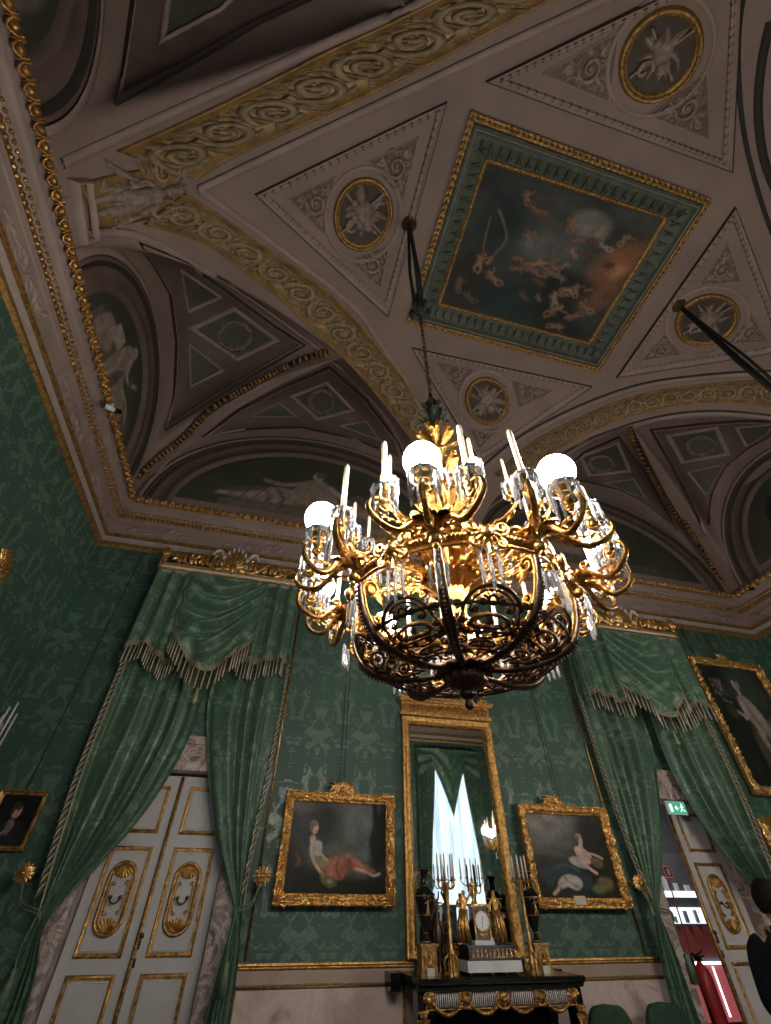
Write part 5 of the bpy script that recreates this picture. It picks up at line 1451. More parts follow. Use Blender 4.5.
def vase(x, side):
    t = thing('vase', 'tall black two-handled vase with gilt bands, at the %s end of the mantel shelf' % side, 'vase', (x, 5.5, TOPZ+.205), 'black mantel vases'); z = TOPZ+.205
    m = MB(); m.lathe([(.045, 0), (.045, .015), (.022, .03), (.018, .06), (.034, .10), (.070, .20), (.092, .30), (.094, .345), (.074, .385), (.038, .41), (.030, .46), (.034, .51), (.058, .535), (.062, .545), (.04, .54), (.02, .5)], 24, (x, 5.5, z)); m.build('body', BLACKM, t)
    for r, zz in ((.047, .012), (.022, .07), (.072, .195), (.096, .335), (.036, .41), (.062, .54)):
        m = MB(); m.tube([(x+r*cos(a), 5.5+r*sin(a), z+zz) for a in [2*pi*i/24 for i in range(25)]], .004, 5, cap=False); m.build('gilt_band', OLDGOLD, t)
    m = MB(xf=lambda u, v, h: V((x+u, 5.5-.09-h, z+.27+v)))
    otube(m, [(-.012, -.07), (-.006, -.03), (0, .01)], .007, 5, 0); otube(m, [(.014, -.07), (.008, -.03), (0, .01)], .007, 5, 0); otube(m, [(0, .0), (.004, .035)], .009, 6, 0); oball(m, .004, .052, .009, 0, .008, 7); otube(m, [(.0, .03), (.03, .02), (.035, .045)], .004, 5, 0); otube(m, [(0, .03), (-.025, .01)], .004, 5, 0)
    m.build('gilt_relief', OLDGOLD, t)
    for sg in (-1, 1):
        m = MB(); m.tube(catmull([(x+sg*.075, 5.5, z+.36), (x+sg*.105, 5.5, z+.42), (x+sg*.085, 5.5, z+.49), (x+sg*.045, 5.5, z+.52)], 5), .007, 6); m.build('handle', OLDGOLD, t)
for x, sd in ((1.79, 'left'), (2.95, 'right')): pedestal(x, sd); vase(x, sd)

# --- candelabra
def candelabrum(x, side):
    y = 5.33
    t = thing('candelabrum', 'tall gilt column candelabrum with five white candles on the %s of the mantel clock' % side, 'candelabrum', (x, y, TOPZ), 'mantel candelabra')
    m = MB(); z = TOPZ+.001
    m.lathe([(.055, 0), (.055, .02), (.04, .03), (.035, .05), (.045, .08), (.03, .10), (.026, .13), (.03, .15), (.018, .17), (.016, .5), (.018, .58), (.028, .60), (.020, .62), (.03, .64)], 18, (x, y, z))
    for k in range(3):
        a = k*2*pi/3+.4; m.tube([(x+.03*cos(a), y+.03*sin(a), z+.14), (x+.07*cos(a), y+.07*sin(a), z+.10), (x+.06*cos(a), y+.06*sin(a), z+.02), (x+.08*cos(a), y+.08*sin(a), z+.0)], [.010, .014, .012, .012], 7)
    m.build('column', OLDGOLD, t)
    for k in range(5):
        a = 2*pi*k/5+.5; R = .082
        m = MB(); m.tube(catmull([(x, y, z+.62), (x+.045*cos(a), y+.045*sin(a), z+.59), (x+R*cos(a), y+R*sin(a), z+.61), (x+R*cos(a), y+R*sin(a), z+.65)], 5), .007, 6)
        m.lathe([(.006, 0), (.022, .01), (.024, .016), (.010, .02), (.012, .04)], 12, (x+R*cos(a), y+R*sin(a), z+.645)); br = m.build('branch', OLDGOLD, t)
        m = MB(); m.lathe([(.001, 0), (.0095, 0), (.009, .17), (.002, .19)], 9, (x+R*cos(a), y+R*sin(a), z+.68)); m.build('candle', IVORY, br)
candelabrum(1.97, 'left'); candelabrum(2.78, 'right')
def bronze_figure(name, label, x, y, z, H, mat, grp, lean=0, arm=1, cat='figurine'):
    t = thing(name, label, cat, (x, y, z), grp); s = H/1.7
    bm_ = bpy.data.meshes.new('body'); J = [(0, 0, .95), (0, 0, 1.15), (0, 0, 1.38), (0, -.01, 1.48), (0, -.02, 1.58), (0, -.02, 1.68), (.10, 0, .90), (.11, -.04, .50), (.12, 0, .08), (.12, -.10, .03), (-.10, 0, .90), (-.12, .02, .50), (-.12, .05, .08), (-.12, -.05, .03),
        (.18, 0, 1.36), (.28*arm, -.05, 1.50 if arm > 0 else 1.12), (.34*arm, -.10, 1.74 if arm > 0 else .95), (-.18, 0, 1.36), (-.25, -.06, 1.12), (-.12, -.18, 1.10)]
    J[15] = (.28, -.05, 1.50 if arm > 0 else 1.12); J[16] = (.32, -.10, 1.74 if arm > 0 else .95)
    E2 = [(0, 1), (1, 2), (2, 3), (3, 4), (4, 5), (0, 6), (6, 7), (7, 8), (8, 9), (0, 10), (10, 11), (11, 12), (12, 13), (2, 14), (14, 15), (15, 16), (2, 17), (17, 18), (18, 19)]
    Rr = [.14, .11, .15, .055, .10, .08, .10, .07, .045, .04, .10, .07, .045, .04, .06, .045, .035, .06, .045, .035]
    bm_.from_pydata([(x+(a*(-1 if lean < 0 else 1)+lean*c*.12)*s, y+b*s, z+c*s) for a, b, c in J], E2, []); o = bpy.data.objects.new('body', bm_); COL.objects.link(o)
    md = o.modifiers.new('s', 'SKIN'); 
    sv = bm_.skin_vertices[0].data
    for i, r in enumerate(Rr): sv[i].radius = (r*s, r*s)
    sv[0].use_root = True
    o.modifiers.new('u', 'SUBSURF').levels = 1; o.modifiers['u'].render_levels = 1
    bm_.materials.append(mat); attach(o, t)
    d = MB()
    for k in range(9):
        a = k*2*pi/9; d.tube([(x+lean*.12*s*1.1+.13*s*cos(a), y+.11*s*sin(a), z+1.05*s), (x+.20*s*cos(a), y+.17*s*sin(a), z+.6*s), (x+.25*s*cos(a+.2), y+.2*s*sin(a+.2), z+.08*s)], [.05*s, .07*s, .06*s], 6)
    d.build('drapery', mat, t)
    return t
# --- clock group
cx = 2.42; y = 5.48
t = thing('clock_stand', 'white marble box on small gilt feet at the centre of the mantel shelf', 'stand', (cx-.04, 5.4, TOPZ))
m = MB(); m.box(cx-.31, cx+.23, 5.30, 5.66, TOPZ+.022, TOPZ+.095); m.build('marble_box', simple('white_marble', (.62, .60, .57), (.5, .48, .46), .25), t, smooth=False)
for dx in (-.27, -.06, .08, .19):
    for dy in (5.33, 5.63): m = MB(); m.ball((cx+dx, dy, TOPZ+.012), .012, 8, 6); m.build('foot', OLDGOLD, t)
t = thing('clock_plinth', 'black plinth with a frieze of small gilt figures beneath the mantel clock', 'plinth', (cx, y, TOPZ+.095))
m = MB(); m.box(cx-.26, cx+.22, 5.36, 5.62, TOPZ+.095, TOPZ+.185); m.box(cx-.28, cx+.24, 5.34, 5.64, TOPZ+.18, TOPZ+.195); m.box(cx-.28, cx+.24, 5.34, 5.64, TOPZ+.095, TOPZ+.108); m.build('block', BLACKM, t, smooth=False)
g = MB(xf=lambda u, v, h: V((cx+u, 5.358-h, TOPZ+.145+v*.85)))
rr = random.Random(4)
for k in range(11):
    x = -.225+.043*k
    otube(g, [(x-.008, -.04), (x-.003, -.01), (x, .02)], .007, 5, .003); otube(g, [(x+.012, -.04), (x+.006, -.01), (x, .02)], .006, 5, .003); oball(g, x, .034, .009, .004, .012, 7)
    otube(g, [(x, .018), (x+.018*rr.choice((-1, 1)), .012+.015*rr.random()), (x+.02*rr.choice((-1, 1)), .03)], .004, 5, .004)
g.build('gilt_relief', GOLD, t)
ZB2 = TOPZ+.195
t = thing('mantel_clock', 'gilt mantel clock with a round white enamel dial between two gilt figures', 'clock', (cx+.03, y, ZB2)); kx = cx-.065
m = MB(); m.box(kx-.10, kx+.10, 5.42, 5.58, ZB2, ZB2+.03); m.build('white_base', MATS['white_marble'], t, smooth=False)
m = MB(); m.box(kx-.085, kx+.085, 5.44, 5.56, ZB2+.03, ZB2+.27)
m.build('case', BLACKM, t, smooth=False)
m = MB(); m.box(kx-.10, kx+.10, 5.425, 5.575, ZB2+.27, ZB2+.29); m.build('gilt_cornice', GOLD, t, smooth=False)
for sg in (-1, 1):
    m = MB(); m.lathe([(.014, 0), (.014, .012), (.009, .02), (.009, .21), (.015, .225), (.015, .24)], 10, (kx+sg*.078, 5.435, ZB2+.03)); m.build('gilt_column', GOLD, t)
m = MB(xf=lambda u, v, h: V((kx+u, 5.44-h, ZB2+.075+v)))
oshell(m, 0, .03, -pi/2, .055, 0, .015, 7, 2.4)
for sg in (-1, 1): otube(m, spiral(sg*.035, 0, .02, .005, 1.2, pi/2, sg, 10), .004, 5, .004)
m.build('gilt_mount', GOLD, t)
m = MB(xf=lambda u, v, h: V((kx+u, 5.44-h, ZB2+.165+v)))
m2 = m
otube(m, [(.078*cos(a), .078*sin(a)) for a in [2*pi*i/32 for i in range(33)]], .008, 6, .012)
m.build('bezel', OLDGOLD, t)
d = MB(xf=lambda u, v, h: V((kx+u, 5.43-h, ZB2+.165+v))); d.grid([[(r*cos(a), r*sin(a), 0) for a in [2*pi*i/32 for i in range(33)]] for r in (.001, .072)]); dl = d.build('dial', simple('white_enamel', (.80, .79, .76), (.76, .75, .72), .3), t)
h = MB(xf=lambda u, v, h: V((kx+u, 5.427-h, ZB2+.165+v)))
for k in range(12):
    a = k*pi/6; otube(h, [(.056*sin(a), .056*cos(a)), (.066*sin(a), .066*cos(a))], .0024, 4, 0)
h.build('hour_marks', BLACK, dl)
for a, L, w_ in ((.1, .036, .0026), (3.3, .052, .0018)):
    h = MB(xf=lambda u, v, h_: V((kx+u, 5.424-h_, ZB2+.165+v))); otube(h, [(0, 0), (L*sin(a), L*cos(a))], w_, 4, 0); h.build('clock_hand', BLACK, dl)
bronze_figure('gilt_figurine', 'gilt winged figure leaning on the left side of the mantel clock', kx-.185, 5.48, ZB2, .40, GOLD, 'gilt figures beside the clock', .6, 1)
bronze_figure('gilt_figurine', 'gilt draped figure standing on the right side of the mantel clock', kx+.20, 5.48, ZB2, .40, GOLD, 'gilt figures beside the clock', -.6, -1)
# candelabrum behind the clock
t = thing('clock_candelabrum', 'small gilt five-light candelabrum rising just above the mantel clock', 'candelabrum', (kx-.03, 5.52, ZB2+.325)); z = ZB2+.29; x = kx-.03
m = MB(); m.lathe([(.035, 0), (.03, .01), (.015, .025), (.03, .06), (.035, .09), (.02, .12), (.025, .15), (.012, .17), (.02, .19)], 16, (x, 5.52, z)); whorl_pts = None
for k in range(6): a = k*pi/3; m.tube([(x+.02*cos(a), 5.52+.02*sin(a), z+.06), (x+.05*cos(a), 5.52+.05*sin(a), z+.10), (x+.035*cos(a), 5.52+.035*sin(a), z+.13)], .007, 5)
m.build('stem', GOLD, t)
for k in range(5):
    dx = -.12+.06*k
    m = MB(); m.tube(catmull([(x, 5.52, z+.17), (x+dx*.6, 5.52-.02, z+.14), (x+dx, 5.52-.01*(k % 2), z+.17), (x+dx, 5.52-.01*(k % 2), z+.19)], 5), .005, 5)
    m.lathe([(.005, 0), (.017, .008), (.008, .012), (.009, .025)], 10, (x+dx, 5.52-.01*(k % 2), z+.19)); b_ = m.build('branch', GOLD, t)
    m = MB(); m.lathe([(.001, 0), (.0075, 0), (.007, .13), (.002, .15)], 8, (x+dx, 5.52-.01*(k % 2), z+.215)); m.build('candle', IVORY, b_)
bronze_figure('dark_figurine', 'slender dark bronze figure standing between the left vase and the clock', 2.07, 5.78, TOPZ, .42, BRONZE, None, .2, 1)
t = thing('dark_ewer', 'dark bronze ewer with a slim handle beside the left vase', 'ewer', (1.98, 5.62, TOPZ+.035))
m = MB(); m.lathe([(.03, 0), (.03, .015), (.012, .04), (.02, .10), (.045, .20), (.05, .28), (.03, .34), (.014, .38), (.012, .46), (.024, .50), (.01, .5)], 18, (1.985, 5.70, TOPZ+.0)); m.build('body', BRONZE, t)
m = MB(); m.tube(catmull([(2.03, 5.70, TOPZ+.26), (2.07, 5.70, TOPZ+.36), (2.05, 5.70, TOPZ+.48), (2.0, 5.70, TOPZ+.49)], 5), .006, 6); m.build('handle', BRONZE, t)
t.location.z = TOPZ; 
for c in t.children: c.location.z = -TOPZ
# ================================================================ CHANDELIERS
CHX, CHY = .74, 1.60
GLOBE = emis('lit_opal_glass', (1.0, .93, .84), 138.0)
ch = thing('chandelier', 'gilt bronze and crystal chandelier with eight lit globes, the one hanging fully in view', 'chandelier', (CHX, CHY, 2.17), 'large chandeliers')
Z0 = 2.17
def place(o, parent, rot=0.0):
    o.parent = parent
    o.location = (0, 0, -Z0) if parent is ch else (0, 0, 0)
    o.rotation_euler = (0, 0, rot); return o
def cyl(r, a, z): return V((r*cos(a), r*sin(a), z))
# --- finial and hub
m = MB()
m.flute([(.001, 2.170), (.012, 2.176), (.018, 2.19), (.010, 2.205), (.016, 2.212), (.030, 2.222), (.034, 2.235), (.020, 2.247), (.018, 2.255)], 24, 8, .10)
m.flute([(.018, 2.245), (.05, 2.252), (.080, 2.272), (.086, 2.295), (.068, 2.315), (.040, 2.325)], 40, 12, .07)
m.lathe([(.04, 2.32), (.085, 2.312), (.115, 2.318), (.12, 2.33), (.10, 2.338), (.03, 2.338)], 32)
for k in range(16): m.ball(cyl(.117, k*pi/8, 2.318), .010, 6, 4)
place(m.build('finial', BRONZE), ch)
# --- pierced bowl
BP = catmull([(.085, 2.325), (.18, 2.318), (.28, 2.325), (.36, 2.348), (.42, 2.385), (.452, 2.430), (.458, 2.475)], 8)
BL = [0]
for p, q in zip(BP, BP[1:]): BL.append(BL[-1]+hypot(p[0]-q[0], p[1]-q[1]))
def bowl_pt(a, s, h):
    s = max(0, min(BL[-1]-1e-6, s)); i = max(j for j in range(len(BL)) if BL[j] <= s); i = min(i, len(BP)-2)
    t = (s-BL[i])/(BL[i+1]-BL[i]); r = BP[i][0]+(BP[i+1][0]-BP[i][0])*t; z = BP[i][1]+(BP[i+1][1]-BP[i][1])*t
    dr, dz = BP[i+1][0]-BP[i][0], BP[i+1][1]-BP[i][1]; l = hypot(dr, dz)
    return V(((r+h*dz/l)*cos(a), (r+h*dz/l)*sin(a), z-h*dr/l))
def sector_filigree(mb, hoff, k):
    # local: u is metres across at radius r, v metres up the bowl
    def xf(u, v, h):
        s = v; i = 0
        r = None
        for j in range(len(BL)-1):
            if BL[j] <= s: i = j
        r = BP[i][0]; return bowl_pt(u/max(.10, r), s, h+hoff)
    mb.xf = xf; T = .0065*k
    R = lambda cx, cy, rx, ry, n=26: [(cx+rx*cos(2*pi*i/n), cy+ry*sin(2*pi*i/n)) for i in range(n+1)]
    vs = BL[-1]/.54
    _x = mb.xf; mb.xf = lambda u, v, h: _x(u, v*vs, h)
    otube(mb, R(0, .34, .070, .034), T*1.2, 5); otube(mb, R(0, .205, .046, .022), T, 5)
    otube(mb, [(.105*cos(t), .40+.105*sin(t)) for t in [pi*i/20 for i in range(21)]], T*1.3, 5)
    otube(mb, [(.082*cos(t), .40+.082*sin(t)) for t in [pi*i/20 for i in range(21)]], T*.7, 4)
    for sg in (-1, 1):
        for cx_, cy_, r_, a_, d_ in ((.085, .235, .026, pi/2, 1), (.05, .15, .024, 0, -1), (.125, .285, .024, -pi/2, 1), (.150, .36, .024, pi/2, -1), (.035, .435, .024, pi/2, 1), (.062, .40, .016, 0, -1), (.13, .43, .022, -pi/2, -1), (.10, .355, .018, pi, 1), (.155, .44, .014, 0, 1), (.028, .275, .016, pi/2, -1), (.07, .285, .016, -pi/2, 1), (.165, .30, .014, 0, 1), (.10, .19, .018, pi, -1)):
            otube(mb, spiral(sg*cx_, cy_, r_, .004, 1.35, a_ if sg > 0 else pi-a_, d_*sg, 11), T*.85, 4)
        otube(mb, catmull([(sg*.02, .12), (sg*.07, .19), (sg*.11, .26), (sg*.145, .33), (sg*.17, .41)], 4), T, 4)
        otube(mb, catmull([(sg*.0, .245), (sg*.04, .26), (sg*.09, .30), (sg*.11, .35), (sg*.10, .40)], 4), T*.8, 4)
        for q in range(5): oleaf(mb, sg*(.05+.025*q), .30+.02*(q % 2), (1.2 if sg > 0 else 1.9)+.3*q*sg, .035, .009, 0, .006, sg)
    otube(mb, catmull([(0, .10), (0, .14), (0, .18)], 3), T, 4)
    otube(mb, R(0, .44, .016, .020, 12), T, 4); oball(mb, 0, .52, .014, 0, .012); oball(mb, 0, .205, .012, 0, .01)
    for q in range(8): oleaf(mb, 0, .34, 2*pi*q/8, .022, .006, 0, .006)
    mb.xf = None
base = MB(); sector_filigree(base, 0, 1.0)
bm1 = MB(); inner = MB(); si = MB(); sector_filigree(si, -.012, .75)
for k in range(8):
    a = radians(-120+22.5+45*k); c, s = cos(a), sin(a)
    bm1.add([(x*c-y*s, x*s+y*c, z) for x, y, z in base.v], base.f)
    inner.add([(x*c-y*s, x*s+y*c, z) for x, y, z in si.v], si.f)
for s_, r in ((.02, .008), (.13, .005), (.24, .005), (.36, .007)):
    bm1.tube([bowl_pt(2*pi*i/96, s_, 0) for i in range(97)], r, 6, cap=False)
place(bm1.build('pierced_bowl', BRONZE), ch)
place(inner.build('bowl_lining', ORMOLU), ch)
# --- ribs
for k in range(8):
    a = radians(-120+45*k); m = MB()
    P = catmull([(.07, 0, 2.318), (.20, 0, 2.308), (.32, 0, 2.322), (.41, 0, 2.362), (.465, 0, 2.43), (.495, 0, 2.53), (.50, 0, 2.64)], 6)
    m.tube(P, [.010+.004*sin(pi*i/(len(P)-1)) for i in range(len(P))], 8, flat=1.5, up=(0, 1, 0))
    for i in range(0, len(P)-1, 1):
        q = V(P[i])+(V(P[i+1])-V(P[i]))*.5; m.ball(q+V((.012, 0, -.012)), .0065, 5, 3)
    o = place(m.build('rib', BRONZE), ch, a)
    g = MB(xf=lambda u, v, h: V((u, h, v)))
    for off in (-.009, .009):
        otube(g, [(x-.012, z+.014) for x, y, z in P[10:]], .007, 5, off)
    otube(g, spiral(.448, 2.575, .040, .010, 1.4, 0, 1, 20), [.011*(1-.4*i/20) for i in range(21)], 6, 0, 1.6)
    otube(g, spiral(.415, 2.44, .026, .008, 1.3, pi, -1, 14), .008, 5, 0, 1.5)
    for q in range(5): oleaf(g, .47, 2.55, pi/2+.3*q, .10, .022, -.01, .02, .8)
    place(g.build('gilt_volute', ORMOLU), o)
# --- hoop with medallions
m = MB()
hd = MB()
for k in range(8):
    a0, a1 = radians(-120+45*k), radians(-120+45*(k+1)); am = (a0+a1)/2
    pts = [cyl(.505-.035*sin(pi*t/12), a0+(a1-a0)*t/12, 2.625+.03*sin(pi*t/12)) for t in range(13)]
    m.tube(pts, .014, 6, flat=1.5, up=(0, 0, 1)); m.tube([p+V((0, 0, .034)) for p in pts], .007, 5); m.tube([p-V((0, 0, .034)) for p in pts], .007, 5)
    for t in range(25):
        p = cyl(.515-.035*sin(pi*t/24), a0+(a1-a0)*t/24, 2.625+.03*sin(pi*t/24)); m.ball(p, .013, 6, 4)
    c = cyl(.475, am, 2.655); e1 = V((-sin(am), cos(am), 0)); e2 = V((0, 0, 1)); e3 = V((cos(am), sin(am), 0))
    m.xf = lambda u, v, h: c+e1*u+e2*v+e3*(h+.01)
    oball(m, 0, 0, .030, .01, .025, 10)
    for q in range(10): oleaf(m, 0, 0, 2*pi*q/10, .062, .018, 0, .018)
    for sg in (-1, 1):
        otube(m, spiral(sg*.06, .03, .035, .008, 1.4, -pi/2, sg, 16), [.010]*17, 6, .0, 1.4)
        otube(m, spiral(sg*.05, -.045, .025, .006, 1.3, pi/2, -sg, 12), [.008]*13, 6, .0, 1.4)
        for q in range(3): oleaf(m, sg*(.09+.05*q), .02, (0 if sg > 0 else pi)+sg*.9, .08, .02, 0, .02, -sg*.8)
    otube(m, catmull([(0, -.03), (0, -.07), (.0, -.09)], 3), .007, 5, 0)
    m.xf = None
place(m.build('hoop', ORMOLU), ch)
# --- column with foliage tiers
m = MB()
m.flute([(.0, 2.40), (.035, 2.41), (.055, 2.44), (.04, 2.47), (.032, 2.50), (.045, 2.54), (.038, 2.58), (.05, 2.66), (.075, 2.72), (.05, 2.76), (.042, 2.85), (.075, 2.93), (.085, 2.97), (.045, 3.02), (.038, 3.12), (.062, 3.20), (.066, 3.24), (.036, 3.29), (.032, 3.42), (.05, 3.50), (.052, 3.54), (.030, 3.59), (.028, 3.72), (.045, 3.79), (.045, 3.84), (.026, 3.88), (.024, 3.97), (.038, 4.02), (.03, 4.06)], 32, 8, .10)
def whorl(mb, z, n, r0, L, W, up, a0=0):
    for k in range(n):
        a = 2*pi*k/n+a0; e3 = V((cos(a), sin(a), 0)); e1 = V((-sin(a), cos(a), 0))
        mb.xf = lambda u, v, h: cyl(r0, a, z)+e3*u+V((0, 0, v))+e1*h
        rows = []
        for i in range(8):
            t = i/7; x = L*sin(t*pi*.62)*.9; zz = up*(t-.9*max(0, t-.6)**1.3*2); w = W*sin(pi*min(1, t*.9+.1))**.7
            rows.append([(x+abs(q)*.01, zz-abs(q)*.008, q*w) for q in (-1, -.5, 0, .5, 1)])
        mb.grid(rows)
        otube(mb, [(L*.85*sin(t*.62*pi/7), up*(t/7-.9*max(0, t/7-.6)**1.3*2)) for t in range(8)], .006, 5, 0)
    mb.xf = None
for z, n, r0, L, W, up in ((2.50, 8, .035, .07, .022, .07), (2.70, 10, .05, .11, .028, .10), (2.80, 8, .05, .10, .03, .10), (2.93, 12, .06, .13, .03, .12), (3.02, 8, .045, .09, .024, .09), (3.18, 10, .05, .13, .034, .12), (3.30, 8, .04, .11, .03, .12), (3.48, 8, .045, .12, .032, .12), (3.60, 8, .035, .09, .028, .11), (3.78, 8, .04, .11, .03, .11), (3.90, 8, .03, .08, .024, .10)):
    whorl(m, z, n, r0, L, W, up, z*3)
for k in range(12):
    a = k*pi/6; m.ball(cyl(.09, a, 2.97), .016, 6, 4); m.ball(cyl(.07, a, 3.23), .012, 6, 4)
place(m.build('gilt_column', ORMOLU), ch)
m = MB(); m.flute([(.02, 4.05), (.055, 4.09), (.07, 4.14), (.05, 4.20), (.035, 4.24), (.05, 4.28), (.03, 4.33), (.015, 4.37), (.012, 4.42)], 24, 6, .12)
whorl(m, 4.08, 7, .04, .07, .022, .08); whorl(m, 4.24, 6, .03, .045, .018, .06)
place(m.build('leafy_canopy', simple('verdigris_bronze', (.03, .038, .026), (.012, .016, .01), .4, metal=.5, scale=20)), ch)
# --- crystal
def prism(mb, p, L, w=.0075):
    rows = []
    for z, k in ((0, .3), (-.008, .75), (-L*.25, 1), (-L*.8, .95), (-L*.94, .6), (-L, .05)):
        rows.append([p+V((w*k*cos(pi/3*i+.3), w*k*.8*sin(pi/3*i+.3), z)) for i in range(6)])
    mb.grid(rows, closed_u=True)
def bobeche(mb, c, r=.048):
    mb.lathe([(.012, .002), (.03, -.004), (r, .004), (r+.004, .012), (r, .014), (.03, .004), (.012, .008)], 20, c)
    for i in range(10): mb.ball((c[0]+r*cos(2*pi*i/10), c[1]+r*sin(2*pi*i/10), c[2]+.012), .008, 6, 4)
rest = MB()
# --- arms: one centre branch with the globe, two side branches with candles
GR, GZ, DA = .70, 2.865, radians(13.5)
def arm_mesh():
    m = MB()
    node = V((.505, 0, 2.64))
    for q in range(9):
        a = 2*pi*q/9; m.xf = lambda u, v, h: node+V((.012+h*1.0, u, v)); oleaf(m, 0, 0, a, .055, .018, 0, .02)
    m.xf = None; m.ball(node+V((.02, 0, -.03)), .026, 10, 7); m.ball(node+V((.025, 0, -.062)), .014, 8, 5)
    m.tube(catmull([(.50, 0, 2.60), (.50, 0, 2.66), (.49, 0, 2.71), (.52, 0, 2.74)], 4), .013, 6)
    # acanthus sheath lying over the branch root
    for da, w in ((0, 1), (-.5, .8), (.5, .8)):
        d = V((cos(da), sin(da), 0)); e = V((-sin(da), cos(da), 0))
        rows = []
        for i in range(9):
            t = i/8; c = V((.50, 0, 2.645))+d*(.14*t)+V((0, 0, .045*sin(pi*t*.8))); ww = .030*sin(pi*min(1, .15+t*.85))**.6*(1-.25*abs(sin(4*pi*t)))
            rows.append([c+e*(q*ww)+V((0, 0, -abs(q)*.016+.006)) for q in (-1, -.5, 0, .5, 1)])
        m.grid(rows)
    return m
def branch(m, ang, R, zc, depth=.05):
    """S-scroll from the node out and up to the socket at radius R, angle ang"""
    P0 = V((.515, 0, 2.645)); E = cyl(R, ang, zc)
    d = E-P0; d.z = 0; L = d.length; d.normalize(); e = V((-d.y, d.x, 0))
    m.xf = lambda u, v, h: P0+d*u+V((0, 0, v))+e*h
    pts = catmull([(0, 0), (L*.22, .035), (L*.45, .015), (L*.75, -depth), (L*1.08, -depth*.75), (L*1.28, .005), (L*1.25, .055), (L*1.05, .075), (L*.93, .045), (L*.99, .018), (L*1.10, .03)], 5)
    n = len(pts); otube(m, pts, [.0125*(1-.45*i/n) for i in range(n)], 7, 0, 1.25)
    for i in range(12, n-14, 2): oball(m, pts[i][0], pts[i][1]-.010, .0055, 0, .006, 5)
    otube(m, spiral(L*.40, .055, .028, .006, 1.3, -pi/2, -1, 14), [.008]*15, 5, 0, 1.3)
    oball(m, L*1.05, .042, .013, -.006, .016); oball(m, L*.40, .055, .010, -.005, .014)
    for q in range(4): oleaf(m, L*(.30+.14*q), -.01-.012*q, -.5-.2*q, .055, .014, -.006, .014, .8); oleaf(m, L*(.5+.13*q), -.02, .9, .045, .012, -.006, .012, -.6)
    m.xf = None
    top = V((E.x, E.y, 2.68))
    m.lathe([(.006, 0), (.014, .006), (.009, .014), (.018, .024), (.022, .034), (.012, .040), (.010, .048), (.024, .060), (.026, .066), (.012, .07)], 14, tuple(top-V((0, 0, .005))))
    return V((E.x, E.y, zc))
am = arm_mesh(); SOC = []
g0 = branch(am, 0, GR, 2.752, .06); c1 = branch(am, -DA, .685, 2.752); c2 = branch(am, DA, .685, 2.752)
am.lathe([(.012, 0), (.03, .01), (.034, .022), (.030, .03), (.034, .036), (.028, .045)], 16, (GR, 0, 2.752))
for c in (c1, c2): am.lathe([(.010, 0), (.018, .006), (.013, .02), (.016, .03), (.0135, .035)], 12, tuple(c))
gm_ = MB(); gm_.ball((GR, 0, GZ-.002), .073, 32, 20)
gcap = MB(); gcap.lathe([(.008, .068), (.010, .072), (.006, .085), (.001, .088)], 10, (GR, 0, GZ))
cm1, cm2 = MB(), MB()
for mm_, c in ((cm1, c1), (cm2, c2)): mm_.lathe([(.001, .02), (.0115, .02), (.0115, .30), (.010, .315), (.004, .325), (.001, .332)], 10, tuple(c))
bb = MB(); bobeche(bb, (GR, 0, 2.767), .056); b1 = MB(); bobeche(b1, tuple(c1+V((0, 0, .01)))); b2 = MB(); bobeche(b2, tuple(c2+V((0, 0, .01))))
def drops(c, r, n, L, ph=0): return [(V((c[0]+r*cos(2*pi*i/n+ph), c[1]+r*sin(2*pi*i/n+ph), c[2]+.004)), L*(1 if i % 2 else .86)) for i in range(n)]
DR = drops((GR, 0, 2.767), .056, 10, .125)+drops(tuple(c1+V((0, 0, .01))), .048, 10, .11)+drops(tuple(c2+V((0, 0, .01))), .048, 10, .11)
arm_me = gl_me = None; first = None
drop_me = []
for k in range(8):
    a = radians(-120+45*k)
    if first is None:
        A = am.build('candle_arm', ORMOLU); G_ = gm_.build('lit_globe', GLOBE); GC = gcap.build('globe_cap', ORMOLU)
        K1 = cm1.build('candle', IVORY); K2 = cm2.build('candle', IVORY)
        B_ = [q.build('bobeche', CRYSTAL) for q in (bb, b1, b2)]
        D_ = []
        for p, L in DR: q = MB(); prism(q, p, L); D_.append(q.build('crystal_drop', CRYSTAL, smooth=False))
        first = [A, G_, GC, K1, K2]+B_; objs = first
        dr = D_
    else:
        objs = [o.copy() for o in first]
        for o in objs: COL.objects.link(o)
        dr = []
        if k in (1, 7):
            dr = [o.copy() for o in D_]
            for o in dr: COL.objects.link(o)
    place(objs[0], ch, a)
    for o in objs[1:]+dr: place(o, objs[0])
    if k not in (0, 1, 7):
        M_ = Matrix.Rotation(a, 3, 'Z')
        for p, L in DR: prism(rest, M_ @ p, L)
# --- upper tier: sixteen smaller arms
um = MB()
P = catmull([(.06, 2.82), (.16, 2.80), (.28, 2.84), (.36, 2.90), (.42, 2.89), (.50, 2.91), (.535, 2.95), (.52, 2.99), (.485, 2.99), (.475, 2.965), (.495, 2.955)], 5)
um.xf = lambda u, v, h: V((u, h, v)); n = len(P)
otube(um, P, [.011*(1-.45*i/n) for i in range(n)], 6, 0, 1.25)
otube(um, spiral(.27, 2.88, .035, .008, 1.4, -pi/2, -1, 16), .008, 5, 0, 1.3); otube(um, spiral(.18, 2.765, .03, .007, 1.3, pi/2, 1, 14), .008, 5, 0, 1.3)
for q in range(7): oleaf(um, .12+.05*q, 2.81+.012*q, .9, .075, .02, -.008, .018, -.8); oleaf(um, .14+.05*q, 2.80+.013*q, -.7, .06, .018, -.008, .016, .8)
um.xf = None
um.lathe([(.006, 0), (.014, .01), (.008, .02), (.020, .035), (.024, .05), (.012, .058), (.016, .07), (.011, .075)], 12, (.50, 0, 2.965))
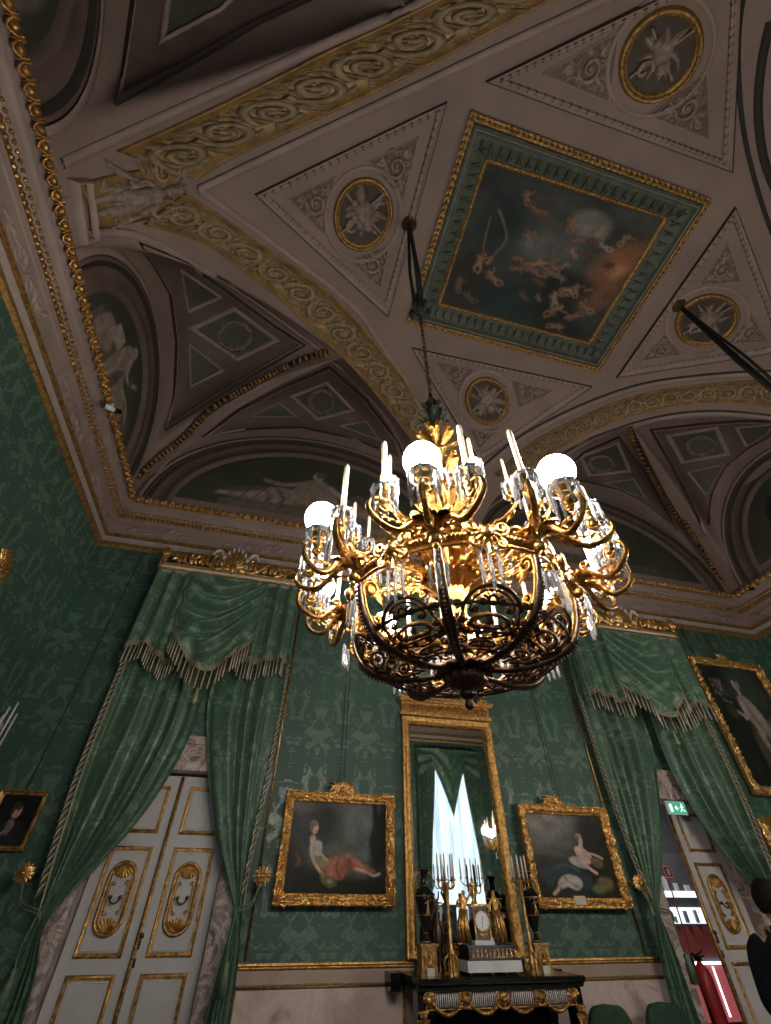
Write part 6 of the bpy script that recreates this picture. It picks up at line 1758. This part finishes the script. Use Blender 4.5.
uc = MB(); uc.lathe([(.001, .0), (.0095, .0), (.0095, .195), (.003, .21), (.001, .212)], 9, (.50, 0, 3.03))
ub = MB(); bobeche(ub, (.50, 0, 3.035), .038)
UD = drops((.50, 0, 3.035), .038, 8, .085)
u1 = None
for k in range(16):
    a = radians(-120+(22.5 if k % 2 == 0 else 6)+45*(k//2))
    s = 1.0
    if u1 is None: u1 = [um.build('upper_candle_arm', ORMOLU), uc.build('candle', IVORY), ub.build('bobeche', CRYSTAL)]; o3 = u1
    else:
        o3 = [o.copy() for o in u1]
        for o in o3: COL.objects.link(o)
    place(o3[0], ch, a)
    if k % 2: o3[0].scale = (.86, .86, 1); o3[0].location.z += .02
    for o in o3[1:]: place(o, o3[0])
    M_ = Matrix.Rotation(a, 3, 'Z'); sc = .86 if k % 2 else 1
    for p, L in UD: q = M_ @ V((p.x*sc, p.y*sc, p.z+(.02 if k % 2 else 0))); prism(rest, q, L, .0065)
# --- long drops below the hoop medallions and lower arms
for k in range(8):
    am_ = radians(-120+22.5+45*k)
    for q, dx in enumerate((-.035, 0, .035)):
        p = cyl(.47, am_, 2.585)+V((-sin(am_), cos(am_), 0))*dx; rest.ball(p+V((0, 0, .012)), .012, 7, 5); prism(rest, p, .15+.02*(q == 1), .010)
    an = radians(-120+45*k)
    for q, dx in enumerate((-.03, 0, .03)):
        p = cyl(.50, an, 2.50)+V((-sin(an), cos(an), 0))*dx+cyl(.03, an, 0); prism(rest, p, .11, .008)
r_ = place(rest.build('crystal_drops', CRYSTAL, smooth=False), ch); r_['kind'] = 'stuff'
# --- suspension: chain, tackle block, ropes, ceiling hook
m = MB(); z = 4.42; k = 0
while z < 5.88:
    a = pi/2*(k % 2); m.tube([(.014*cos(t)*cos(a), .014*cos(t)*sin(a), z+.026*sin(t)) for t in [2*pi*i/10 for i in range(11)]], .0045, 5, cap=False); z += .042; k += 1
place(m.build('chain', BRONZE), ch)
m = MB()
m.lathe([(.001, 5.86), (.05, 5.90), (.075, 6.0), (.05, 6.08), (.06, 6.16), (.035, 6.28), (.02, 6.40), (.001, 6.45)], 14)
for q in range(5):
    a = q*1.25; m.tube([(.03*cos(a), .03*sin(a), 6.1), (.09*cos(a), .09*sin(a), 6.0), (.085*cos(a), .085*sin(a), 5.84)], [.02, .024, .012], 6)
place(m.build('tackle_block', ROPE), ch)
top = z_central(CHX, CHY)
m = MB()
for q in range(3):
    a = q*2.1+.4
    m.tube([(.045*cos(a), .045*sin(a), 6.2), (.06*cos(a), .06*sin(a), 7.2), (.03*cos(a), .03*sin(a), 8.3), (.015*cos(a), .015*sin(a), top-.08)], .020 if q else .027, 7)
place(m.build('rope', ROPE), ch)
m = MB(); m.lathe([(.03, top-.16), (.05, top-.10), (.04, top-.06), (.10, top-.04), (.12, top), (.0, top+.01)], 16); place(m.build('ceiling_hook', DARKWOOD), ch)
# the second chandelier, beyond the right edge: its ropes and hook cross the picture
ch2 = copy_tree(ch); ch2.location.x = 2*CX-CHX
ch2['label'] = 'chandelier whose dark ropes slant out of the picture at the right edge'
# ================================================================ NEXT ROOM THROUGH THE RIGHT DOORWAY
YR = 8.3
m = MB(); m.box(3.6, 9.6, YR, YR+.1, 0, 3.4); struct(m.build('wall_next_room', GREYW, smooth=False))
m = MB(); m.box(3.5, 3.6, YB+.35, YR, 0, 3.4); m.box(9.6, 9.7, YB+.35, YR, 0, 3.4); struct(m.build('wall_next_room_side', GREYW, smooth=False))
m = MB(); m.box(3.5, 9.7, YB+.35, YR, -.1, 0); struct(m.build('floor_next_room', DARKWOOD, smooth=False))
m = MB(); m.box(3.5, 9.7, YB+.35, YR, 3.4, 3.5); struct(m.build('ceiling_next_room', GREYW, smooth=False))
# closed space behind the left doors
m = MB(); m.box(DL0-.2, DL1+.2, YB+.36, YB+.46, 0, 3.2); struct(m.build('wall_behind_doors', GREYW, smooth=False))
CASE_L = emis('lit_display_panel', (.80, .90, 1.0), .75)
TUBE_L = emis('light_tube', (.95, .92, 1.0), 2.0)
REDW = simple('crimson_wall_cloth', (.34, .07, .06), (.26, .05, .045), .7)
yq = 7.95
def q4(px): return [at_y(a, b, yq) for a, b in px]
t = thing('display_case', 'tall lit display case with white exhibits in the next room', 'display case', (6.6, 8.1, 0))
bx0, bx1 = 6.05, 7.60
m = MB(); m.box(bx0, bx1, 8.0, 8.29, 0, 2.35); m.build('cabinet', GREYW, t, smooth=False)
m = MB(); m.box(bx0, bx1, 7.99, 8.0, 1.10, 1.44); m.build('crimson_panel', REDW, t, smooth=False)
for z0, z1 in ((1.47, 1.66), (1.78, 1.86)):
    m = MB(); m.box(bx0, bx1, 7.985, 7.998, z0, z1); m.build('lit_shelf', CASE_L, t, smooth=False)
rr = random.Random(8)
for k in range(7):
    x = bx0+.1+.2*k; m = MB(); m.box(x, x+.05+.07*rr.random(), 7.93, 7.98, 1.86, 1.92+.14*rr.random()); m.build('white_exhibit', WHITEP, t, smooth=False)
    m = MB(); m.box(x, x+.03+.07*rr.random(), 7.95, 7.98, 1.48, 1.53+.10*rr.random()); m.build('grey_exhibit', simple('grey_exhibit_card', (.3, .33, .36), (.2, .22, .25)) if 'grey_exhibit_card' not in MATS else MATS['grey_exhibit_card'], t, smooth=False)
m = MB(); m.box(bx0, bx1, 7.96, 7.99, 1.02, 1.05); m.build('light_strip', TUBE_L, t, smooth=False)
m = MB(); m.box(bx0, bx1, 7.985, 7.998, .45, 1.0); m.build('crimson_case', emis('lit_crimson_case', (.45, .10, .11), .35), t, smooth=False)
for x in (bx0+.0, bx0+.42, bx0+1.1):
    m = MB(); m.box(x, x+.016, 7.97, 7.99, .5, 1.0); m.build('light_strip', TUBE_L, t, smooth=False)
ll = bpy.data.lights.new('next_room_fill_light', 'AREA'); ll.energy = 20; ll.size = .8; ll.color = (1, .95, .92)  # unseen light added to brighten the next room
lo = bpy.data.objects.new('next_room_fill_light', ll); lo.location = (6.4, 7.3, 3.35); COL.objects.link(lo)
# --- fire extinguisher on a stand with its sign
ex, ey = 5.70, 6.55
t = thing('fire_extinguisher', 'red fire extinguisher on a stand just inside the right doorway', 'fire extinguisher', (ex, ey, 0))
m = MB(); m.lathe([(.0, .12), (.085, .13), (.09, .16), (.09, .62), (.075, .70), (.04, .75), (.022, .77), (.022, .80)], 24, (ex, ey, .38)); m.build('cylinder', REDP, t)
m = MB(); m.box(ex-.03, ex+.03, ey-.03, ey+.03, 1.16, 1.21); m.tube([(ex, ey, 1.21), (ex+.10, ey, 1.25)], .01, 6); m.tube([(ex, ey, 1.19), (ex+.10, ey, 1.20)], .008, 6); m.build('valve', BLACK, t)
m = MB(); m.tube(catmull([(ex-.02, ey-.03, 1.19), (ex-.12, ey-.05, 1.22), (ex-.15, ey-.05, 1.05), (ex-.11, ey-.03, .7), (ex-.10, ey-.02, .6)], 6), .012, 7); m.build('hose', BLACK, t)
m = MB(); m.lathe([(.16, 0), (.16, .02), (.02, .03)], 20, (ex, ey+.08, 0)); m.tube([(ex, ey+.09, .02), (ex, ey+.09, .5)], .03, 8); m.build('stand', REDP, t)
sx = at_y(666, 872, ey+.1)
m = MB(); m.tube([(ex-.05, ey+.1, .02), (sx.x, ey+.1, sx.z+.05)], .009, 6); m.build('sign_pole', REDP, t)
m = MB(); m.box(sx.x-.075, sx.x+.075, ey+.06, ey+.07, sx.z-.075, sx.z+.075); sp = m.build('sign_plate', REDP, t, smooth=False)
m = MB(); m.box(sx.x-.066, sx.x+.066, ey+.055, ey+.06, sx.z-.066, sx.z+.066); m.build('white_border', WHITEP, sp, smooth=False)
m = MB(); m.box(sx.x-.055, sx.x+.055, ey+.050, ey+.055, sx.z-.055, sx.z+.055); m.build('red_field', REDP, sp, smooth=False)
m = MB(); m.box(sx.x-.020, sx.x+.008, ey+.046, ey+.050, sx.z-.04, sx.z+.028); m.box(sx.x-.012, sx.x, ey+.046, ey+.050, sx.z+.028, sx.z+.042); m.tube([(sx.x, ey+.048, sx.z+.038), (sx.x+.025, ey+.048, sx.z+.02), (sx.x+.022, ey+.048, sx.z-.02)], .005, 4); m.build('pictogram', WHITEP, sp, smooth=False)
# --- exit sign over the right doorway
ES = at_y(677, 808, 5.83); w_, h_ = .15, .075
GRN = emis('lit_exit_green', (.02, .20, .12), 1.0)
t = thing('exit_sign', 'green emergency exit sign with white pictograms over the right doorway', 'sign', (ES.x, 5.85, ES.z-h_))
m = MB(); m.box(ES.x-w_, ES.x+w_, 5.835, 5.87, ES.z-h_, ES.z+h_); m.build('casing', WHITEP, t, smooth=False)
m = MB(); m.tube([(ES.x, 5.85, ES.z+h_), (ES.x, 5.85, ES.z+h_+.12)], .006, 6); m.build('bracket', WHITEP, t)
m = MB(); m.box(ES.x-w_+.010, ES.x+w_-.010, 5.830, 5.835, ES.z-h_+.010, ES.z+h_-.010); f_ = m.build('green_face', GRN, t, smooth=False)
WP = emis('lit_pictogram_white', (.75, .85, .8), .75)
def picto(mb, pts): mb.poly([(ES.x+a, ES.z+b) for a, b in pts], 5.826, 5.830)
m = MB(); picto(m, [(-.115, -.045), (-.075, -.045), (-.075, .045), (-.115, .045)]); m.build('door_pictogram', WP, f_, smooth=False)
m = MB(); picto(m, [(.03, .004), (.03, -.004), (-.0, -.004), (-.0, -.03), (-.04, 0), (-.0, .03), (-.0, .004)]); m.build('arrow', WP, f_, smooth=False)
m = MB()
m.ball((ES.x+.085, 5.828, ES.z+.040), .011, 8, 6)
for a, b in (((.085, .028), (.075, -.005)), ((.075, -.005), (.055, -.02)), ((.055, -.02), (.045, -.045)), ((.075, -.005), (.092, -.025)), ((.092, -.025), (.115, -.035)), ((.083, .022), (.06, .012)), ((.083, .022), (.105, .008))):
    m.tube([(ES.x+a[0], 5.828, ES.z+a[1]), (ES.x+b[0], 5.828, ES.z+b[1])], .0065, 5)
m.build('running_figure', WP, f_)

# ================================================================ LEFT WALL
t = thing('carved_mirror_frame', 'gilt carved frame corner showing at the left edge of the picture', 'mirror', (XL+.05, 3.7, 2.6))
fr = MB(xf=lambda u, v, h: V((XL+.04+h, u, v)))
for y0_, y1_, z0_, z1_ in ((3.0, 4.40, 4.02, 4.12), (4.30, 4.40, 2.7, 4.12), (3.0, 3.1, 2.7, 4.12), (3.0, 4.40, 2.7, 2.8)):
    fr.box(y0_, y1_, z0_, z1_, 0, .05)
for q in range(9): oleaf(fr, 4.35, 4.07, 2*pi*q/9, .19, .055, .04, .05, .7)
for q in range(6): otube(fr, spiral(4.36+.06*cos(q), 4.07+.07*sin(q), .05, .012, 1.2, q, 1, 12), .014, 6, .06)
oshell(fr, 4.35, 4.10, .9, .2, .04, .05, 8)
for z in [2.85+.12*k for k in range(10)]: oleaf(fr, 4.35, z, 1.1, .13, .04, .04, .03, .6); oleaf(fr, 4.35, z+.05, 2.0, .12, .035, .04, .03, -.6)
fr.build('carved_gilt_frame', GOLD, t)
m = MB(); m.box(XL, XL+.045, 3.08, 4.32, 2.78, 4.04); m.build('dark_glass', BLACKM, t, smooth=False)
# wall light whose candle tips show at the left edge
wl = thing('wall_light', 'gilt wall light whose white candles just enter the picture at the left edge', 'wall light', (XL+.02, 5.62, 2.75))
wy, wx, wz = 5.66, XL+.25, 2.78
m = MB(xf=lambda u, v, h: V((XL+.01+h, wy+u, 2.7+v)))
for q in range(9): oleaf(m, 0, 0, 2*pi*q/9, .16, .04, 0, .03)
oball(m, 0, 0, .06, .01, .05); m.build('backplate', GOLD, wl)
for k, (dx, dy, zt) in enumerate([(.02, -.09, 3.10), (.0, -.02, 3.20), (.03, .03, 3.27), (.05, .09, 3.17), (-.02, .07, 3.06)]):
    m = MB(); m.tube(catmull([(XL+.04, wy, 2.70), (XL+.14, wy+dy*.5, 2.60), (wx+dx, wy+dy, 2.68), (wx+dx, wy+dy, zt-.42)], 5), .010, 6); m.lathe([(.006, 0), (.03, .01), (.014, .02), (.016, .04)], 12, (wx+dx, wy+dy, zt-.42)); b_ = m.build('branch', GOLD, wl)
    m = MB(); m.lathe([(.001, 0), (.011, 0), (.010, .36), (.002, .38)], 9, (wx+dx, wy+dy, zt-.38)); m.build('candle', WHITEGILT, b_)
# ================================================================ CAMERAS ON THE CORNICE
cc = at_x(110, 408, XL+.34)
t = thing('security_camera', 'small white security camera with a dark lens on the left cornice', 'camera', tuple(cc))
m = MB(); d = V((.5, .6, .35)).normalized(); p = V(cc)
m.tube([p, p+V((.0, -.0, .10))], .018, 8); m.tube([p-d*.06+V((.0, 0, .0)), p+d*.05], .034, 10); m.build('housing', WHITEP, t)
m = MB(); m.tube([p+d*.05, p+d*.13+V((0, 0, .02))], .034, 10); m.build('lens_hood', BLACK, t)
t = thing('dome_camera', 'small round black camera above the cornice in the right corner', 'camera', tuple(at_x(752, 588, XR-.2)))
m = MB(); p = at_x(752, 588, XR-.2); m.ball(p, .05, 12, 8); m.tube([p, p+V((.2, 0, .0))], .02, 6); m.build('dome', BLACK, t)
# ================================================================ GREEN CHAIRS
def chair(x, y, label):
    t = thing('upholstered_chair', label, 'chair', (x, y, 0), 'green upholstered chairs along the dado')
    m = MB(); rows = []
    for j in range(15):
        v = j/14; row = []
        for i in range(25):
            u = i/24*2*pi; row.append(V((x+.27*sin(v*pi/2)**.3*(abs(cos(u))**.5)*(1 if cos(u) > 0 else -1)*(1-.0*v), y+.05*(abs(sin(u))**.5)*(1 if sin(u) > 0 else -1)+.09-.06*(1-v)*0, .93-.42*v**1.4 if v > 0 else .93)))
        rows.append(row)
    m.grid(rows); m.build('backrest', VELVET, t)
    m = MB(); m.box(x-.27, x+.27, y-.42, y+.08, .40, .50); m.build('seat', VELVET, t, smooth=False)
    for sx_ in (-1, 1):
        for yy in (y-.38, y+.10):
            m = MB(); m.tube([(x+sx_*.24, yy, .42), (x+sx_*.24, yy, .0)], [.028, .018], 8); m.build('leg', OLDGOLD, t)
chair(4.35, 5.62, 'green velvet chair against the dado beside the right-hand curtain')
chair(3.70, 5.62, 'green velvet chair between the chimneypiece and the next green chair')

# ================================================================ VISITOR
px_, py_ = 3.98, 3.6
t = thing('person', 'person in dark clothing standing at the right edge, seen from behind', 'person', (px_, py_, 0))
SKIN = simple('skin', (.50, .30, .21), (.45, .26, .18), .5, scale=4)
COAT = simple('black_wool_coat', (.010, .010, .012), (.005, .005, .006), .9, scale=30, bump=.4, spec=.1)
HAIR = simple('dark_brown_hair', (.012, .008, .006), (.006, .004, .003), .85, scale=60, bump=.5, spec=.1)
def person_body():
    F = V((.75, .66, 0)).normalized(); S = V((F.y, -F.x, 0))   # facing right and away
    def P(s, f, z): return V((px_, py_, 0))+S*s+F*f+V((0, 0, z))
    J = {}; pts = []; rad = []; ed = []
    def add(n, p, r, par=None):
        J[n] = len(pts); pts.append(p); rad.append(r)
        if par is not None: ed.append((J[par], J[n]))
    add('pel', P(0, 0, .96), .15); add('wa', P(0, 0, 1.12), .13, 'pel'); add('ch', P(0, 0, 1.32), .155, 'wa'); add('ne0', P(0, .0, 1.45), .075, 'ch'); add('ne', P(0, .02, 1.52), .055, 'ne0')
    add('hd0', P(0, .035, 1.58), .075, 'ne'); add('hd1', P(0, .03, 1.66), .095, 'hd0'); add('hd2', P(0, .02, 1.73), .075, 'hd1')
    for sg, n in ((-1, 'l'), (1, 'r')):
        add(n+'sh', P(sg*.17, 0, 1.41), .068, 'ch'); add(n+'el', P(sg*.24, -.05, 1.15), .05, n+'sh'); add(n+'wr', P(sg*.20, .16, 1.02), .034, n+'el'); add(n+'pa', P(sg*.18, .24, 1.02), .034, n+'wr')
        for q in range(4):
            o = sg*(.03-.02*q); add(n+'f%da' % q, P(sg*.18+o, .285, 1.02), .010, n+'pa'); add(n+'f%db' % q, P(sg*.18+o, .315-.004*q, 1.005), .009, n+'f%da' % q); add(n+'f%dc' % q, P(sg*.18+o, .325-.006*q, .985), .008, n+'f%db' % q)
        add(n+'th', P(sg*.13, .25, 1.03), .011, n+'pa'); add(n+'th2', P(sg*.125, .285, 1.025), .009, n+'th')
        add(n+'hi', P(sg*.10, 0, .88), .10, 'pel'); add(n+'kn', P(sg*.11, .03, .50), .065, n+'hi'); add(n+'an', P(sg*.11, -.01, .10), .045, n+'kn'); add(n+'to', P(sg*.12, .15, .04), .038, n+'an')
    me = bpy.data.meshes.new('body'); me.from_pydata(pts, ed, []); o = bpy.data.objects.new('body', me); COL.objects.link(o)
    o.modifiers.new('s', 'SKIN')
    for i, r in enumerate(rad): me.skin_vertices[0].data[i].radius = (r, r)
    me.skin_vertices[0].data[0].use_root = True
    u = o.modifiers.new('u', 'SUBSURF'); u.levels = 2; u.render_levels = 2
    me.materials.append(SKIN); attach(o, t)
    # face
    f = MB(); f.ball(P(0, .125, 1.635), .016, 8, 6, (.7, 1, 1.4)); f.tube([P(-.02, .12, 1.59), P(0, .127, 1.588), P(.02, .12, 1.59)], .006, 5)
    for sg in (-1, 1): f.ball(P(sg*.095, .03, 1.645), .022, 8, 6, (.5, .8, 1.3))
    f.build('face_features', SKIN, t)
    f = MB()
    for sg in (-1, 1): f.ball(P(sg*.032, .112, 1.665), .010, 8, 6)
    f.build('eyes', BLACK, t)
    # hair
    rows = []
    for j in range(16):
        th = pi*(.02+.70*j/15); row = []
        for i in range(28):
            a = 2*pi*i/28; fr_ = cos(a)   # +1 toward the face
            r = .112+.006*sin(a*9+j); lim = th if fr_ < .35 else min(th, pi*.38)
            c = P(0, .012, 1.675); row.append(c+F*(r*1.05*sin(lim)*cos(a))+S*(r*.98*sin(lim)*sin(a))+V((0, 0, r*1.12*cos(lim))))
        rows.append(row)
    m = MB(); m.grid(rows, closed_u=True); m.build('hair', HAIR, t)
    # coat: torso, hood and sleeves
    rows = []
    for z, w, d in ((.45, .30, .20), (.62, .28, .19), (.82, .26, .18), (.98, .235, .17), (1.12, .22, .16), (1.28, .235, .165), (1.38, .235, .155), (1.44, .17, .12), (1.49, .095, .085), (1.53, .085, .085)):
        rows.append([P(0, 0, z)+S*(w*cos(a)*(1+.03*sin(5*a+z*9)))+F*(d*sin(a)*(1+.04*sin(4*a+z*7))) for a in [2*pi*i/32 for i in range(32)]])
    m = MB(); m.grid(rows, closed_u=True)
    for sg in (-1, 1):
        m.tube(catmull([P(sg*.15, 0, 1.42), P(sg*.22, -.01, 1.36), P(sg*.255, -.05, 1.15), P(sg*.23, .06, 1.06), P(sg*.20, .15, 1.03)], 6), [.07, .082, .085, .085, .083, .082, .08, .08, .078, .076, .074, .073, .072, .07, .068, .066, .064, .062, .06, .058, .056, .054, .052, .05, .05], 12)
    m.build('coat', COAT, t)
    m = MB(); 
    rows = []
    for j in range(9):
        v = j/8; rows.append([P(0, -.17, 1.20)+S*(.17*cos(a)*sin(pi*(.12+.76*v))**.5)+F*(-.10*max(-.3, sin(a))*sin(pi*(.12+.76*v))**.5)+V((0, 0, (v-.5)*.46)) for a in [2*pi*i/24 for i in range(24)]])
    m.grid(rows, closed_u=True); m.build('backpack', BLACK, t)
    m = MB()
    for sg in (-1, 1):
        m.tube(catmull([P(sg*.10, -.14, 1.42), P(sg*.11, .0, 1.50), P(sg*.11, .12, 1.38), P(sg*.12, .14, 1.2), P(sg*.14, -.1, 1.02)], 5), .018, 6, flat=.5)
    m.build('straps', BLACK, t)
    for sg in (-1, 1):
        m = MB(); m.tube([P(sg*.11, .02, .9), P(sg*.11, .04, .52), P(sg*.11, 0, .08)], [.115, .09, .075], 12); m.build('trouser_leg', COAT, t)
        m = MB(); m.tube([P(sg*.11, -.07, .045), P(sg*.115, .04, .05), P(sg*.12, .17, .035)], [.045, .05, .035], 10); m.build('shoe', BLACK, t)
person_body()
# ================================================================ LIGHT
w = bpy.data.worlds.new('world'); SC.world = w; w.use_nodes = True
w.node_tree.nodes['Background'].inputs[0].default_value = (.8, .88, 1, 1)
w.node_tree.nodes['Background'].inputs[1].default_value = .02
# windows in the front wall, behind the photographer: daylight on sheer curtains
SHEER, nt, b = nmat('daylit_sheer_curtain')
b.inputs['Base Color'].default_value = (.6, .6, .6, 1)
geo = N(nt, 'ShaderNodeNewGeometry'); wv = N(nt, 'ShaderNodeTexNoise', i_Scale=9.0, i_Detail=3.0)
mp = N(nt, 'ShaderNodeMapping'); mp.inputs['Scale'].default_value = (1, 1, .06); nt.links.new(geo.outputs['Position'], mp.inputs[0]); nt.links.new(mp.outputs[0], wv.inputs['Vector'])
nt.links.new(ramp(nt, wv.outputs[0], [(.35, (.30, .42, .55)), (.5, (.62, .78, .95)), (.62, (.85, .95, 1.0))]), b.inputs['Emission Color'])  # streaks in the glow stand in for light and shade of the folds
b.inputs['Emission Strength'].default_value = .85
for n, (a, b) in enumerate(WINS):
    m = MB(); rows = []
    for j in range(2):
        rows.append([V((a+(b-a)*i/160, YF-.03-.03*sin(i*.9)-.012*sin(i*2.3), .75+4.6*j)) for i in range(161)])
    m.grid(rows); o = m.build('window_%d' % (n+1), SHEER); struct(o)
    m = MB()
    for s in (-1, 1):
        x0 = a if s < 0 else b; rows = []
        for j in range(30):
            t = j/29; z = 5.4-5.3*t; wd = .50*(1-.6*smoothstep(0, .65, t))+.10
            rows.append([V((x0+s*.14-s*wd*(i/40), YF+.12+.05*sin(i*1.3), z)) for i in range(41)])
        m.grid(rows)
    d = m.build('window_drapery', DRAPESILK, o, uv=lambda p: (p[0]*1.4, p[2]))
    m = MB(); rows = []
    for j in range(16):
        v = j/15; rows.append([V((a-.1+(b-a+.2)*i/60, YF+.2+.04*sin(v*14+abs(i/30-1)*4), 5.4-v*(.45+1.35*max(0, 1-abs(i/60-.5)*3.6)**1.2+.75*max(0, abs(i/60-.5)*2-.55)))) for i in range(61)])
    m.grid(rows); m.build('window_swag', DRAPESILK, o, uv=lambda p: (p[0]*1.4, p[2]))
SC.view_settings.view_transform = 'Standard'; SC.view_settings.look = 'None'
SC.view_settings.gamma = 1; SC.view_settings.use_curve_mapping = False
SC.view_settings.exposure = 0.62
SC.cycles.sample_clamp_indirect = 4.0
SC.cycles.max_bounces = 10; SC.cycles.transmission_bounces = 8; SC.cycles.transparent_max_bounces = 8
SC.cycles.caustics_reflective = False; SC.cycles.caustics_refractive = False
